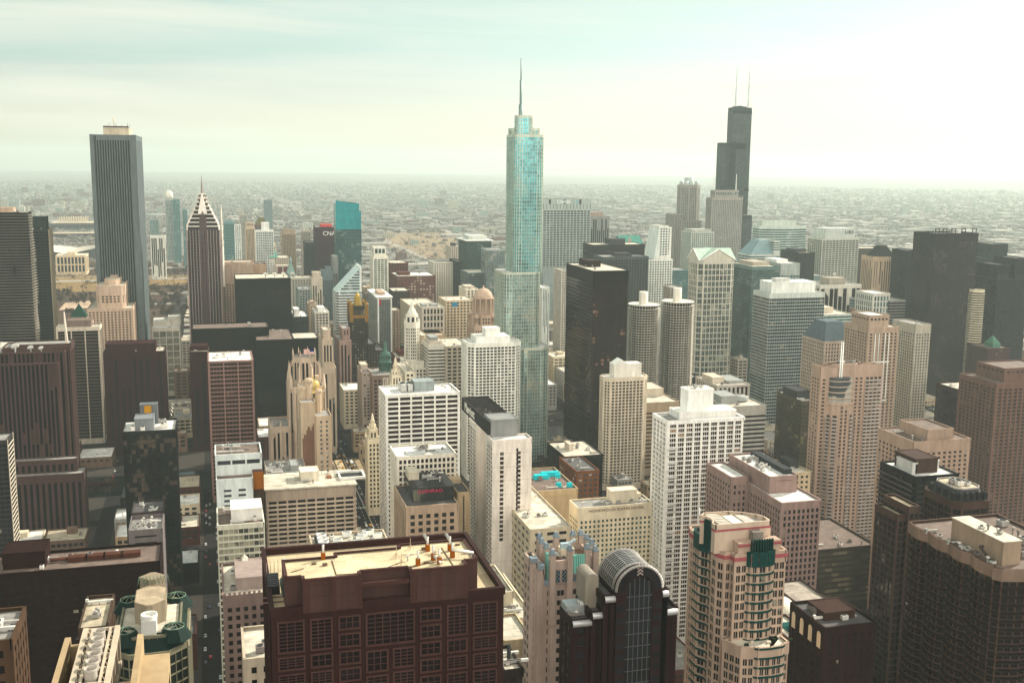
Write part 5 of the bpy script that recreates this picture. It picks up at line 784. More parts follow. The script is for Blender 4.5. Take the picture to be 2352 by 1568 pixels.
wedding('white ornate tower with a tiered lantern top, at the far end of the avenue bridge', 894, 930, 888, 1010, 818, 22); wedding('slender white ornate turreted tower standing at the roadside of the avenue', 843, 873, 1010, 930, 948, 18)
# rounded teal glass skyscraper
Yt = 1075; b = hero('skyscraper', 'tallest rounded teal glass skyscraper with stepped shoulders and a single spire', px(1200, 600, Yt)[0], Yt+22, M((.52, .55, .48), .35, .5), G((.26, .38, .37), (.58, .60, .50), .3, .08, .7), R_WHITE, span=M((.36, .48, .47), .3, .5))
X = lambda q, Y=Yt: px(q, 600, Y)[0]-b.X; Z = lambda q, y, Y=Yt: at_Y(q, y, Y).z; st = S(3.7, 2.6, .28, .6, .4, .12, top=2, par=.6, base=0)
GTEAL = G((.14, .42, .45), (.34, .56, .54), .3, .06, .75); GPALE = b.glass
zU, zM, zL, zC, zS = Z(1245, 311), Z(1190, 626), Z(1230, 797), Z(1200, 266), Z(1165, 294)
b.tier(rrect(X(1156), X(1244), -24, 20, 9), 0, zM, st); b.tier(rrect(X(1186), X(1263), -30, 20, 11), 0, zL, st); b.glass = GTEAL; b.tier(rrect(X(1180), X(1248), -22, 16, 8), zM-1, zU, st); b.tier(rrect(X(1184), X(1202), -4, 12, 3), zU-1, zS, st); b.tier(rrect(X(1187), X(1223), -19, -5, 5), zU-1, zC, st); b.tier(rrect(X(1226), X(1244), -10, 8, 3), zU-1, Z(1230, 295), st)
m = MB(); cx = X(1202.5); m.tube((cx, -5, zC), (cx, -5, Z(1200, 238)), 2.0, n=10); m.tube((cx, -5, Z(1200, 238)), (cx, -5, Z(1200, 182)), 1.25, n=10); m.tube((cx, -5, Z(1200, 182)), (cx, -5, Z(1200, 130)), .8, .6, n=8); b.part('spire', m, M((.17, .24, .22), .5, .3)); b.done(1e9)
# black glass tower
b = T('skyscraper', 'black glass and steel office tower with bronze lit panes and a flat tan roof', 1302, 1363, 1443, 622, None, S(3.9, 3.3, .28, 1.0, .3, .14, top=13, base=9, par=.4), M((.022, .017, .017), .5), G((.018, .011, .010), (.20, .11, .075), .16, .06), R_CREAM, h=204, pent=((.25, .62, .5, .85, 6.5, M((.07, .055, .05))),), units=3)
# twin corncob towers
for lab, X_, Y_, yt, w0, w1, yc in (('petal balconied round tower, the eastern one of the twin corncob towers', 1479, 1187, 699, 1441, 1517, 670), ('petal balconied round tower, the western one of the twin corncob towers', 1557, 1204, 692, 1519, 1596, 662)):
    p = at_Y(X_, yt, Y_); r = reach(at_Y(X_, 760, Y_), EX, (w1)) if False else (at_Y(w1, 760, Y_).x-at_Y(w0, 760, Y_).x)/2*.94; b = hero('apartment_tower', lab, p.x, p.y, M((.50, .47, .41)), None, R_WHITE); h = p.z
    m = MB(); m.lathe(0, 0, [(r*.80, 0), (r*.80, h-.4)], 32); b.part('glazing', m, G((.03, .028, .024), (.2, .18, .14), .3)); m = MB(); L = []
    for k in range(16):
        g0 = 2*math.pi*k/16; cx, cy = r*.80*math.cos(g0), r*.80*math.sin(g0)
        for t in (-75, -40, 0, 40, 75): L.append((cx+r*.2*math.cos(g0+R_(t)), cy+r*.2*math.sin(g0+R_(t))))
    z = 8.
    while z < h-2:
        m.prism(L, z, z+.55); m.poly([(*q, z) for q in L][::-1]); z += 3.05 if z > h*.36 else 2.75
    b.part('balcony', m, b.wall, kind='stuff'); m = MB()
    for k in range(32): g0 = 2*math.pi*(k+.5)/32; m.tube((r*.86*math.cos(g0), r*.86*math.sin(g0), 0), (r*.86*math.cos(g0), r*.86*math.sin(g0), h), .3, n=4)
    b.part('column', m, b.wall, kind='stuff'); b.r.poly([(q[0]*.97, q[1]*.97, h) for q in L]); m = MB(); zc = at_Y(X_, yc, Y_).z; m.lathe(0, 2, [(5.2, h-1), (5.2, zc), (4.6, zc)], 20); b.part('core', m, M((.66, .63, .56))); m = MB(); m.lathe(0, 0, [(r*.93, h-.1), (r*.93, h+1), (r*.9, h+1), (r*.9, h+.1)], 32); b.part('parapet', m, M((.62, .6, .54))); b.done()
# pedimented tower
x0, x1, y0, y1, h = frame(1580, 1608, 1690, 597, 1340); b = hero('office_tower', 'pale stone framed glass tower with four classical pediments and a green roof', (x0+x1)/2, (y0+y1)/2, M((.50, .48, .42)), G((.05, .07, .065), (.40, .40, .32), .3, .06, .1), R_GREY)
a, d = (x1-x0)/2, (y1-y0)/2; b.tier(cham(-a, a, -d, d, 6), 0, h-1, S(7.8, 5.6, 1.0, 1.3, .7, .4, top=5, mull=1)); zp = at_Y(1650, 574, 1340).z; m = MB(); rp = zp-h+2
for P in (((-a, -d-1), (a, -d-1), (0, -d-1)), ((a+1, -d), (a+1, d), (a+1, 0)), ((a, d+1), (-a, d+1), (0, d+1)), ((-a-1, d), (-a-1, -d), (-a-1, 0))): m.poly([(*P[0], h-1), (*P[1], h-1), (*P[2], h-1+rp)])
b.part('pediment', m, M((.52, .50, .43))); m = MB()
for c0, c1, ap, ce in (((-a, -d-1), (a, -d-1), (0, -d-1), (0, 0)), ((a+1, -d), (a+1, d), (a+1, 0), (0, 0)), ((a, d+1), (-a, d+1), (0, d+1), (0, 0)), ((-a-1, d), (-a-1, -d), (-a-1, 0), (0, 0))): m.poly([(*c0, h-.9), (*ap, h-.9+rp), (*ce, h-.9+rp)]); m.poly([(*ap, h-.9+rp), (*c1, h-.9), (*ce, h-.9+rp)])
b.part('roof', m, M((.42, .52, .44))); m = MB()
for s in (-1, 1): m.tube((s*a*1.02, -d-1.4, h-1), (0, -d-1.4, h-1+rp), .8, n=4); m.tube((-a-1.4, s*d*1.02, h-1), (-a-1.4, 0, h-1+rp), .8, n=4)
b.part('cornice', m, WHITE); b.done()
# flared bank slab with lettering
b = T('skyscraper', 'tall pale flared bank slab with white lettering across its top, behind the rounded teal skyscraper', 1246, 1247, 1357, 457, 1900, S(4.2, 6.6, 1.3, 1.5, .9, .4, top=20, par=1), M((.36, .40, .38)), G((.04, .05, .05), (.2, .22, .2), .1), R_GREY, depth=34, done=False)
a, d, h = b.a, b.d, b.h; m = MB()
for k in range(15): x = -a+1+k*(2*a-2)/14; m.box(x-.35, x+.35, -d-1.25, -d-.97, h-18, h-9)
for x in (-a*.72, -a*.1, a*.55): m.box(x-2, x+2, -d-1.2, -d-.97, h-9, h-1)
b.part('recess', m, M((.07, .08, .085))); m = MB(); m.loft([(-a, -d-22), (a, -d-22), (a, -d-1.5), (-a, -d-1.5)], 0, [(-a, -d-3), (a, -d-3), (a, -d-1.5), (-a, -d-1.5)], h*.5); b.part('flared_base', m, M((.28, .32, .31)))
sign(b, 'CHASE', -a*.14, -d-1.5, h-8, 8.5, M((.85, .88, .85))); m = MB(); q = []
for k in range(4): g = k*math.pi/2; m.prism([(a*.38+3.3*math.cos(g+t), 0) for t in (0,)] and [(a*.36+2+2.2*math.cos(g)-1.4*abs(math.sin(g)), -d-1.6), (a*.36+2+2.2*math.cos(g)+1.4*abs(math.sin(g))+.9*abs(math.cos(g)), -d-1.6), (a*.36+2+2.2*math.cos(g)+1.4*abs(math.sin(g))+.9*abs(math.cos(g)), -d-1.4), (a*.36+2+2.2*math.cos(g)-1.4*abs(math.sin(g)), -d-1.4)], h-5.4+2.2*math.sin(g)-1.4*abs(math.cos(g)), h-5.4+2.2*math.sin(g)+1.4*abs(math.cos(g))+.9*abs(math.sin(g)))
b.part('logo', m, M((.05, .42, .55))); b.units(-a*.2, a*.9, -d, d, h, 3, 5); b.done()
# stepped chamfer tower
b = T('skyscraper', 'grey ribbed office tower stepping down on its east shoulder, behind the flared bank slab', 1350, 1352, 1400, 497, 1960, S(60, 4, 1.5, 1, .6, .1, top=4), M((.25, .26, .25)), GK, R_GREY, depth=40, pent=((.15, .75, .2, .8, 8, M((.34, .27, .24))),), done=False)
a, d, h = b.a, b.d, b.h
for k in range(6): b.rect(-a-5-k*5, -a-.01-k*5, -d+.2*k, d, 0, h-6-k*9.5, S(200, 4, 1.5, 1, .6, .1, top=2))
b.done()
# octagonal crown tower
b = hero('skyscraper', 'pinkish grey octagonal skyscraper crowned with a glass drum and four small drums', 1072, 2360, M((.33, .31, .28)), GT, R_GREY); r = (at_Y(1611, 500, 2340).x-at_Y(1565, 500, 2340).x)/2*1.0; h = at_Y(1588, 424, 2340).z; b.X = at_Y(1588, 500, 2340).x; b.e.location.x = b.X
b.tier(ngon(0, 0, r*1.02, 8, o8), 0, h-2, S(4, 4.2, 1.7, 1.6, .5, .3, top=6)); m = MB(); zc = at_Y(1588, 408, 2340).z; m.lathe(0, 0, [(r*.42, h-2), (r*.42, zc), (r*.36, zc)], 16); b.part('drum', m, M((.42, .48, .45), .3)); m = MB()
for k in range(4): g = math.pi/4+k*math.pi/2; m.lathe(r*.72*math.cos(g), r*.72*math.sin(g), [(r*.2, h-2), (r*.2, h+7), (r*.15, h+7)], 10)
b.part('small_drum', m, M((.38, .42, .4), .3)); z2 = at_Y(1558, 494, 2320).z; b.rect(-r*1.75, -r*.9, -r*.9, r, 0, z2, S(4, 4.2, 1.7, 1.6, .5, .3)); b.rect(-r*1.2, r*.8, -r*1.3, r, 0, z2-14, S(4, 4.2, 1.7, 1.6, .5, .3)); b.done()
# gothic twin spired office tower
x0, x1, y0, y1, h = frame(1623, 1636, 1706, 451, 2150); b = hero('skyscraper', 'grey stone set back tower with two tall white spires, before the black stepped skyscraper', (x0+x1)/2, (y0+y1)/2, M((.31, .29, .265)), GT, R_GREY); a, d = (x1-x0)/2, (y1-y0)/2; st = S(4, 4.2, 1.6, 1.4, .6, .3, top=4)
z0 = at_Y(1660, 545, 2150).z; b.rect(-a, a, -d, d, 0, h-4, st); b.rect(-a*.78, a*.74, -d*.8, d*.8, h-5, at_Y(1665, 438, 2150).z, S(6, 4.2, 1.6, 1.4, .6, .3, top=3)); m = MB()
for q in (1641, 1692): X1 = at_Y(q, 440, 2160).x-b.X; m.tube((X1, 0, h-2), (X1, 0, at_Y(q, 400, 2160).z), 1.5, .5, 6)
b.part('spire', m, M((.6, .6, .55))); m = MB()
for k in range(18): x = -a+k*2*a/17; m.tube((x, -d-.4, h-4), (x, -d-.4, h+3), .8, .1, 4)
b.part('pinnacle', m, b.wall); b.done()
# black stepped skyscraper
cx, cy, t = 1104+17, 2190+35, 22.9; b = hero('skyscraper', 'tallest black stepped skyscraper of bundled tubes with two white antennas', cx, cy, M((.045, .075, .08), .5), G((.035, .055, .056), (.10, .135, .13), .3), R_DARK, span=M((.03, .055, .058), .4))
hs = {(0, 0): 262, (1, 0): 360, (2, 0): 203, (0, 1): 360, (1, 1): 436, (2, 1): 436, (0, 2): 203, (1, 2): 360, (2, 2): 262}
for (i, j), hh in hs.items(): b.rect(-34.4+i*t, -34.4+(i+1)*t, -34.4+j*t, -34.4+(j+1)*t, 0, hh, S(4, 4.5, .7, 2.0, .35, .2, top=9, par=None, base=0))
m = MB()
for dz in (423, 352, 255): m.box(-34.9 if dz < 400 else -11.6, 34.9, -35 if dz == 352 else -11.9, -34.5 if dz == 352 else -11.6, dz, dz+6, 0) if dz != 352 else m.box(-11.6, 11.6, -35, -34.6, 346, 358)
b.part('louvre_band', m, M((.02, .028, .03))); m = MB(); m.box(-4, 24, -7, 7, 435.9, 438.5); m.lathe(11, 0, [(6, 438.5), (6, 440), (5, 440)], 16); b.part('penthouse', m, M((.05, .06, .06)))
for q, yt in ((1690, 153), (1719, 151)):
    x = at_Y(q, 245, cy).x-cx; zt = at_Y(q, yt, cy).z; m = MB(); m.tube((x, 0, 438), (x, 0, 438+(zt-438)*.45), 2.6, 2.3, 8); m.tube((x, 0, 438+(zt-438)*.45), (x, 0, 438+(zt-438)*.8), 1.8, 1.5, 8); m.tube((x, 0, 438+(zt-438)*.8), (x, 0, zt), .9, .4, 6); m.tube((x+(-8 if q < 1700 else 6), -4, 438), (x+(-8 if q < 1700 else 6), -4, 438+(zt-438)*.5), .5, .3, 5); b.part('antenna', m, M((.55, .6, .57)))
b.done()
# curved banded offices
def curved(label, xl, xr, y, Y, wall, glass, arc, st, bulge, rear=26):
    x0, z = px(xl, y, Y); x1, _ = px(xr, y, Y); w = (x1-x0)/2; b = hero('office_tower', label, (x0+x1)/2, Y+20, wall, glass, R_GREY); pts = [(-w+2*w*k/12, -bulge*math.sin(math.pi*(arc[0]+(arc[1]-arc[0])*k/12))) for k in range(13)]+[(w, rear), (-w, rear)]
    b.tier(pts, 0, z-1, st); b.w2, b.h = w, z; return b
b = curved('teal office block with a curved front of pale horizontal bands and a crown of columns', 1757, 1865, 520, 1800, M((.50, .55, .50)), GT, (0, 1), S(4.4, 30, 0, 1.6, .3, .3, top=5), 12); w, h = b.w2, b.h; b.rect(-w*.85, w*.6, 4, 24, h-1, h+8, S(9, 5, 1.5, 1, .6, .2, top=2)); b.done()
b = curved('curved white banded apartment slab catching the sun behind the tall dark bronze tower', 2256, 2278, 668, 1185, M((.62, .57, .45)), GK, (.1, .75), S(3.1, 30, 0, 1.2, .2, .9, top=3), 9, 6); b.units(-b.w2*.6, b.w2*.6, -3, 5, b.h-1, 3, 2); b.done()
b = T('office_building', 'beige stone block with a blue grey mansard roof, east of the tan white lined tower', 1888, 1894, 1957, 784, 1000, S(4, 3.6, 1.8, 1.7, .4, .2), M((.38, .32, .27)), GD, R_GREY, depth=44, done=False); a, d, h = b.a, b.d, b.h; m = MB(); q = at_Y(1920, 742, 1000).z-h; m.loft([(-a, -d), (a, -d), (a, d), (-a, d)], h, [(-a*.55, -d*.5), (a*.62, -d*.5), (a*.62, d*.5), (-a*.55, d*.5)], h+q); b.part('mansard_roof', m, M((.13, .16, .18))); b.done()
b = T('office_tower', 'tan terracotta tower with vertical ribs and a dark octagonal hipped roof', 2005, 2012, 2071, 590, 1500, S(60, 4.2, 2, 1.6, .6, .2, top=6), M((.42, .33, .25)), GB, R_BROWN, depth=44, ch=6, done=False); a, d, h = b.a, b.d, b.h; m = MB(); q = at_Y(2040, 566, 1500).z-h; m.loft(cham(-a*.8, a*.8, -d*.8, d*.8, 5), h-1, cham(-a*.3, a*.3, -d*.3, d*.3, 2), h+q); m.tube((-a*.3, 0, h+q), (-a*.3, 0, h+q+20), .3, n=4); b.part('hipped_roof', m, M((.05, .045, .045))); b.done()
# beige balcony tower with round bay
x0, x1, y0, y1, h = frame(1865, 1886, 2029, 842, 740); b = hero('apartment_tower', 'large beige tower with a rounded central balcony bay, flat raised crown and twin white spires', (x0+x1)/2, (y0+y1)/2, M((.37, .285, .235)), G((.03, .024, .022), (.34, .27, .2), .2), R_BROWN); a, d = (x1-x0)/2, (y1-y0)/2; b.balm = [M((.42, .34, .28)), M((.36, .34, .33), .5)]
X = lambda q: px(q, 840, 740)[0]-b.X; st = S(2.95, 3.6, 2.0, 1.4, .12, .09, top=9, base=12); sb = S(2.95, 4.2, 1.2, 1.0, .12, .09, top=9, base=12, slab=1.5)
b.w.prism([(-a, -d), (a, -d), (a, d), (-a, d)], 0, h-1, 0, top=False); b.r.poly([(-a, -d, h-3), (a, -d, h-3), (a, d, h-3), (-a, d, h-3)])
for p, q, s in (((-a, d), (-a, -d), st), ((-a, -d), (X(1903), -d), st), ((X(1962), -d), (X(1988), -d), st), ((X(1988), -d), (a, -d), sb)): b.facade(p, q, 0, h-1, s)
xa, xb = X(1902.5), X(1962.5); rw = (xb-xa)/2; zb = at_Y(1930, 864, 735).z; bay = [(xa, -d), (xa+rw*.18, -d-4.6), (xa+rw*.6, -d-7), (xa+rw*1.4, -d-7), (xb-rw*.18, -d-4.6), (xb, -d)]
for k in range(5): b.w.quad((*bay[k], 0), (*bay[k+1], 0), (*bay[k+1], zb-22), (*bay[k], zb-22)); b.facade(bay[k], bay[k+1], 0, zb-22, sb if k != 2 else S(2.95, 3.4, 1.8, 1.2, .2, .1, top=2, base=12))
b.r.poly([(*p, zb-22) for p in bay]); 
for k in range(5): z = zb-22+k*4.4; sc = 1-.04*k; m = MB(); P = [(xa+rw+(p[0]-xa-rw)*sc*1.08, -d+(p[1]+d)*sc*1.12) for p in bay]; m.prism(P, z, z+.5); m.poly([(*q, z) for q in P][::-1]); b.part('balcony', m, M((.45, .38, .32)))
m = MB(); P = [(xa+rw+(p[0]-xa-rw)*.86, -d+(p[1]+d)*.8) for p in bay]; m.prism(P, zb-22, zb-1.5); b.part('bay_glazing', m, GL); zc = at_Y(1950, 825, 760).z; m = MB(); P = cham(X(1909), X(1988), -d*.7, d*.9, 7); m.prism(P, h-3, zc); b.part('crown', m, b.wall); m = MB(); P = cham(X(1909)+1, X(1988)-1, -d*.7+1, d*.9-1, 6.6); m.poly([(*p, zc+.05) for p in P]); b.part('crown_roof', m, R_BROWN); b.units(X(1915), X(1982), -d*.5, d*.7, zc+.05, 4, 3)
m = MB()
for q in (1928.5, 1933): m.tube((X(q), -d-1, zb-6), (X(q), -d-1, at_Y(q, 785, 738).z), .55, .3, 6)
b.part('spire', m, M((.85, .88, .85))); b.done()
# ------------------------------------------------------------------ the near towers
GRAN, GRAN2 = M((.085, .042, .040), .6), M((.12, .064, .058), .6)
# big granite tower at the bottom
x0, x1, y0, y1, h = frame(600, 622.3, 1157, 1398, None, h=221, depth=36)
b = hero('office_tower', 'big dark red granite office tower with lattice windows and a broad tan roof', (x0+x1)/2, (y0+y1)/2, GRAN, None, RM((.60, .49, .31), .08, .22)); a, d = (x1-x0)/2, (y1-y0)/2
zt = h; w = b.w; w.prism([(-a, -d), (a, -d), (a, d), (-a, d)], 0, h-1.6, 0, top=False); b.r.poly([(-a+.5, -d+.5, h-1.55), (a-.5, -d+.5, h-1.55), (a-.5, d-.5, h-1.55), (-a+.5, d-.5, h-1.55)])
for q in ((-a-.3, a+.3, -d-.3, -d+.7), (-a-.3, a+.3, d-.7, d+.3), (-a-.3, -a+.7, -d+.7, d-.7), (a-.7, a+.3, -d+.7, d-.7)): w.box(*q, h-1.6, h, 0, bottom=True)
FX = lambda c: at_Y(c/3.413+545.5, 1177+(755-(c-262)*.0997)/3.413, y0).x-b.X
bays = [(305, 525), (562, 745), (785, 965), (1000, 1390), (1425, 1600), (1637, 1805), (1843, 2040)]
FR = M((.13, .072, .066), .6); FRD = M((.10, .05, .045), .6); GO = G((.010, .007, .008), (.055, .035, .028), .12, .06); wm = {}
def lattice(b, xa, xb, za, zb, nx, nz, y, kind):
    m = MB(); m.quad((xa, y+.0, za), (xb, y, za), (xb, y, zb), (xa, y, zb)); o = m.build('window', GO, b.e)
    f = MB()
    f.box(xa-.35, xb+.35, y-.35, y-.02, zb, zb+.35, 0, bottom=True); f.box(xa-.35, xb+.35, y-.35, y-.02, za-.35, za, 0, bottom=True); f.box(xa-.35, xa, y-.35, y-.02, za, zb); f.box(xb, xb+.35, y-.35, y-.02, za, zb)
    for k in range(1, nx): x = xa+(xb-xa)*k/nx; f.box(x-.09, x+.09, y-.2, y-.02, za, zb)
    for k in range(1, nz): z = za+(zb-za)*k/nz; f.box(xa, xb, y-.15, y-.02, z-.07, z+.07, 0, bottom=True)
    f.build('window_frame', FR, o)
y = -d-.05; H = [h-3.0]
for i, (p, q) in enumerate(bays):
    xa, xb = FX(p)+.4, FX(q)-.4; rows = []
    if i in (0, 1, 5, 6): rows = [(3.2, 9.4, 8), (10.8, 13.2, 2 if i in (1, 5) else 4), (14.6, 17.0, 4), (18.4, 23.4, 6), (24.8, 27.2, 2), (28.6, 31, 2)]
    elif i == 3: rows = [(3.2, 9.8, 7)]
    else: rows = [(3.2, 5.6, 2), (7.0, 9.4, 2), (10.8, 13.2, 2), (14.6, 17.0, 2), (18.4, 20.8, 2), (22.2, 24.6, 2), (26, 28.4, 2)]
    for t0, t1, nz in rows: lattice(b, xa, xb, h-t1, h-t0, 3 if i != 3 else 6, nz, y, 0)
    if i == 3:
        xm = (xa+xb)/2
        for xa2, xb2, rr in ((xa, xm-.8, ((11.4, 15.6, 3), (17.0, 22.6, 8), (24, 29, 5))), (xm+.8, xb, ((11.4, 15.2, 5), (16.6, 21.0, 6), (22.4, 27.4, 6)))):
            for t0, t1, nz in rr: lattice(b, xa2, xb2, h-t1, h-t0, 3, nz, y, 0)
m = MB()
for k in range(1, 60): m.box(-a-.03, a+.03, -d-.03, -d, h-1.9-k*.98*2, h-1.86-k*.98*2, 0, bottom=True)
for i in range(8): x = (FX(bays[i][0])-1.6 if i == 0 else FX(bays[i-1][1])+(FX(bays[i][0] if i < 7 else 2080)-FX(bays[i-1][1]))/2); m.box(x-.05, x+.05, -d-.028, -d, 0, h-1.7)
b.part('stone_joint', m, FRD)
# east wall windows, in the same lattice
m = MB(); m.quad((-a-.06, d-4, h-60), (-a-.06, -d+4, h-60), (-a-.06, -d+4, h-4), (-a-.06, d-4, h-4)); b.part('side_glazing', m, GO); m = MB()
for k in range(9): yy = -d+3.2+k*(2*d-6.4)/8; m.box(-a-.3, -a-.08, yy-.5, yy+.5, h-62, h-2)
for k in range(15): m.box(-a-.22, -a-.09, -d+3, d-3, h-4-k*3.9-1.2, h-4-k*3.9, 0, bottom=True)
b.part('side_frame', m, GRAN)
# raised roof with recessed sides
PH = h+5.2; c6 = lambda x, y, z=PH: (lambda p: (p.x-b.X, p.y-b.Y))(at_z(x/3.413+545.5, y/3.413+1177, z))
f1 = c6(510, 545)[1]; f2 = c6(440, 518)[1]; bk = c6(1245, 262)[1]; bk = min(d-1.0, bk)
xs = [c6(372, 522)[0], c6(506, 530)[0], c6(968, 497)[0], c6(1345, 452)[0], c6(1787, 402)[0], c6(1887, 385)[0]]
pts = [(xs[0], f2), (xs[1], f2), (xs[1], f1), (xs[2], f1), (xs[2], f2), (xs[3], f2), (xs[3], f1), (xs[4], f1), (xs[4], f2+1), (xs[5], f2+1), (xs[5], bk), (xs[3], bk), (xs[3], bk-2), (xs[2]-4, bk-2), (xs[2]-4, bk-4), (xs[0], bk-4)]
m = MB(); m.prism(pts, h-1.5, PH, top=False)
for k in range(len(pts)):
    p, q = pts[k], pts[(k+1) % len(pts)]; L = math.hypot(q[0]-p[0], q[1]-p[1]); u = ((q[0]-p[0])/L, (q[1]-p[1])/L); n = (u[1], -u[0]); m.fbox(p, u, n, 0, L, -.55, .12, PH-.05, PH+.55, 1)
    if k in (2, 6):
        for t in (.02, .48, .94): m.fbox(p, u, n, L*t, L*t+.9, 0, .14, h-1.5, PH-.05, 1)
        for z in (PH-.9, PH-3.3, h-1.2): m.fbox(p, u, n, 0, L, 0, .06, z, z+.06, 1)
        for t in range(1, 9): m.fbox(p, u, n, L*t/9, L*t/9+.05, 0, .05, h-1.5, PH-.06, 1)
b.part('penthouse', m, [M((.125, .076, .07), .7), GRAN2]); m = MB(); m.poly([(*p, PH+.02) for p in pts]); b.part('penthouse_roof', m, RM((.66, .54, .34), .1, .25))
m = MB(); m.box(xs[2]+.2, xs[3]-.2, f1-.1, f1+.6, PH-2.2, PH-1.4, 0, bottom=True); b.part('beam', m, GRAN2)
OR, SIL, WHT = M((.30, .11, .04), .6), M((.5, .48, .44), .35, .6), M((.72, .70, .64), .5)
for cx_, cy_, bent in ((672, 365, 0), (1490, 300, 1), (1665, 298, 1), (1685, 350, 2), (1415, 412, 0), (1535, 372, 3), (1583, 400, 0)):
    x, yy = c6(cx_, cy_); m = MB(); m.box(x-.45, x+.45, yy-.45, yy+.45, PH+.03, PH+1.5, 0); m.tube((x, yy, PH+1.5), (x, yy, PH+3.3), .26, n=8, m=1)
    if bent == 2:
        e = c6(1850, 358); m.tube((x, yy, PH+1.7), (e[0], e[1], PH+1.2), .38, n=8, m=1)
        for t in (.3, .6, .9): m.tube((x+(e[0]-x)*t, yy+(e[1]-yy)*t, PH), (x+(e[0]-x)*t, yy+(e[1]-yy)*t, PH+1.1), .07, n=4, m=1)
    if bent == 3: e = c6(1600, 415); m.tube((x, yy, PH+1.2), (e[0], e[1], PH+.5), .32, n=8, m=1)
    if bent == 1: m.tube((x, yy, PH+2.4), (x-.7, yy+1.2, PH+3.6), .34, n=8, m=1)
    b.part('flue', m, [OR, SIL])
for cx_, cy_ in ((1245, 355), (1285, 408), (1355, 288)):
    x, yy = c6(cx_, cy_); m = MB(); m.tube((x, yy, PH), (x, yy, PH+2.6), .07, n=5)
    for q in range(3): m.tube((x+.9*math.cos(q*2.1), yy+.9*math.sin(q*2.1), PH), (x, yy, PH+1.2), .06, n=4)
    b.part('antenna', m, M((.35, .28, .2)))
x, yy = c6(1335, 380); dish(b, x, yy, PH, .85, az=-.6); x, yy = c6(1550, 330); dish(b, x, yy, PH, .55, az=.5)
m = MB()
for P, Q in (((740, 375), (775, 490)), ((775, 490), (950, 478)), ((1600, 278), (1690, 415)), ((1180, 430), (1260, 400)), ((1350, 430), (1590, 380)), ((420, 470), (520, 440))): p, q = c6(*P), c6(*Q); m.tube((*p, PH+.12), (*q, PH+.12), .09, n=4)
b.part('roof_pipe', m, M((.16, .10, .07))); m = MB()
for k, (cx_, cy_) in enumerate(((600, 405), (685, 415), (720, 505), (370, 380), (1725, 255), (1790, 320), (1480, 395), (1460, 290))): x, yy = c6(cx_, cy_); o = MB(); o.box(x-.5, x+.5, yy-.3, yy+.3, PH+.02, PH+.35+.2*(k % 2)); o.build('roof_vent', M((.45, .44, .40) if k in (2, 3) else (.18, .13, .1)), b.e)
# window cleaning rig and chillers on the low terrace
T6 = lambda x, y: c6(x, y, h-1.5)
m = MB(); p, q = T6(420, 690), T6(580, 675); m.box(p[0], q[0], p[1]+.3, p[1]+2.2, h-.6, h+1.6, 0, bottom=True)
for x in (p[0]-.6, q[0]+.4): m.box(x-.12, x+.12, p[1]+.2, p[1]+.44, h-1.5, h+3, 1); m.tube((x, p[1]+.3, h+2.6), (x, p[1]-2.2, h+2.9), .12, n=5, m=1)
m.box(p[0]-1, q[0]+1, p[1]+.2, p[1]+.4, h+2.9, h+3.1, 1, bottom=True); m.box(p[0]-6, q[0]+4, p[1]-.3, p[1]-.15, h-1.45, h-1.2, 1); m.box(p[0]-6, q[0]+4, p[1]+2.4, p[1]+2.55, h-1.45, h-1.2, 1); b.part('cleaning_rig', m, [M((.36, .33, .33), .5, .3), M((.22, .16, .15))])
m = MB(); m.lathe((p[0]+q[0])/2, 0, [(.01, 0), (.01, .01)], 4) if False else None
c = MB(); g = [((p[0]+q[0])/2+.45*math.cos(k*math.pi/8), p[1]+.27, h+.6+.45*math.sin(k*math.pi/8)) for k in range(16)]; c.poly(g); b.part('emblem', c, M((.15, .42, .38)))
m = MB(); P0 = T6(300, 640); 
for k in range(7): yy = P0[1]+k*1.1; m.box(P0[0]-1.6, P0[0]+.9, yy, yy+.8, h-1.5, h+.4+.02*k)
b.part('chiller', m, M((.06, .06, .065), .5)); m = MB(); m.quad((P0[0]+1.2, P0[1]-1, h-1.4), (P0[0]+3.4, P0[1]-1, h+1.3), (P0[0]+3.4, P0[1]+8, h+1.3), (P0[0]+1.2, P0[1]+8, h-1.4)); b.part('glass_canopy', m, M((.12, .22, .2), .2))
m = MB()
for k in range(5): x, yy = T6(230+k*30, 520-k*9); m.tube((x, yy, h-1.5), (x, yy, h+2.2), .09, n=4)
b.part('pole', m, M((.3, .25, .22))); b.done()
# tower with fans
zf = 252.; k3 = lambda x, y, z=zf: at_z(x/3.496, y/3.496+1119.7, z)
p = k3(690, 1125); q = k3(945, 1100); s = k3(905, 1560); X0, X1, Yb = p.x, q.x, (p.y+q.y)/2; Y0 = 70.
b = hero('office_tower', 'marble tower roof with six large round cooling fans in a white steel truss', (X0+X1)/2, (Y0+Yb)/2, M((.2, .155, .11)), GK, R_BROWN); d = (Yb-Y0)/2; a = (X1-X0)/2
xl = k3(500, 1200).x-b.X; xr = k3(1140, 1130).x-b.X; xr2 = k3(1285, 1215).x-b.X; b.rect(xl, xr2, -d, d, 0, zf-9, S(3.6, 4, 1.6, 1.4, .4, .2)); m = MB()
m.box(xl, xl+.7, -d, d, zf-9, zf-1); m.box(xl+.7, -a-.3, d-.8, d, zf-9, zf-2); m.box(xr-.7, xr, -d, d, zf-9, zf-1.5); m.box(xr, xr+3.2, -d, d-2, zf-9, zf-3.5); m.box(xr+3.2, xr2, -d, d-4, zf-9, zf-5)
b.part('parapet', m, M((.34, .27, .185))); m = MB()
for k in range(10): yy = -d+k*5.2; m.box(xr2+.05, xr2+2.8, yy, yy+3, zf-16, zf-7-(k % 2)*1.3)
b.part('battlement', m, M((.44, .36, .25))); m = MB()
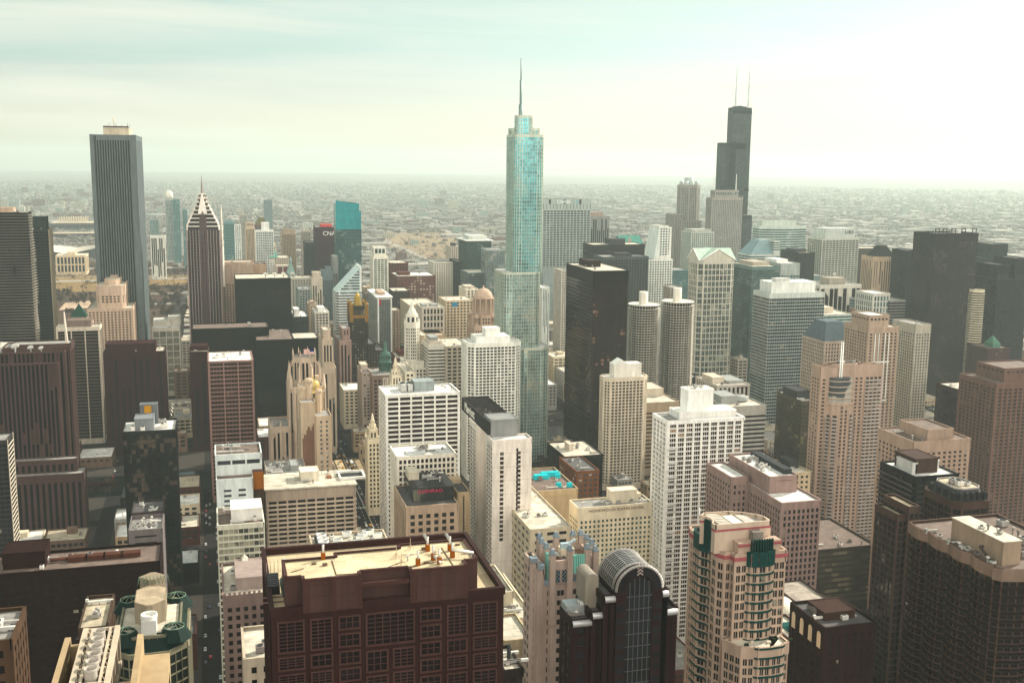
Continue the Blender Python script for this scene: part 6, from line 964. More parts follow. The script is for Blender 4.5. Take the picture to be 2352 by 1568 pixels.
for x in (-a, a): m.box(x-.3, x+.3, -d, d, zf-.6, zf, 0, bottom=True); m.box(x-.3, x+.3, -d, d, zf-5.2, zf-4.7, 0, bottom=True)
n = 18
for k in range(n+1):
    yy = -d+k*2*d/n
    for x in (-a, a): m.box(x-.18, x+.18, yy-.18, yy+.18, zf-5, zf-.5)
    m.box(-a, a, yy-.12, yy+.12, zf-.55, zf-.15, 0, bottom=True)
    if k < n:
        for x, t in ((-a, -a*.56), (a, a*.56)): m.tube((x, yy, zf-.3), (t, yy+d/n, zf-.3), .13, n=4); m.tube((t, yy+d/n, zf-.3), (x, yy+2*d/n, zf-.3), .13, n=4)
for x in (-a*.56, a*.56): m.box(x-.15, x+.15, -d, d, zf-.5, zf-.1, 0, bottom=True)
b.part('truss', m, M((.42, .37, .3), .6)); m = MB(); m.box(-a+.4, a-.4, -d, d, zf-4.5, zf-1.0); b.part('fan_deck', m, M((.05, .038, .032)))
for k in range(6):
    yy = k3(800, 1195+k*60).y-b.Y; m = MB(); r = a*.40; m.lathe(0, yy, [(r, zf-1), (r*.93, zf+.6), (r*1.0, zf+.9), (r*.95, zf+.9), (r*.86, zf+.3), (r*.86, zf-.6)], 24, 0); m.lathe(0, yy, [(r*.34, zf-.8), (r*.34, zf+.2), (r*.1, zf+.6)], 14, 0)
    for j in range(6): g0 = j*math.pi/3; c_, s_ = math.cos(g0), math.sin(g0); m.quad((r*.3*c_-s_*.25, yy+r*.3*s_+c_*.25, zf-.1), (r*.3*c_+s_*.25, yy+r*.3*s_-c_*.25, zf-.4), (r*.85*c_+s_*.4, yy+r*.85*s_-c_*.4, zf-.4), (r*.85*c_-s_*.4, yy+r*.85*s_+c_*.4, zf-.1), 1)
    b.part('cooling_fan', m, [M((.36, .335, .30), .6), M((.10, .085, .08))])
m = MB(); x = (a+xr)/2
for k in range(2): m.lathe(x-.4, d*.55-k*9, [(.9, zf-9), (.8, zf-5), (1.1, zf-4.6), (.5, zf-3)], 10); m.box(x-1.8, x+1.4, d*.4-k*10, d*.4+2-k*10, zf-9, zf-6.2)
m.tube((x-1, d*.2, zf-7.6), (x+1.5, d*.45, zf-7.6), .5, n=8); b.part('rooftop_unit', m, M((.42, .37, .3))); b.units(xl+1, -a-1, -d, d-2, zf-9, 6, 3); b.done()
# green roofed many cornered glass tower
P = at_z(1180/3.496, 760/3.496+1119.7, 186); b = hero('apartment_tower', 'many cornered glass tower with green metal skirts, open trellises and a tan raised roof', P.x+1, P.y+3, M((.20, .19, .14), .6), G((.012, .018, .017), (.32, .33, .22), .1, .06), R_CREAM); z = 178.
x0, _ = px(262, 1400, P.y); x1, _ = px(428, 1400, P.y); a = (x1-x0)/2*1.02; b.X = (x0+x1)/2; b.e.location.x = b.X; d = 18; GRM = M((.022, .058, .05), .5); GRL = M((.17, .23, .18), .5)
b.tier(cham(-a, a, -d, d, 5), 0, z-8, S(3.2, 2.2, .14, .5, .25, .15, top=1, par=.5)); b.tier(cham(-a*.82, a*.82, -d*.82, d*.82, 4), z-8.5, z-4, S(3.5, 2.4, .2, .6, .2, .1, top=.5, par=.3, base=0))
m = MB(); m.loft(cham(-a*.98, a*.98, -d*.98, d*.98, 5), z-8, cham(-a*.76, a*.76, -d*.76, d*.76, 4), z-3.4, cap=False); b.part('metal_skirt', m, GRM); m = MB()
for sx in (-1, 1):
    for sy in (-1, 1):
        c = ngon(sx*a*.66, sy*d*.66, 3.0, 8, o8); m.loft(ngon(sx*a*.66, sy*d*.66, 5.2, 8, o8), z-6, c, z-2.6, 0, cap=False)
        for k in range(8): m.tube((*c[k], z-2.6), (sx*a*.66, sy*d*.66, z-1.4), .1, n=4, m=1); m.tube((*c[k], z-2.6), (*c[(k+1) % 8], z-2.6), .12, n=4, m=1)
        b.part('corner_trellis', m, [GRM, GRL]); m = MB()
m = MB(); m.prism(cham(-a*.42, a*.42, -d*.42, d*.5, 3.5), z-5, z+2.6); m.prism(cham(-a*.36, a*.36, d*.5, d*.86, 3), z-5, z+4.2); b.part('penthouse', m, M((.25, .215, .165))); m = MB(); m.poly([(*q, z+2.64) for q in cham(-a*.40, a*.40, -d*.40, d*.48, 3.3)]); b.part('penthouse_roof', m, RM((.42, .33, .22)))
m = MB()
for k in range(9): x = -a*.4+k*a*.1; m.tube((x, d*.5, z+2.7), (x+a*.05, d*.5, z+5.5), .1, n=4); m.tube((x+a*.05, d*.5, z+5.5), (x+a*.1, d*.5, z+2.7), .1, n=4)
b.part('trellis', m, GRL); m = MB(); m.box(-a*.2, a*.2, -d*.78, -d*.48, z-4, z+.5); m.lathe(0, -d*.63, [(2.4, z+.5), (2.4, z+1.6), (2.0, z+1.6), (1.9, z+.7)], 14); b.part('rooftop_unit', m, M((.55, .55, .52))); m = MB()
for k in range(12): yy = -d+4+k*(2*d-8)/11; m.box(a+.28, a+.62, yy-.12, yy+.12, 0, z-9)
for k in range(50): m.box(a+.26, a+.55, -d+5, d-5, z-9-k*3.3, z-8.75-k*3.3, 0, bottom=True)
b.part('white_grid', m, M((.36, .34, .27))); b.done()
# tower with the glass barrel vault
Yv = 285.; v5 = lambda c: c/3.413+1177; w5 = lambda c: c/3.413+1148.4
X5 = lambda c, cy=700, Y=Yv: at_Y(v5(c), w5(cy), Y).x; Z5 = lambda c, cy, Y=Yv: at_Y(v5(c), w5(cy), Y).z
xa, xb = X5(812), X5(1172); cx = (xa+xb)/2; r = (xb-xa)/2; zs = Z5(990, 517)-r; b = hero('office_tower', 'dark red granite tower with a round arched front and a glass barrel vault roof', cx, Yv+7.5, M((.06, .022, .025), .5), G((.012, .012, .016), (.16, .15, .17), .06, .06), R_DARK); d = 7.5; STL = M((.42, .40, .38), .4, .4)
st = S(3.9, 5.2, 1.9, 1.7, .3, .2, top=1.4, base=4); y = -d
w = b.w; w.prism([(-r, -d), (r, -d), (r, d), (-r, d)], 0, zs, top=False); N = 24; ring = [(r*math.cos(math.pi*k/N), zs+r*math.sin(math.pi*k/N)) for k in range(N+1)]; ri = r*.56; inn = [(ri*math.cos(math.pi*k/N), zs+ri*math.sin(math.pi*k/N)) for k in range(N+1)]
for k in range(N): w.quad((ring[k][0], y-.4, ring[k][1]), (ring[k+1][0], y-.4, ring[k+1][1]), (inn[k+1][0], y-.4, inn[k+1][1]), (inn[k][0], y-.4, inn[k][1])); w.quad((ring[k+1][0], y-.4, ring[k+1][1]), (ring[k][0], y-.4, ring[k][1]), (ring[k][0], y+2.2, ring[k][1]), (ring[k+1][0], y+2.2, ring[k+1][1]))
w.box(-r, -ri, y-.4, y-.01, zs-130, zs); w.box(ri, r, y-.4, y-.01, zs-130, zs); m = MB(); m.poly([(p[0], y-.1, p[1]) for p in inn]+[(-ri, y-.1, 0), (ri, y-.1, 0)]); b.part('atrium_glazing', m, G((.012, .014, .017), (.1, .1, .1), .1, .05)); m = MB()
for k in range(-2, 3): x = k*ri/2.7; m.box(x-.1, x+.1, y-.3, y-.12, 20, zs+math.sqrt(max(0, ri*ri-x*x)))
for k in range(32): m.box(-ri, ri, y-.24, y-.13, zs-2-k*3.9, zs-1.8-k*3.9, 0, bottom=True)
b.part('mullion', m, M((.12, .12, .13), .4)); 
for k in range(9): g = math.pi*(k+.5)/9; rr = r*.79; q = .95; ex, ez = math.cos(g), math.sin(g); tx, tz = -ez, ex; m = MB(); P = [(rr*ex+sx*q*tx+sz*q*ex*1.25, zs+rr*ez+sx*q*tz+sz*q*ez*1.25) for sx, sz in ((-1, -1), (1, -1), (1, 1), (-1, 1))]; m.poly([(p[0], y-.46, p[1]) for p in P][::-1]); b.part('window', m, b.glass)
for k in range(26):
    for s in (-1, 1): z0 = zs-4-k*3.9; m = MB(); x = s*r*.79; m.quad((x-1.25, y-.46, z0-2.2), (x+1.25, y-.46, z0-2.2), (x+1.25, y-.46, z0), (x-1.25, y-.46, z0)); b.part('window', m, b.glass)
m = MB()
for s in range(4): z0 = zs+r*.62+s*1.0; m.quad((-.9, y-.5, z0), (0, y-.5, z0+.8), (0, y-.5, z0+1.2), (-.9, y-.5, z0+.4)); m.quad((0, y-.5, z0+.8), (.9, y-.5, z0), (.9, y-.5, z0+.4), (0, y-.5, z0+1.2))
b.part('chevron_trim', m, M((.45, .38, .35))); m = MB(); NV = 10; yb = d-.5
for k in range(N): m.quad((ring[k][0]*.98, y+2.2, ring[k][1]), (ring[k+1][0]*.98, y+2.2, ring[k+1][1]), (ring[k+1][0]*.98, yb, ring[k+1][1]), (ring[k][0]*.98, yb, ring[k][1]), 0)
b.part('vault_glazing', m, M((.06, .075, .075), .1, .2)); m = MB()
for k in range(0, N+1, 3): m.tube((ring[k][0], y+2.2, ring[k][1]), (ring[k][0], yb, ring[k][1]), .13, n=4)
for j in range(NV+1):
    yy = y+2.2+j*(yb-y-2.2)/NV; t = .16 if 0 < j < NV else .55
    for k in range(N): m.tube((ring[k][0], yy, ring[k][1]), (ring[k+1][0], yy, ring[k+1][1]), t, n=4)
for k in range(N): m.tube((ring[k][0], y-.2, ring[k][1]+.15), (ring[k+1][0], y-.2, ring[k+1][1]+.15), .5, n=5)
b.part('vault_rib', m, STL)
def wing(c0, c1, cy, y0_, y1_, dz=0, cur=0):
    x0_, x1_ = X5(c0)-cx, X5(c1)-cx; z = Z5(c1, cy)+dz; b.rect(x0_, x1_, y0_, y1_, 0, z-1, st)
    m = MB(); m.tube((x0_, y0_-.2, z-1.2), (x1_, y0_-.2, z-1.2), 1.1, n=10); m.box(x0_, x1_, y1_-.6, y1_, z-1, z+.6); b.part('rounded_cornice', m, M((.42, .42, .42), .35, .4)); return x0_, x1_, z
wing(725, 806, 742, -d+.5, d); x0_, x1_, z = wing(640, 724, 880, -d+1.5, d); b.units(x0_, x1_, -d+4, d, z-1, 3, 2.5); x0_, x1_, z = wing(490, 639, 945, -d+2.2, d-2.4); b.units(x0_+1, x1_-1, -d+4, d-4, z-1, 3, 2.); m = MB(); m.box(x0_, x0_+7, -d+7, d-2.6, z-1, z+2.2); b.part('penthouse', m, M((.36, .38, .38), .4, .3)); wing(1175, 1225, 700, -d+.5, d); wing(1226, 1312, 850, -d+1.5, d)
m = MB(); sx0, sx1, zz = X5(632)-cx, X5(735)-cx, Z5(690, 680); rr = (sx1-sx0)/2
for k in range(10): a0, a1 = math.pi*k/10, math.pi*(k+1)/10; m.quad((sx0+rr+rr*math.cos(a0), -1, zz+rr*.8*math.sin(a0)), (sx0+rr+rr*math.cos(a1), -1, zz+rr*.8*math.sin(a1)), (sx0+rr+rr*math.cos(a1), d, zz+rr*.8*math.sin(a1)), (sx0+rr+rr*math.cos(a0), d, zz+rr*.8*math.sin(a0)))
m.poly([(sx0+rr+rr*math.cos(math.pi*k/10), -1, zz+rr*.8*math.sin(math.pi*k/10)) for k in range(11)]); m.box(sx0, sx1, -1, d, zz-12, zz); b.part('small_vault', m, M((.26, .235, .2), .5)); b.done()
# pinnacled tower
x0, x1, y0, y1, h = frame(1240, 1268, 1366, 1268, 330); b = hero('apartment_tower', 'ornate pale stone tower with blue capped pinnacles, lattice panels and a rusty roof', (x0+x1)/2, (y0+y1)/2, M((.38, .31, .27)), G((.020, .017, .020), (.25, .2, .17), .12), RM((.20, .11, .06))); a, d = (x1-x0)/2, (y1-y0)/2; BL = M((.22, .26, .285), .5); zc = h-11
b.rect(-a, a, -d, d, 0, zc, S(3.4, 4.4, 1.9, 1.5, .35, .25, top=2.5, par=None, mull=1)); w = b.w; w.prism([(-a-.5, -d-.5), (a+.5, -d-.5), (a+.5, d+.5), (-a-.5, d+.5)], zc, h-5); b.r.poly([(-a, -d, h-4.9), (a, -d, h-4.9), (a, d, h-4.9), (-a, d, h-4.9)])
for q in ((-a-.5, a+.5, -d-.5, -d+.4), (-a-.5, a+.5, d-.4, d+.5), (-a-.5, -a+.4, -d+.4, d-.4), (a-.4, a+.5, -d+.4, d-.4)): w.box(*q, h-5, h-3)
m = MB(); cp = MB(); pn = []
for x in (-a, -a*.2, a*.62, a): pn.append((x, -d-.6, h+(.5 if abs(x) < a else -.5))); pn.append((x, d+.4, h))
for yy in (-d*.35, d*.35): pn.append((-a-.6, yy, h)); pn.append((a+.5, yy, h))
for x, yy, z in pn: m.box(x-.9, x+.9, yy-.9, yy+.9, zc-14 if yy < 0 else zc, z, 0); cp.box(x-1.05, x+1.05, yy-1.05, yy+1.05, z, z+.5, 0, bottom=True); cp.loft([(x-.8, yy-.8), (x+.8, yy-.8), (x+.8, yy+.8), (x-.8, yy+.8)], z+.5, [(x-.5, yy-.5), (x+.5, yy-.5), (x+.5, yy+.5), (x-.5, yy+.5)], z+1.8)
b.part('pinnacle', m, b.wall); b.part('pinnacle_cap', cp, BL); m = MB()
for k in range(7): x = -a*.12+k*a*.105; m.box(x, x+a*.07, -d-1.4, -d-.55, h-7.5, h-1.2)
for k in range(6): yy = -d*.75+k*d*.1; m.box(-a-1.2, -a-.55, yy, yy+d*.07, h-12, h-1)
b.part('copper_panel', m, M((.24, .46, .40), .5)); m = MB(); lt = MB()
for x0_, x1_ in ((-a*.93, -a*.62), (-a*.55, -a*.24), (-a*.12, a*.55), (a*.68, a*.95)):
    zz0, zz1 = (zc+.4, h-6.2) if x1_-x0_ < a*.5 else (zc+.4, h-8.4); m.quad((x0_, -d-.54, zz0), (x1_, -d-.54, zz0), (x1_, -d-.54, zz1), (x0_, -d-.54, zz1)); nn = 2 if x1_-x0_ < a*.5 else 5
    for k in range(nn):
        xx0, xx1 = x0_+(x1_-x0_)*k/nn, x0_+(x1_-x0_)*(k+1)/nn
        for j in range(8):
            f0, f1 = .5+.45*math.sin(j*math.pi/2.6), .5+.45*math.sin((j+1)*math.pi/2.6); za, zb = zz0+(zz1-zz0)*j/8, zz0+(zz1-zz0)*(j+1)/8
            for s in (1, -1): g0, g1 = (f0, f1) if s > 0 else (1-f0, 1-f1); lt.tube((xx0+(xx1-xx0)*g0, -d-.62, za), (xx0+(xx1-xx0)*g1, -d-.62, zb), .1, n=4)
b.part('lattice_window', m, GK); b.part('lattice', lt, BL); b.pbox('penthouse', -a*.3, a*.3, -d*.2, d*.4, h-5, h-1.5, M((.6, .54, .44))); b.units(-a*.8, a*.7, -d*.7, d*.7, h-4.9, 4, 2); m = MB(); m.tube((-a*.2, 0, h-1.5), (a*.35, -1, h+1.6), .5, n=6); m.box(-a*.3, a*.1, -.8, .8, h-1.5, h+.3); b.part('cleaning_rig', m, M((.35, .42, .45), .5))
ww = X5(150, 600, y0)-b.X
for k, (t0, t1, cyy) in enumerate(((150, 200, 470), (203, 250, 520), (253, 308, 640))): X0_, X1_ = X5(t0, 600, 330)-b.X, X5(t1, 600, 330)-b.X; zz = Z5(t1, cyy, 330); b.rect(X0_, X1_-.06, -d+1-.3*k, d-6+k, 0, zz-1, S(3.4, 2.9, 1.0, 1.5, .3, .25, top=2)); m = MB(); m.box(X0_-.2, X1_, -d+.3-.3*k, -d+3, zz-1, zz+.6); b.part('pier_cap', m, BL)
b.done()
# cream tower with green bays
Y5 = 300.; GN = M((.012, .10, .09), .45); CRM = M((.40, .315, .26)); PNK = M((.34, .12, .13))
F = at_Y(v5(1668), w5(395), Y5); b = hero('apartment_tower', 'cream tower with green curved bays, pink bands and a raised white machine roof', F.x+10, F.y+14, CRM, G((.018, .022, .022), (.40, .40, .30), .2, .06), R_CREAM, span=CRM); OX, OY = b.X, b.Y
X = lambda c, cy=600, Y=Y5: at_Y(v5(c), w5(cy), Y).x-OX; Z = lambda c, cy, Y=Y5: at_Y(v5(c), w5(cy), Y).z
xL, xR = X(1668, 400), X(2108, 440); zM = Z(1668, 400); zMr = Z(2000, 450); f = -14.; st = S(3.15, 2.1, .5, .85, .3, .25, top=3.2, base=4, mull=1, par=.8)
dep = reach(Vector((xL+OX, f+OY, zM)), EY, v5(1395))
E = [(xL, f), (xL-1.4, f+2.5), (xL-1.4, f+6), (xL, f+8.5), (xL, f+11), (xL-1.8, f+14), (xL-1.8, f+18), (xL, f+21), (xL, f+dep-10), (xL-1.4, f+dep-8), (xL-1.4, f+dep-4), (xL, f+dep)]
body = [(xL, f)]+[(xL+2.2, f), (xL+2.2, f-2.6), (xR-13.5, f-2.6), (xR-12.5, f-3.6), (xR-10.5, f-4.2), (xR-7.5, f-4.2), (xR-5.5, f-3.6), (xR-4.5, f-2.6), (xR, f-2.6), (xR, f+dep)]+E[1:][::-1]
b.tier(body, 0, zM-1, st); m = MB()
for k in range(len(body)):
    p, q = body[k], body[(k+1) % len(body)]; L = math.hypot(q[0]-p[0], q[1]-p[1]); u = ((q[0]-p[0])/L, (q[1]-p[1])/L); n = (u[1], -u[0]); m.fbox(p, u, n, -.5, L, .02, .56, zM-2.5, zM-1.3)
b.part('pink_band', m, PNK); m = MB(); GRB = MB()
def gband(p, u, n, L, z): q_ = MB(); q_.fbox(p, u, n, 0, L, .02, .62, z, z+.6); b.part('green_band', q_, GN)
gb = [body[i] for i in (3, 4, 5, 6, 7, 8)]
for k in range(5):
    p, q = gb[k], gb[k+1]; L = math.hypot(q[0]-p[0], q[1]-p[1]); u = ((q[0]-p[0])/L, (q[1]-p[1])/L); n = (u[1], -u[0]); j = 0; z = zM-4.2
    m.fbox(p, u, n, 0, L, .02, .75, zM-4.4, zM+.4)
    while z > 5: z -= 3.15; gband(p, u, n, L, z)
for k in range(1, 11):
    pass
for p, q in zip(E[3:8], E[4:9]):
    L = math.hypot(q[0]-p[0], q[1]-p[1]); u = ((p[0]-q[0])/L, (p[1]-q[1])/L); n = (u[1], -u[0]); z = zM-4.2; m.fbox(q, u, n, 0, L, .02, .75, zM-4.4, zM+1)
    while z > 5: z -= 3.15; gband(q, u, n, L, z)
b.part('green_fascia', m, GN)
xa, xb = X(1607, 205), X(2045, 180); zT = Z(1607, 207); f2 = f+1.5; d2 = reach(Vector((xa+OX, f2+OY, zT)), EY, v5(1455)); m = MB(); mid = f2+d2*.5
T2 = [(xa, f2), (xb, f2), (xb, f2+d2*.35), (xb-1.5, f2+d2*.55), (xb-5, f2+d2*.8), (xb-9, f2+d2*.95), (xa+2, f2+d2), (xa-.5, f2+d2*.78), (xa+1, f2+d2*.72), (xa+1.6, f2+d2*.55), (xa+1.4, f2+d2*.38), (xa+.6, f2+d2*.26), (xa, f2+d2*.2)]
m.prism(T2, zM-1.1, zT-1.6, top=False)
for k in range(len(T2)): p, q = T2[k], T2[(k+1) % len(T2)]; L = math.hypot(q[0]-p[0], q[1]-p[1]); u = ((q[0]-p[0])/L, (q[1]-p[1])/L); n = (u[1], -u[0]); m.fbox(p, u, n, -.02, L+.02, -.5, .02+.01*k % .05, zT-1.6, zT, 0); m.fbox(p, u, n, 0, L, .0, .12, zT-2.3, zT-1.65, 1)
b.part('machine_storey', m, [M((.48, .40, .33)), PNK]); m = MB(); m.poly([(*p, zT-1.55) for p in T2]); b.part('machine_roof', m, R_WHITE)
m = MB()
for p, q in zip(T2[8:12], T2[9:13]): L = math.hypot(q[0]-p[0], q[1]-p[1]); u = ((q[0]-p[0])/L, (q[1]-p[1])/L); n = (u[1], -u[0]); m.fbox(p, u, n, 0, L, .02, .35, zM-1, zT-.8); [m.fbox(p, u, n, L*t/6, L*t/6+.15, .35, .5, zM-1, zT-1.2) for t in range(6)]
b.part('green_screen', m, GN); m = MB(); x2a, x2b = X(1745, 330), X(2075, 330); zD = Z(1745, 330, Y5-4)-1; m.box(x2a, x2b, f-2.4, f2-.02, zM-1, zM+3.2); b.part('terrace_block', m, CRM); m = MB(); m.box(x2a-.1, x2b+.1, f-2.7, f-2.4, zM+1.9, zM+2.7, 0, bottom=True); b.part('pink_band', m, PNK); m = MB(); xm = xR-9
for t in range(9): g0 = -.5+t*.125; m.box(xm-3.6+t*.9, xm-3.3+t*.9, f-3.4-.8*math.cos(g0*2.6), f-2.75, zM-.8, zM+4.2)
b.part('green_screen', m, GN); m = MB(); m.box(x2a+5.5, x2a+9, f-1.5, f+1.2, zM+3.2, zM+6); b.part('rooftop_unit', m, M((.22, .2, .18)))
for k in range(3): m = MB(); x = xa+2.5+k*4.6; m.box(x, x+3.4, f2+1.5, f2+d2*.75, zT-1.5, zT-.7+.15*(k == 1)); b.part('rooftop_unit', m, M((.62, .60, .54) if k == 1 else (.42, .40, .37)))
m = MB()
for k in range(8): m.box(xa+2.3, xa+6.2, f2+2+k*1.6, f2+2.5+k*1.6, zT-.68, zT-.4)
b.part('louvre', m, M((.6, .57, .5))); m = MB(); m.tube((xa-.8, f2+d2*.8, zT), (xa-.8, f2+d2*.8, zT+2.5), .3, n=6); b.part('vent_pipe', m, METAL)
xc, xd_ = X(1800, 1100, Y5-9), X(2160, 1080, Y5-9); zl = Z(1900, 1130, Y5-9); low = [(xc-3, f-2.62), (xc, f-9), (xc+4, f-10), (xc+5, f-10.8), (xc+9, f-11.2), (xc+13, f-10.8), (xc+14, f-10), (xd_, f-9), (xd_, f+6), (xR+.02, f+6), (xR+.02, f-2.62)]
b.tier(low, 0, zl-1, st); m = MB(); 
for p, q in zip(low[2:6], low[3:7]):
    L = math.hypot(q[0]-p[0], q[1]-p[1]); u = ((q[0]-p[0])/L, (q[1]-p[1])/L); n = (u[1], -u[0]); z = zl-1
    while z > 5: gband(p, u, n, L, z); z -= 3.15

for k in range(7): m = MB(); x = xc+2+k*2.6; yy = f-7.5+(k % 3)*1.4; m.box(x, x+1.3, yy, yy+.8, zl-1, zl-.3); b.part('planter', m, M((.5, .45, .38) if k % 2 else (.03, .06, .03)))
b.done()
# dark mansard topped tower
x0, x1, y0, y1, h = frame(2117, 2198, 2282, 1155, 400); b = hero('apartment_tower', 'dark brown glass apartment tower with a steep grey mansard roof and beige cornice', (x0+x1)/2, (y0+y1)/2, M((.12, .078, .066)), G((.014, .014, .015), (.22, .26, .22), .1, .07), RM((.55, .45, .31))); a, d = (x1-x0)/2, (y1-y0)/2
b.tier(cham(-a, a, -d, d, 3), 0, h-1, S(3.3, 4.2, .5, .7, .5, .2, top=2.4, mull=1)); zt = at_Y(2190, 1112, 412).z; m = MB(); m.loft(cham(-a*.9, a*.9, -d*.9, d*.9, 3), h-1, cham(-a*.68, a*.68, -d*.68, d*.68, 2.5), zt); b.part('mansard_roof', m, M((.10, .10, .105), .7)); m = MB(); m.poly([(*q, zt+.04) for q in cham(-a*.63, a*.63, -d*.63, d*.63, 2.2)]); b.part('upper_roof', m, b.roofm); m = MB()
P = cham(-a*.69, a*.69, -d*.69, d*.69, 2.5)
for k in range(8): p, q = P[k], P[(k+1) % 8]; L = math.hypot(q[0]-p[0], q[1]-p[1]); u = ((q[0]-p[0])/L, (q[1]-p[1])/L); m.fbox(p, u, (u[1], -u[0]), -.1, L, -.3, .12, zt-.1, zt+.6)
b.part('parapet', m, M((.38, .36, .33))); b.units(-a*.5, a*.5, -d*.5, d*.5, zt, 8, 3.2); hm = zt-h+1
for k in range(5):
    for side in (0, 1):
        if side and k > 3: continue
        s = k*.4-.8 if not side else k*.5-.75; m = MB(); n = 8; wd = 1.1
        for j in range(n):
            a0, a1 = math.pi*j/n, math.pi*(j+1)/n; zc = h+hm*.42
            if not side: c0, c1 = (s*a*.8+wd*math.cos(a0), zc+wd*1.2*math.sin(a0)), (s*a*.8+wd*math.cos(a1), zc+wd*1.2*math.sin(a1)); m.quad((c0[0], -d*.92, c0[1]), (c1[0], -d*.92, c1[1]), (c1[0], -d*.72, c1[1]), (c0[0], -d*.72, c0[1]))
            else: c0, c1 = (s*d*.8+wd*math.cos(a0), zc+wd*1.2*math.sin(a0)), (s*d*.8+wd*math.cos(a1), zc+wd*1.2*math.sin(a1)); m.quad((-a*.92, c1[0], c1[1]), (-a*.92, c0[0], c0[1]), (-a*.72, c0[0], c0[1]), (-a*.72, c1[0], c1[1]))
        if not side: m.box(s*a*.8-wd, s*a*.8+wd, -d*.92, -d*.72, h, zc); m.poly([(s*a*.8+wd*math.cos(math.pi*j/n), -d*.921, zc+wd*1.2*math.sin(math.pi*j/n)) for j in range(n+1)])
        else: m.box(-a*.92, -a*.72, s*d*.8-wd, s*d*.8+wd, h, zc); m.poly([(-a*.921, s*d*.8+wd*math.cos(math.pi*j/n), zc+wd*1.2*math.sin(math.pi*j/n)) for j in range(n+1)][::-1])
        b.part('dormer', m, M((.065, .065, .068), .7))
for k, (xl_, xr_, yy_) in enumerate(((2098, 2114, 1168), (2078, 2096, 1190))): q = at_Y(xl_, yy_, 400); q2 = at_Y(xr_, yy_, 400); b.rect(q.x-b.X, q2.x-b.X+1.5-.05, -d+3+k*2, d-4, 0, q.z-1, S(3.3, 3, .45, .7, .4, .2, top=2.2))
b.done()
# scalloped tower, bottom west corner
F = at_Y(2303, 1306, 300); dep = 52.; b = hero('apartment_tower', 'dark scalloped balcony tower with a beige parapet and a long cream roof house', F.x+14, F.y+dep/2, M((.135, .088, .072)), GK, R_BROWN); b.balm = [M((.085, .052, .046)), M((.030, .022, .021), .5)]; a, d, h = 14., dep/2, F.z
P = [(-a, -d), (-a-1.6, -d+2.2)]; n = 4
for k in range(n): y0_ = -d+3+k*(dep-4)/n; L = (dep-4)/n; P += [(-a, y0_+.5), (-a, y0_+1.4)] if k else [(-a-.4, y0_+.4)]; P += [(-a-1.2, y0_+L*.3), (-a-1.5, y0_+L*.5), (-a-1.2, y0_+L*.75)]
P += [(-a, d-.5), (-a, d)]; body = P[::-1]+[(-a+5, -d-1.6), (-a+8, -d-2.2), (-a+11, -d-1.6), (-a+13, -d), (a+6, -d-2), (a+12, -d), (a+12, d)]; dsp = S(3.0, 3.1, .28, .9, .25, .18, top=3.2, base=3, par=1.0)
b.tier(body, 0, h-1, dsp); m = MB()
for k in range(len(body)):
    p, q = body[k], body[(k+1) % len(body)]; L = math.hypot(q[0]-p[0], q[1]-p[1]); u = ((q[0]-p[0])/L, (q[1]-p[1])/L); nn = (u[1], -u[0])
    if nn[0] > .7 or nn[1] > .7: continue
    z = h-7.2
    while z > 4: b.bal.append((p, u, nn, L+.3, .95, z)); z -= 3.0
q1, q2, q3 = at_z(2306, 1246, h+7.5), at_z(2347, 1242, h+7.5), at_z(2187, 1189, h+7.5); u0_, u1_, v0_, v1_ = q1.x-b.X, q2.x-b.X, min(q1.y, q2.y)-b.Y, q3.y-b.Y; m = MB(); m.box(u0_, u1_, v0_, v1_, h-1, h+7.5); b.part('roof_house', m, M((.30, .24, .19))); m = MB(); m.box(u0_-.2, u1_+.2, v0_-.2, v1_+.2, h+7.5, h+7.8, 0, bottom=True); b.part('roof_house_roof', m, R_CREAM); b.units(u0_, u1_, v0_+6, v1_-4, h+7.8, 2, 1.8); b.units(u1_+2, a+10, -d+4, d-6, h-1, 6, 3.5); b.units(-a+.2, -a+2.6, -d+4, d-5, h-1, 7, 2); m = MB()
for k in range(len(body)):
    p, q = body[k], body[(k+1) % len(body)]; L = math.hypot(q[0]-p[0], q[1]-p[1]); u = ((q[0]-p[0])/L, (q[1]-p[1])/L); m.fbox(p, u, (u[1], -u[0]), -.4, L, .33, .48, h-4.4, h+.02)
b.part('parapet', m, M((.22, .165, .135))); m = MB(); m.tube((-a+1.6, -d+8, h), (-a+1.6, -d+14, h+3), .5, n=8); m.tube((-a+1.6, -d+14, h+3), (-a+2.9, -d+14, h+3), .5, n=8); b.part('duct', m, M((.12, .1, .095))); b.done()
# ------------------------------------------------------------------ grassland, park, rail land
def patch(name, pix, mat, z=.02, kind='structure'):
    m = MB(); pts = [at_z(x, y, 0) for x, y in pix]; m.poly([(p.x, p.y, z) for p in pts][::-1]); 
    o = m.build(name, mat, kind=kind); return o
DRY = M((.24, .17, .095), .95, var=.3, sc=.01); DIRT = M((.26, .205, .15), .95, var=.35, sc=.008); WOODY = M((.13, .085, .065), .95, var=.4, sc=.02)
patch('lawn', [(100, 780), (440, 780), (440, 600), (100, 600)], WOODY, .016); patch('lawn', [(120, 672), (250, 668), (250, 634), (120, 630)], DRY, .03); patch('lawn', [(342, 655), (432, 655), (432, 632), (342, 632)], DRY, .03)
patch('terrace', [(135, 712), (215, 706), (205, 690), (150, 695)], M((.42, .33, .26)), .034); patch('field', [(870, 560), (1010, 600), (1060, 575), (1060, 535), (960, 528), (890, 540)], DIRT, .02)
RD = M((.30, .28, .25), .9)
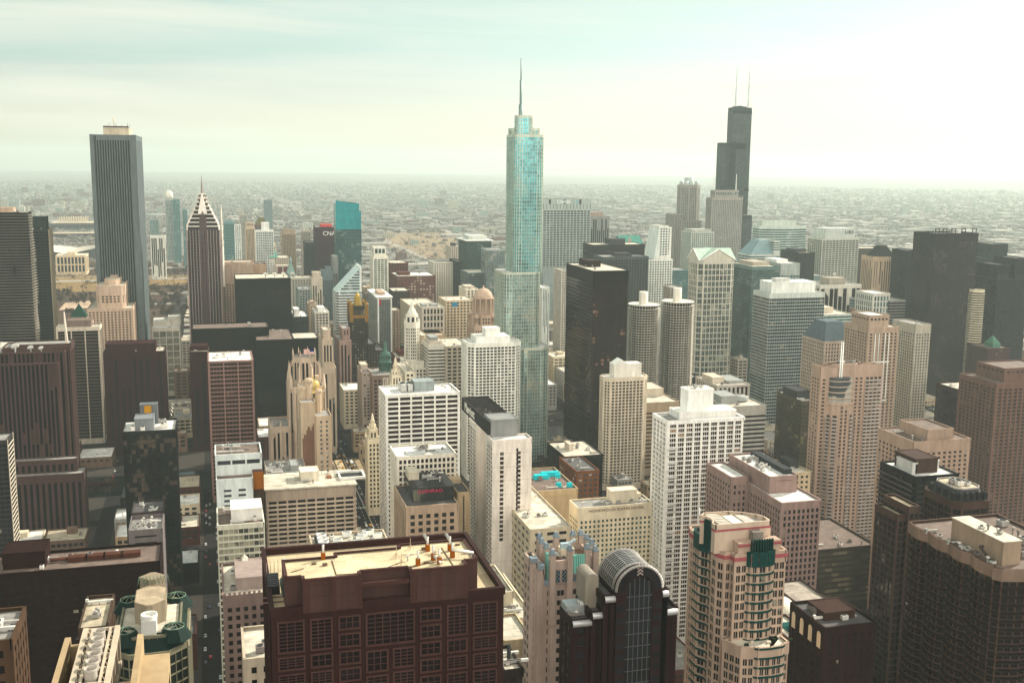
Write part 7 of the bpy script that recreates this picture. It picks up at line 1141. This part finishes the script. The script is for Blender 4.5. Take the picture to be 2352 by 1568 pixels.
for pix in ([(126, 648), (440, 640), (440, 637), (126, 644)], [(126, 620), (440, 616), (440, 612), (126, 616)], [(345, 700), (440, 697), (440, 693), (345, 696)], [(860, 545), (985, 600), (992, 598), (868, 541)], [(345, 676), (440, 674), (440, 671), (345, 673)]): patch('road', pix, RD, .04)
# expressways over the plain
def strip(name, a, b, w, mat, z=.05):
    p, q = at_z(*a, 0), at_z(*b, 0); d = (q-p); d.z = 0; d.normalize(); n = Vector((-d.y, d.x, 0))*w/2; m = MB(); m.quad((p.x+n.x, p.y+n.y, z), (q.x+n.x, q.y+n.y, z), (q.x-n.x, q.y-n.y, z), (p.x-n.x, p.y-n.y, z)); m.build(name, mat, kind='structure')
for a, b, w in (((640, 470), (760, 520), 40), ((640, 470), (560, 440), 40), ((1035, 535), (830, 470), 50), ((1060, 512), (960, 530), 22), ((900, 500), (1060, 505), 16), ((560, 590), (590, 470), 22), ((1760, 500), (2340, 470), 40), ((1860, 480), (2340, 520), 30)): strip('road', a, b, w, RD)
AV = M((.20, .19, .17), .9)
for x in (-900, -100, 560, 1180, 1980, 2790, 3600, 4400, 5200, 6800):
    m = MB(); y0_ = 3300 if x < 0 else 2650; m.quad((x-13, y0_, .06), (x+13, y0_, .06), (x+13, 18000, .06), (x-13, 18000, .06)); m.build('avenue_road', AV, kind='structure')
for y in (3100, 3900, 4700, 5500, 6300, 7900, 9500, 11100):
    m = MB(); m.quad((-400 if y < 4500 else -1500, y-12, .07), (9000, y-12, .07), (9000, y+12, .07), (-400 if y < 4500 else -1500, y+12, .07)); m.build('avenue_road', AV, kind='structure')
# ------------------------------------------------------------------ lakeside halls and museum
def simple(name, label, x0, x1, y0, Y, depth, wall, roof, st, cat, tiers=()): return T(name, label, x0, x1, x1+1, y0, Y, st, wall, GD, roof, side='W', depth=depth, tiers=tiers, cat=cat)
HALL = M((.42, .35, .25))
b = T('museum', 'long pale classical museum with a columned front, in the lakeside park', 128, 196, 200, 586, 3150, S(20, 9, 3, 3, 1, .5, top=5, par=.5), M((.55, .46, .34)), GK, R_CREAM, depth=70, cat='museum', tiers=((.35, .65, .2, .8, 6, S(9, 60, 3, 2, .3, .2)),))
b = T('convention_hall', 'far long flat white roofed convention hall with rows of masts, by the lake', 112, 218, 219, 512, 5200, S(40, 30, 3, 3, 1, .5, top=8, par=.5), M((.13, .12, .12)), GK, RM((.6, .5, .37)), side='W', depth=160, cat='hall', done=False)
m = MB(); a, d, h = b.a, b.d, b.h
for k in range(12): x = -a+40+k*(2*a-80)/11; m.box(x-2, x+2, -d*.5, -d*.5+3, h-1, h+24); m.box(x-2, x+2, d*.4, d*.4+3, h-1, h+24)
b.part('mast', m, M((.55, .48, .38))); b.done()
b = T('convention_hall', 'far dark lower convention hall with a tan roof, in front of the masted hall', 118, 216, 217, 536, 4700, S(40, 30, 3, 3, 1, .5, top=6, par=.5), M((.08, .07, .07)), GK, RM((.48, .38, .26)), side='W', depth=110, cat='hall')
p = at_Y(165, 566, 3700); b = hero('stadium', 'far curved stadium bowl with bright rim, behind the classical museum', p.x, p.y, M((.16, .15, .15)), None, R_CREAM, cat='stadium'); m = MB(); N = 40
for k in range(N):
    g0, g1 = 2*math.pi*k/N, 2*math.pi*(k+1)/N; H0, H1 = 24+16*abs(math.cos(g0)), 24+16*abs(math.cos(g1))
    c0, s0, c1, s1 = math.cos(g0), math.sin(g0), math.cos(g1), math.sin(g1); m.quad((75*c0, 110*s0, 0), (75*c1, 110*s1, 0), (95*c1, 130*s1, H1), (95*c0, 130*s0, H0), 0); m.quad((95*c0, 130*s0, H0), (95*c1, 130*s1, H1), (50*c1, 82*s1, 8), (50*c0, 82*s0, 8), 1)
b.part('bowl', m, [M((.10, .10, .11)), M((.5, .46, .4))]); b.done()
b = T('theatre', 'low white theatre building with glass front at the edge of the park', 350, 412, 437, 752, 1490, S(9, 9, .8, 1, .4, .3, top=4, par=.5), M((.50, .48, .42)), G((.16, .16, .13), (.3, .3, .25), .3), R_WHITE, side='W', depth=60, cat='theatre', tiers=((.0, .65, .4, 1, 6, S(9, 60, 1, 2, .3, .2)), (.55, 1, .5, 1, 9, S(9, 60, 1, 2, .3, .2))), units=4)
p = at_Y(405, 838, 1360); b = hero('bandshell', 'silver steel trellis of a park bandshell, past the dark red hotel', p.x, p.y, M((.5, .48, .42), .4, .4), None, cat='bandshell'); m = MB()
for k in range(7):
    x = -24+k*8
    for j in range(10): a0, a1 = math.pi*j/10, math.pi*(j+1)/10; m.tube((x, 34*math.cos(a0), 2+16*math.sin(a0)), (x+3, 34*math.cos(a1), 2+16*math.sin(a1)), .5, n=4)
for j in range(1, 10, 2): a0 = math.pi*j/10; m.tube((-24, 34*math.cos(a0), 2+16*math.sin(a0)), (26, 34*math.cos(a0), 2+16*math.sin(a0)), .4, n=4)
b.part('trellis', m, b.wall); m = MB(); m.box(-20, 20, 30, 40, 0, 14); b.part('stage', m, b.wall); b.done()
# ------------------------------------------------------------------ bridge on the avenue
b = hero('bridge', 'avenue bridge over the river crowded with taxis and cars in the sun', 127, 1078, M((.30, .24, .17)), None, cat='bridge'); m = MB(); m.box(-18, 18, -40, 40, .5, .8, bottom=True); b.part('deck', m, M((.30, .24, .17), .9, var=.2)); m = MB()
for x in (-18, -.3, 17.6): m.box(x, x+.4, -40, 40, .8, 1.9)
m.box(-13, -12.6, -40, 40, .8, 1.4); b.part('railing', m, M((.36, .28, .2))); m = MB(); m.box(-11, 11, -39.5, 39.5, .8, .83); b.part('roadway', m, M((.11, .095, .08), .9)); m = MB(); m.box(-17, -13.5, -39.5, 39.5, .8, .86); m.box(-9.5, -2, -39.5, 39.5, .83, .85); b.part('walkway', m, M((.46, .37, .25)))
for x, y in ((-21, -44), (21, -44), (-21, 44), (21, 44)):
    h = hero('bridge_house', 'small domed stone bridge tender house at the %s corner of the avenue bridge' % (('north' if y < 0 else 'south')+(' east' if x < 0 else ' west')), 127+x, 1078+y, M((.42, .34, .25)), None, cat='bridge house'); m = MB(); m.prism(cham(-4, 4, -4, 4, 1.2), 0, 14); m.prism(cham(-4.4, 4.4, -4.4, 4.4, 1.2), 14, 15); h.part('wall', m, h.wall); m = MB(); m.lathe(0, 0, [(3.6, 15), (3.3, 17), (2.2, 19), (.8, 20.4), (.2, 22.5)], 10); h.part('dome', m, M((.30, .24, .19))); m = MB()
    for q in (-2, 2): m.box(q-.7, q+.7, -4.1, -4.0, 6, 10); m.box(-4.1, -4.0, q-.7, q+.7, 6, 10)
    h.part('window', m, GK); h.done()
# ------------------------------------------------------------------ footprints of what stands already
bpy.context.view_layer.update()
FOOT = []
for e in list(scene.objects):
    if e.type == 'EMPTY' and not e.parent and e.get('category'):
        xs, ys = [], []
        for c in e.children:
            if c.type == 'MESH':
                for q in c.bound_box: w_ = c.matrix_world @ Vector(q); xs.append(w_.x); ys.append(w_.y)
        if xs: FOOT.append((min(xs), max(xs), min(ys), max(ys)))
def free(x0, x1, y0, y1, g=2): return all(x1+g < a or x0-g > b_ or y1+g < c or y0-g > d for a, b_, c, d in FOOT)
def pix(p):
    v = Vector(p)-CAMP; w = v.dot(CF); return (CX+FPX*v.dot(CR)/w, CY-FPX*v.dot(CU)/w) if w > 1 else (-9e9, 0)
dg = bpy.context.evaluated_depsgraph_get()
def seen(pts):
    n = 0
    for p in pts:
        x, y = pix(p)
        if not (-5 < x < 2357 and -5 < y < 1573): continue
        v = Vector(p)-CAMP; L = v.length; ok, loc, *_ = scene.ray_cast(dg, CAMP, v/L, distance=L-1.)
        if not ok: n += 1
    return n
rng = random.Random(11)
LOWW = [('tan', M((.36, .28, .20))), ('dark red brick', M((.15, .065, .055))), ('cream', M((.52, .46, .36))), ('brown', M((.20, .14, .11))), ('grey', M((.30, .29, .27))), ('pale stone', M((.46, .42, .36))), ('black', M((.05, .047, .05)))]
LOWR = [R_TAN, R_WHITE, R_GREY, R_CREAM, R_DARK, R_GREY, R_CREAM]
cnt = 0; CAND = []
for i in range(0, len(xe)-1, 2):
    for j in range(0, len(ye)-1, 2):
        bx0, bx1, by0, by1 = xe[i]+2.5, xe[i+1]-2.5, ye[j]+2.5, ye[j+1]-2.5
        if bx1-bx0 < 12 or by1-by0 < 12: continue
        nx = max(1, round((bx1-bx0)/34)); ny = max(1, round((by1-by0)/40))
        for a in range(nx):
            for c in range(ny):
                x0, x1 = bx0+(bx1-bx0)*a/nx+.4, bx0+(bx1-bx0)*(a+1)/nx-.4; y0, y1 = by0+(by1-by0)*c/ny+.4, by0+(by1-by0)*(c+1)/ny-.4
                if x1 < -20 and y0 > 1180: continue
                if min(abs(y0-riverY(x0)), abs(y1-riverY(x0)), abs(y0-riverY(x1)), abs(y1-riverY(x1))) < 42 and x0 < 760: continue
                t = rng.random(); south = y0 > 1200
                h = rng.uniform(9, 24) if not south else rng.uniform(18, 52) if y0 < 2050 else rng.uniform(12, 36)
                if rng.random() < .12: continue
                if 70 < x0 < 190 and y0 < 1060: h = min(h, 12)
                x0 += rng.uniform(0, 4); y0 += rng.uniform(0, 4)
                if not free(x0, x1, y0, y1): 
                    xm, ym = (x0+x1)/2, (y0+y1)/2; ok = False
                    for q in ((x0, xm, y0, ym), (xm, x1, y0, ym), (x0, xm, ym, y1), (xm, x1, ym, y1)):
                        if free(*q, g=1): x0, x1, y0, y1 = q; ok = True; break
                    if not ok: continue
                CAND.append((x0, x1, y0, y1, h))
low = 0
for x0, x1, y0, y1, h in sorted(CAND, key=lambda q: q[2]):
    xm, ym = (x0+x1)/2, (y0+y1)/2
    if low >= 290: break
    if seen([(xm, ym, h+1), (x0, y0, h+1), (x1, y0, h+1), (x0, y1, h+1), (x1, y1, h+1), (xm, y0-.5, h*.5), (x0-.5, ym, h*.6), (xm, y0-.5, h*.85)]) < 1: continue
    k = rng.randrange(7); nm, wl_ = LOWW[k]; b = Bd('low_building', 'low %s flat roofed city building packed in the blocks between the towers' % nm, xm, ym, wl_, G((.03, .027, .025), (.28, .25, .2), .2), rng.choice(LOWR), None, 'building', 'low %s buildings between the towers' % nm, low)
    a, d = (x1-x0)/2, (y1-y0)/2; b.rect(-a, a, -d, d, .1, h, S(rng.uniform(3.6, 4.6), rng.uniform(3.6, 6.5), rng.uniform(.8, 2.6), rng.uniform(1.2, 2.2), .3, .2, top=2, base=4.5, par=rng.uniform(.5, 1.2)))
    if rng.random() < .6: u, v = rng.uniform(-.6, .1), rng.uniform(-.5, .2); b.pbox('penthouse', a*u, a*(u+.5), d*v, d*(v+.5), h, h+rng.uniform(2.5, 5), wl_)
    b.units(-a+1, a-1, -d+1, d-1, h, rng.randint(1, 4), 3.); b.done(40); low += 1
print('low buildings', low)
# ------------------------------------------------------------------ the plain beyond: blocks of flats, then houses and trees past counting
far_n = 0; g = random.Random(21)
SPOT = [(x, y) for x, y in ((40, 470), (75, 452), (100, 470), (130, 478), (150, 452), (165, 446), (185, 446), (195, 470), (30, 440), (12, 478), (60, 492), (90, 494), (180, 488), (120, 458), (345, 462), (395, 424), (1330, 470))]+[(g.uniform(340, 1150), g.uniform(440, 600)) for _ in range(60)]+[(g.uniform(1400, 2350), g.uniform(440, 500)) for _ in range(46)]+[(g.uniform(0, 205), g.uniform(430, 500)) for _ in range(34)]
for x, y in SPOT:
    p = at_z(x, y, 0); w, d, h = g.uniform(10, 42), g.uniform(9, 16), g.uniform(16, 48) if g.random() < .55 else g.uniform(10, 20)
    if p.y < 2600 or seen([(p.x, p.y-d, h), (p.x, p.y-d, h*.5)]) < 1: continue
    k = g.randrange(4); c = [(.42, .38, .31), (.22, .12, .10), (.30, .33, .30), (.5, .49, .44)][k]; b = Bd('apartment_block', 'far %s block of flats or offices standing out on the hazy plain' % ('buff', 'reddish', 'grey green', 'white')[k], p.x, p.y, M(c), GT, R_GREY, None, 'apartment block', 'far %s blocks on the plain' % ('buff', 'reddish', 'grey green', 'white')[k], far_n)
    b.rect(-w, w, -d, d, 0, h, S(5, 8, 2.5, 2.2, .4, .3)); b.pbox('penthouse', -w*.3, w*.2, -d*.5, d*.5, h, h+5, M(c)); b.done(1e9); far_n += 1
HM = bpy.data.materials.new("distant_roofs"); HM.use_nodes = True; n, l = HM.node_tree.nodes, HM.node_tree.links; at = n.new("ShaderNodeAttribute"); at.attribute_name = "tone"; r = n.new("ShaderNodeValToRGB"); r.color_ramp.interpolation = 'CONSTANT'; e = r.color_ramp.elements; e[0].color = (.07, .065, .055, 1); e[1].position = .97; e[1].color = (.36, .34, .3, 1)
for q, c in ((.2, (.125, .085, .07)), (.35, (.165, .145, .12)), (.5, (.12, .115, .105)), (.62, (.165, .15, .13)), (.78, (.14, .125, .11)), (.88, (.21, .2, .175))): x = e.new(q); x.color = (*c, 1)
l.new(at.outputs['Fac'], r.inputs[0]); l.new(r.outputs[0], n["Principled BSDF"].inputs['Base Color']); n["Principled BSDF"].inputs['Roughness'].default_value = .85
mb = MB(); tr = MB(); g = random.Random(33)
for _ in range(26000):
    u = g.random(); D = 2350*(17000/2350)**(u**.85); az = YAW+g.uniform(-.47, .47); x, y = D*math.sin(az), D*math.cos(az)
    if x < 1500 and y < 2600 and x > -300: continue
    px_, py_ = pix((x, y, 0))
    if 860 < px_ < 1050 and 535 < py_ < 600 and g.random() < .9: continue
    if px_ < 440 and py_ > 600: continue
    if min(abs(x-q) for q in (-900, -100, 560, 1180, 1980, 2790, 3600, 4400, 5200, 6800)) < 24 or min(abs(y-q) for q in (3100, 3900, 4700, 5500, 6300, 7900, 9500, 11100)) < 30: continue
    x = round(x/26)*26+g.uniform(-4, 4); y = round(y/62)*62+g.uniform(-14, 14); wh = px_ > 700 and g.random() < .12 or g.random() < .03; t = g.random()
    if wh: w, d, h = g.uniform(14, 55), g.uniform(14, 40), g.uniform(6, 13); t = g.choice((.9, .7, .9, .98, .7, .55))
    else: w, d, h = g.uniform(4, 10), g.uniform(5, 12), g.uniform(5, 12)
    mb.box(x-w, x+w, y-d, y+d, 0, h, 0, t)
    if not wh:
        i = len(mb.v)-8
        if g.random() < .5:       # pitched roof
            j = len(mb.v); mb.v += [(x, y-d, h+3.2), (x, y+d, h+3.2)]
            for f in ((i+4, i+5, j), (i+6, i+7, j+1), (i+5, i+6, j+1, j), (i+7, i+4, j, j+1)): mb.f.append(f); mb.m.append(0); mb.t.append((t*.7+.1) % 1); mb.sm.append(False)
mb.build('distant_houses', HM, kind='stuff', tone=True)
BARK = M((.105, .068, .05), .95, var=.3, sc=.4)
def twigs(m, x, y, z, r, hh, n, g):
    for _ in range(n):
        a, s, q = g.uniform(0, 6.283), g.random()**.5, g.uniform(-1, 1); k = math.sqrt(max(0, 1-q*q)); px_, py_, pz = x+r*s*k*math.cos(a), y+r*s*k*math.sin(a), z+hh*q*s; t = Vector((g.uniform(-1, 1), g.uniform(-1, 1), g.uniform(-.2, 1))).normalized()*r*g.uniform(.25, .5); v = Vector((g.uniform(-1, 1), g.uniform(-1, 1), g.uniform(-1, 1))).normalized()*r*g.uniform(.08, .2)
        m.quad((px_-v.x, py_-v.y, pz-v.z), (px_+v.x, py_+v.y, pz+v.z), (px_+t.x+v.x*.4, py_+t.y+v.y*.4, pz+t.z), (px_+t.x-v.x*.4, py_+t.y-v.y*.4, pz+t.z))
for _ in range(14000):
    u = g.random(); D = 2350*(11000/2350)**u; az = YAW+g.uniform(-.47, .47); x, y = D*math.sin(az), D*math.cos(az)
    if x < 1500 and y < 2600 and x > -300: continue
    r = g.uniform(6, 14); twigs(tr, x, y, 6, r, 5, 9, g)
tr.build('distant_trees', BARK, kind='stuff')
# ------------------------------------------------------------------ bare trees one can tell apart, in the park and by the river
def make_tree(seed):
    g = random.Random(seed); e = bpy.data.objects.new('tree', None); scene.collection.objects.link(e); m = MB(); m.tube((0, 0, 0), (.2, .1, 4), .45, .3, 6)
    for k in range(7): a = k*.9+g.uniform(-.3, .3); p = (.2, .1, 2.6+k*.25); q = (2.6*math.cos(a), 2.6*math.sin(a), 6+g.uniform(0, 1.5)); m.tube(p, q, .2, .07, 4); m.tube(q, (q[0]*1.6, q[1]*1.6, q[2]+1.8), .09, .03, 4)
    m.build('trunk', M((.10, .07, .055)), e); c = MB(); twigs(c, 0, 0, 7.2, 4.4, 3.6, 150, g); c.build('crown', BARK, e); return e
PROTO = [make_tree(k) for k in range(4)]; used = set()
def plant(x, y, s, label, group):
    k = rng.randrange(4); P = PROTO[k]
    if k in used:
        o = P.copy(); scene.collection.objects.link(o)
        for ch in P.children: c = ch.copy(); scene.collection.objects.link(c); c.parent = o
    else: o = P; used.add(k)
    o.location = (x, y, .1); o.scale = (s, s, s); o.rotation_euler = (0, 0, rng.uniform(0, 6.28)); tag(o, label, 'tree', group)
for x0, x1, y0, y1, n in ((125, 235, 615, 632, 26), (125, 215, 672, 700, 34), (342, 436, 660, 735, 75), (342, 436, 616, 634, 26), (128, 200, 602, 618, 22), (150, 178, 720, 740, 10)):
    for _ in range(n):
        p = at_z(rng.uniform(x0, x1), rng.uniform(y0, y1), 0)
        if free(p.x-3, p.x+3, p.y-3, p.y+3, 1): plant(p.x, p.y, rng.uniform(.8, 1.5), 'bare brown winter tree among many in the lakeside park', 'bare trees in the park')
for x, y in ((1242, 1065), (1252, 1072), (1260, 1090), (1246, 1088), (1236, 1100), (1266, 1100), (1250, 1105), (1262, 1078)): p = at_z(x, y, 0); plant(p.x, p.y, .9, 'bare reddish tree by the street at the foot of the rounded teal skyscraper', 'bare trees by the teal skyscraper')
for k in range(9): p = at_z(186+k*10, 1127+rng.uniform(-4, 4), 0); plant(p.x, p.y, .8, 'bare tree along the shaded riverside plaza beside the dark limestone tower', 'bare trees on the riverside plaza')
# ------------------------------------------------------------------ traffic
CARM = {n: M(c, .3, .2, .02) for n, c in (('white', (.75, .75, .72)), ('black', (.02, .02, .022)), ('silver', (.45, .46, .46)), ('yellow', (.72, .38, .03)), ('red', (.40, .03, .03)), ('dark blue', (.03, .05, .12)))}
GLC, TYRE = M((.02, .025, .03), .1, 0, .02), M((.015, .015, .015), .8)
def car_mesh(col):
    m = MB(); m.loft(rrect(-.9, .9, -2.2, 2.2, .4, 3), .35, rrect(-.88, .88, -2.15, 2.15, .4, 3), .85); m.loft(rrect(-.8, .8, -1.1, 1.5, .25, 2), .85, rrect(-.66, .66, -.6, 1.1, .2, 2), 1.42, 1, cap=False); m.poly([(*q, 1.42) for q in rrect(-.66, .66, -.6, 1.1, .2, 2)], 0)
    for x in (-.86, .86):
        for y in (-1.4, 1.4): m.tube((x-.1, y, .33), (x+.1, y, .33), .33, n=10, m=2)
    return m.mesh('car', [CARM[col], GLC, TYRE])
CME = {c: car_mesh(c) for c in CARM}; ncar = 0
def car(x, y, z, col, rz, label, group):
    o = bpy.data.objects.new('car', CME[col]); scene.collection.objects.link(o); o.location = (x, y, z); o.rotation_euler = (0, 0, rz); tag(o, label, 'car', group)
def street_cars(n, xs, y0, y1, z, cols, where, axis=0):
    global ncar
    for _ in range(n):
        l_ = rng.choice(xs); t = rng.uniform(y0, y1); col = rng.choice(cols); P = (l_, t) if not axis else (t, l_)
        if axis == 0 and any(abs(P[0]-q[0]) < 2 and abs(P[1]-q[1]) < 5.5 for q in PUT) or axis and any(abs(P[0]-q[0]) < 5.5 and abs(P[1]-q[1]) < 2 for q in PUT): continue
        if seen([(P[0], P[1], 1.5), (P[0]-1.2, P[1], 1.)]) < 1: continue
        PUT.append(P); ncar += 1; car(P[0]+rng.uniform(-.2, .2), P[1], z, col, 0 if not axis else math.pi/2, '%s car %s' % (col, where), '%s cars %s' % (col, where))
PUT = []; ALLC = ['white', 'black', 'silver', 'silver', 'white', 'red', 'dark blue']
street_cars(70, [120, 123.2, 129.5, 132.6, 135.6], 1040, 1116, .86, ['yellow', 'yellow', 'white', 'black', 'silver', 'yellow'], 'on the sunlit avenue bridge')
street_cars(60, [118, 121.5, 125, 129.5, 133, 136.5], 1120, 1500, .01, ALLC+['yellow'], 'on the shaded avenue past the bridge')
street_cars(40, [118, 121.5, 125, 129.5, 133, 136.5], 700, 1030, .01, ALLC+['yellow'], 'on the avenue before the bridge')
street_cars(90, [-12, -9, -3, 0], 380, 1040, .01, ALLC, 'in the dark street beside the reflective glass tower'); street_cars(60, [-101, -98, -92, -89, -60, -48], 1100, 1500, .01, ALLC, 'in the street between the two dark red hotels')
street_cars(40, [-222, -218, -212, -208], 300, 1000, .01, ALLC, 'by the plaza of the dark limestone tower'); street_cars(70, [x+o for x in (320, 430, 555) for o in (-4, 4)], 650, 1180, .01, ALLC, 'in a side street at the foot of the black glass tower'); street_cars(40, [1238, 1244], 100, 500, .01, ALLC, 'on the riverside drive', 1)
def bus(x, y, z, col, label):
    e = bpy.data.objects.new('bus', None); scene.collection.objects.link(e); e.location = (x, y, z); tag(e, label, 'bus'); m = MB(); m.loft(rrect(-1.25, 1.25, -6, 6, .3, 2), .4, rrect(-1.2, 1.2, -5.95, 5.95, .3, 2), 3.1); m.box(-.8, .8, 1, 4, 3.1, 3.4); m.build('body', CARM[col], e); m = MB()
    for s in (-1.27, 1.24): m.box(s, s+.03, -5.3, 5.3, 1.5, 2.5)
    m.box(-1.05, 1.05, -6.03, -6.0, 1.3, 2.6); m.build('window', GLC, e)
    for xx in (-1.1, 1.1):
        for yy in (-3.8, 3.6): m = MB(); m.tube((xx-.13, yy, .48), (xx+.13, yy, .48), .48, n=10); m.build('wheel', TYRE, e)
bus(133, 1098, .86, 'white', 'white bus in the packed traffic on the avenue bridge'); bus(131, 1235, .01, 'white', 'white city bus on the shaded avenue past the bridge'); bus(120, 1300, .01, 'red', 'red double length bus far down the shaded avenue')
p = at_Y(703, 815, 985); e = bpy.data.objects.new('flagpole', None); scene.collection.objects.link(e); e.location = (p.x+8, p.y, p.z-24); tag(e, 'flagpole with a large striped flag above the gothic crowned tower', 'flagpole'); m = MB(); m.tube((0, 0, 0), (0, 0, 30), .3, .15, 6); m.build('pole', M((.6, .58, .52)), e); f = MB()
for k in range(13):
    for j in range(6):
        wv = lambda t: (-.4-t*1.6, .5*math.sin(t*1.1)); a_, b_ = wv(j), wv(j+1); z0 = 29.5-k*.42; blue = k < 7 and j < 3; f.quad((a_[0], a_[1], z0-.42), (b_[0], b_[1], z0-.42), (b_[0], b_[1], z0), (a_[0], a_[1], z0), 2 if blue else k % 2 and 1 or 0)
f.build('flag', [M((.5, .04, .05), .8, 0, .02), M((.8, .78, .74), .8, 0, .02), M((.03, .05, .2), .8, 0, .02)], e)
# ------------------------------------------------------------------ the air
hz = MB(); hz.prism([(-34000, -34000), (34000, -34000), (34000, 34000), (-34000, 34000)], -1, 600); hz.poly([(-34000, 34000, -1), (34000, 34000, -1), (34000, -34000, -1), (-34000, -34000, -1)])
hm = bpy.data.materials.new("haze_air"); hm.use_nodes = True; n, l = hm.node_tree.nodes, hm.node_tree.links; n.remove(n["Principled BSDF"])
pv_ = n.new("ShaderNodeVolumePrincipled"); pv_.inputs['Color'].default_value = (.82, .97, .92, 1); pv_.inputs['Density'].default_value = HAZE; pv_.inputs['Anisotropy'].default_value = .25
l.new(pv_.outputs[0], n["Material Output"].inputs['Volume'])
if HAZE: hz.build('haze', hm, kind='stuff')
